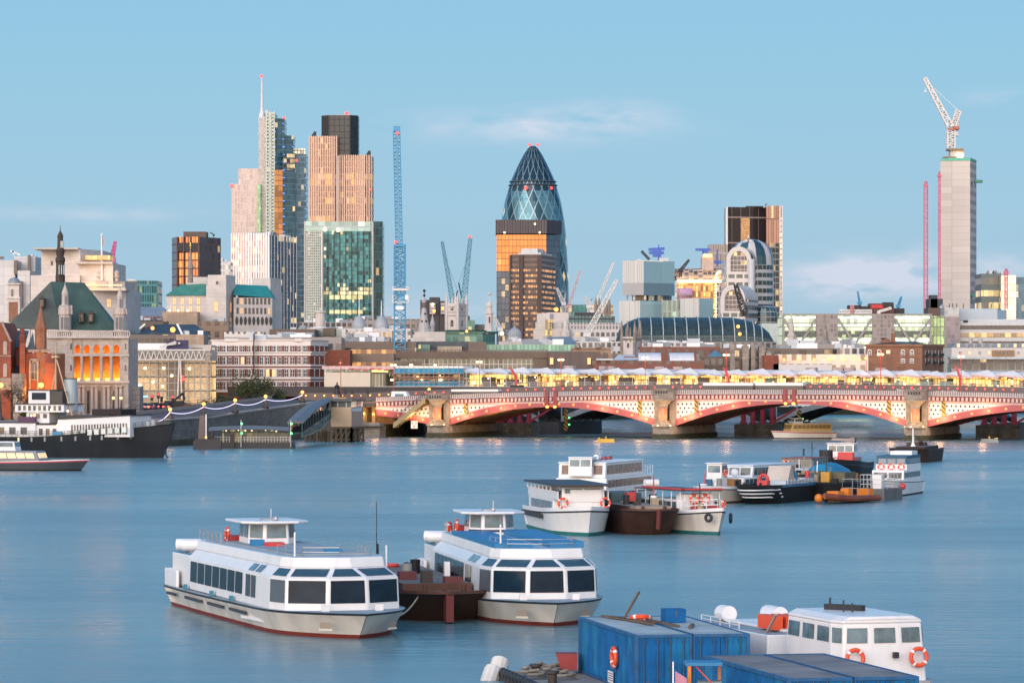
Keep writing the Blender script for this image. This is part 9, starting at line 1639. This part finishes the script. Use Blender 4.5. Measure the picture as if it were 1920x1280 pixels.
for(s0,w0,s1,w1)in((12,1.0,6.5,2.2),(11.6,1.3,5.8,2.0),(9,2.5,4.5,2.9),(5.6,3.8,3.6,3.2)):mb.cut();mb.bar(top(s0,w0,.06),top(s1,w1,.06),.16,0,.08)
mb.cut();mb.bar(top(10,1.6,.06),top(10.4,2.4,1.25),.09);o=mb.build('tmp_plank',mat('weathered_plank',(.13,.09,.06),.85,var=.3))
k=0
for q in[x for x in list(COL.objects)if x.name.startswith('tmp_plank')]:
 q.name='timber_plank';c=sum((v_.co for v_ in q.data.vertices),Vector())/len(q.data.vertices)
 for v_ in q.data.vertices:v_.co-=c
 q.location=c;tag(q,['long brown plank on container roof, leftmost','second brown plank lying along the container roof','brown plank across the middle of the container roof','short brown plank at the right of the container roof','brown pole leaning up from the container roof'][k],'plank','planks on the container roof');k+=1
p=top(7.6,3.0,0);t=thing('blue_box','small open blue steel box on the container roof','box',tuple(p),math.atan2(wv1.y,wv1.x));mb=MB();mb.box(0,.95,0,.06,0,.6);mb.box(0,.06,.06,1.0,0,.6);mb.box(.89,.95,.06,1.0,0,.6);mb.box(.06,.89,.06,1.0,.54,.6);mb.box(.06,.89,.06,1.0,0,.05);mb.build('shell',BLC,t,local=True)
life_ring('red life ring lying flat beside the blue box on roof',top(9.2,2.2,.12),(0,.25,1),.42,None)
pa=Vector((-.9,173.8,0));t=thing('work_pontoon','grey work pontoon with coiled ropes and tyre fenders carrying blue containers','pontoon',(1.0,168,0));d=ax1;w=wv1;base=c1+Vector((0,0,-c1.z));
cs=[base+d*15.2-w*2.6,base-d*30-w*2.6,base-d*30+w*14,base+d*15.2+w*14];cs[0]=base+d*13.6-w*3.4
P_=[(q.x,q.y)for q in(cs[0],cs[1],cs[2],cs[3])];mb=MB();mb.prism(P_,-.6,.31,0,1);mb.build('deck',[DKB,mat('pontoon_deck',(.24,.22,.20),.85,var=.35,scale=.8)],t)
mb=MB()
for i in range(14):q=cs[0]-d*(1.5+i*.85)+Vector((0,0,.25));mb.cut();mb.torus((q.x-.25,q.y,.1),tuple(w),.36,.15,18,8)
mb.build('tyre_fender',DARK,t);random.seed(5);mb=MB()
for i in range(7):
 q=cs[0]-d*(.8+i*.8)+w*random.uniform(.4,2.4);mb.cut();pts=[q+Vector((math.cos(a*.7)*(.5-.02*a)+random.uniform(-.1,.1),math.sin(a*.7)*(.5-.02*a),.42+.02*a))for a in range(18)];mb.tube(pts,.075,6)
mb.build('rope_coil',mat('pontoon_rope',(.20,.185,.165),.9,var=.3),t);mb=MB();mb.tube([cs[0]+Vector((-.35,-.3,-.1)),cs[0]+Vector((-.1,.4,.75))],.42,12);mb.tube([cs[0]+Vector((-.7,-1.6,-.3)),cs[0]+Vector((-.45,-.7,.4))],.42,12);mb.build('white_fender',BCREAM,t);mb=MB();q=base+d*11.4-w*.3;mb.prism([(q.x-.75,q.y-.3),(q.x,q.y-.3),(q.x,q.y+1),(q.x-.75,q.y+1)],.5,1.25,0,0,[(q.x-1.0,q.y-.3),(q.x,q.y-.3),(q.x,q.y+1),(q.x-1.0,q.y+1)]);mb.build('red_hopper',mat('dark_red_hopper',(.26,.03,.03),.6),t)
for s_ in(3,7):q=cs[0]-d*s_+w*1.0;mb=MB();mb.lathe((q.x,q.y,.3),[(.2,0),(.2,.4),(.3,.45),(.3,.55)],10);mb.build('bollard',DARKB,t)
q=Vector((wx(1309,141),141,0));t=thing('work_shelter','small blue roofed shelter with orange posts before the containers','shelter',(q.x,q.y,.3));zr=wz(1240,141);mb=MB();mb.prism([(q.x-.5,q.y-.4),(q.x+.9,q.y-.4),(q.x+.9,q.y+1),(q.x-.5,q.y+1)],zr-.12,zr);mb.build('roof',BLUED,t);mb=MB();mb.bar((q.x-.35,q.y-.3,.3),(q.x-.35,q.y-.3,zr-.1),.13);mb.bar((q.x+.85,q.y+.9,.3),(q.x+.85,q.y+.9,zr-.1),.1);mb.build('post',OR_,t);mb=MB();mb.bar((q.x-.1,q.y-.2,zr-.15),(q.x+.8,q.y-.2,zr-1.1),.05);mb.build('brace',RED_ST,t);mb=MB();mb.box(q.x,q.x+.9,q.y,q.y+.8,.3,zr-.75);mb.build('bench',mat('grey_green_bench',(.2,.26,.25),.6),t)
p=Vector((wx(1262,140),140,wz(1252,140)));t=thing('flag','pale pink tattered flag on short staff by the shelter','flag',tuple(p));mb=MB();mb.bar(p+Vector((0,0,-1.6)),p+Vector((0,0,.25)),.05);mb.build('staff',WHITE,t);mb=MB();g=[[p+Vector((.08+i*.11,.02*math.sin(i*1.3),-.1-j*.22-i*.07))for i in range(5)]for j in range(4)]
for j in range(3):
 for i in range(4):mb.face([g[j+1][i],g[j+1][i+1],g[j][i+1],g[j][i]])
mb.build('cloth',mat('pink_cloth',(.5,.22,.3),.8),t)
# --- white launch behind the containers at right
t=boat('work_launch','white launch with rounded wheelhouse and life rings behind blue containers','boat',Vector((wx(1655,157.5),157.5,0)),17,19);L_,B_=19,4.7
hull(t,L_,B_,1.2,1.1,[BBAND,BWHITE,BWHITE,BWHITE],.10,5,.2,.12,.0,.02,.92,.85);mb=MB();mb.prism([(.2,-2.3),(10.3,-2.35),(10.3,2.35),(.2,2.3)],.6,2.6,0,1,[(.2,-2.25),(10.3,-2.28),(10.3,2.28),(.2,2.25)]);mb.build('side_casing',[BWHITE,BDECK],t,local=True)
f=[(11.6,-2.05),(17.3,-2.15),(18.2,-1.92),(18.35,-.68)];P_=f+[(a,-b)for a,b in f[::-1]];T_=[(a-(.25 if a>12 else-.2),b*.92)for a,b in P_];z0,z1=2.0,3.55;mb=MB();mb.prism(P_,.9,z1,0,0,T_);n_=len(P_);mb.build('wheelhouse',BWHITE,t,local=True)
T2=[(a*.995+.05,b*.8)for a,b in T_];mb=MB();mb.prism([(a,b*1.03)for a,b in T_],z1,z1+.14,0,0,[(a,b*1.0)for a,b in T_]);mb.prism([(a,b*.99)for a,b in T_],z1+.14,z1+.3,0,0,T2);mb.build('roof',BWHITE,t,local=True)
V=lambda q,z:Vector((q[0],q[1],z))
for e in range(n_):
 k=3 if e in(0,n_-2)else 1
 if e==n_-1:continue
 for i in range(k):quad_on(t,V(P_[e],.9),V(P_[(e+1)%n_],.9),V(T_[e],z1),V(T_[(e+1)%n_],z1),(i+.12)/k,(i+.88)/k,.69,.93,CLR)
mb=MB();mb.bar((13,-.6,z1+.4),(14.6,.5,z1+.4),.3);mb.cut();mb.tube([(12,0,z1+.3),(12,0,z1+.75)],.05,5);mb.cut();mb.tube([(14.8,-.5,z1+.3),(14.8,-.5,z1+.8)],.04,5);mb.cut();mb.tube([(15.3,-.3,z1+.3),(15.3,-.3,z1+.7)],.04,5);mb.build('roof_gear',DARK,t,local=True)
mb=MB();mb.box(2,9.4,-1.2,1.2,2.6,2.75);mb.build('engine_casing',BWHITE,t,local=True);canister(t,(1.5,-1.0,2.98),(1,0,0),1.0,.38);canister(t,(3.6,.6,3.05),(1,0,0),1.7,.38);mb=MB()
for i in range(4):mb.cut();mb.box(7.0,9.0,-1.5+i*.62,-1.05+i*.62,2.7,3.3)
mb.build('red_buoyant_raft',ORNG,t,local=True);rails(t,[(1.5,-2.2,2.6),(6.5,-2.2,2.6)],.35,WHITE,r=.02);mb=MB();mb.bar((9.2,-1.9,2.6),(10.4,-1.9,3.5),.1);mb.build('stay',mat('tan_stay',(.4,.3,.25),.6),t,local=True)
a,b=V(f[1],1.82),V(f[2],1.82);nn=Vector(((b-a).y,-(b-a).x,0)).normalized();e3=(V(P_[3],1.7)+V(P_[4],1.7))/2
ring_on(t,'orange and white life ring left of the two on white launch front',(18.45,-1.45,2.12),(1,0,.05),.36);ring_on(t,'orange and white life ring right of the two on white launch front',(18.45,1.45,2.12),(1,0,.05),.36)
mb=MB();mb.box(18.3,18.55,.3,.5,2.1,2.35);mb.build('nav_lamp',DARK,t,local=True)
# thin pole standing in the river and drifting far details
p=onwater(706,1052);t=thing('mooring_pole','thin dark pole standing in the river behind the leftmost trip boat','pole',tuple(p));mb=MB();mb.tube([(p.x,p.y,-1),(p.x,p.y,wz(940,p.y))],.05,6,0,.03);mb.build('pole',DARK,t)
for o in list(COL.objects):
 if o.type=='MESH' and o.parent and o.parent.get('category')in('boat','ferry','tug')and o.name.split('.')[0]in('saloon','sloping_coaming','roof_edge','wheelhouse','wheelhouse_roof','stern_cabin','stern_bulwark','roof','side_casing','cabin','lower_cabin','upper_saloon','lower_saloon','fore_saloon','engine_casing'):soften(o)
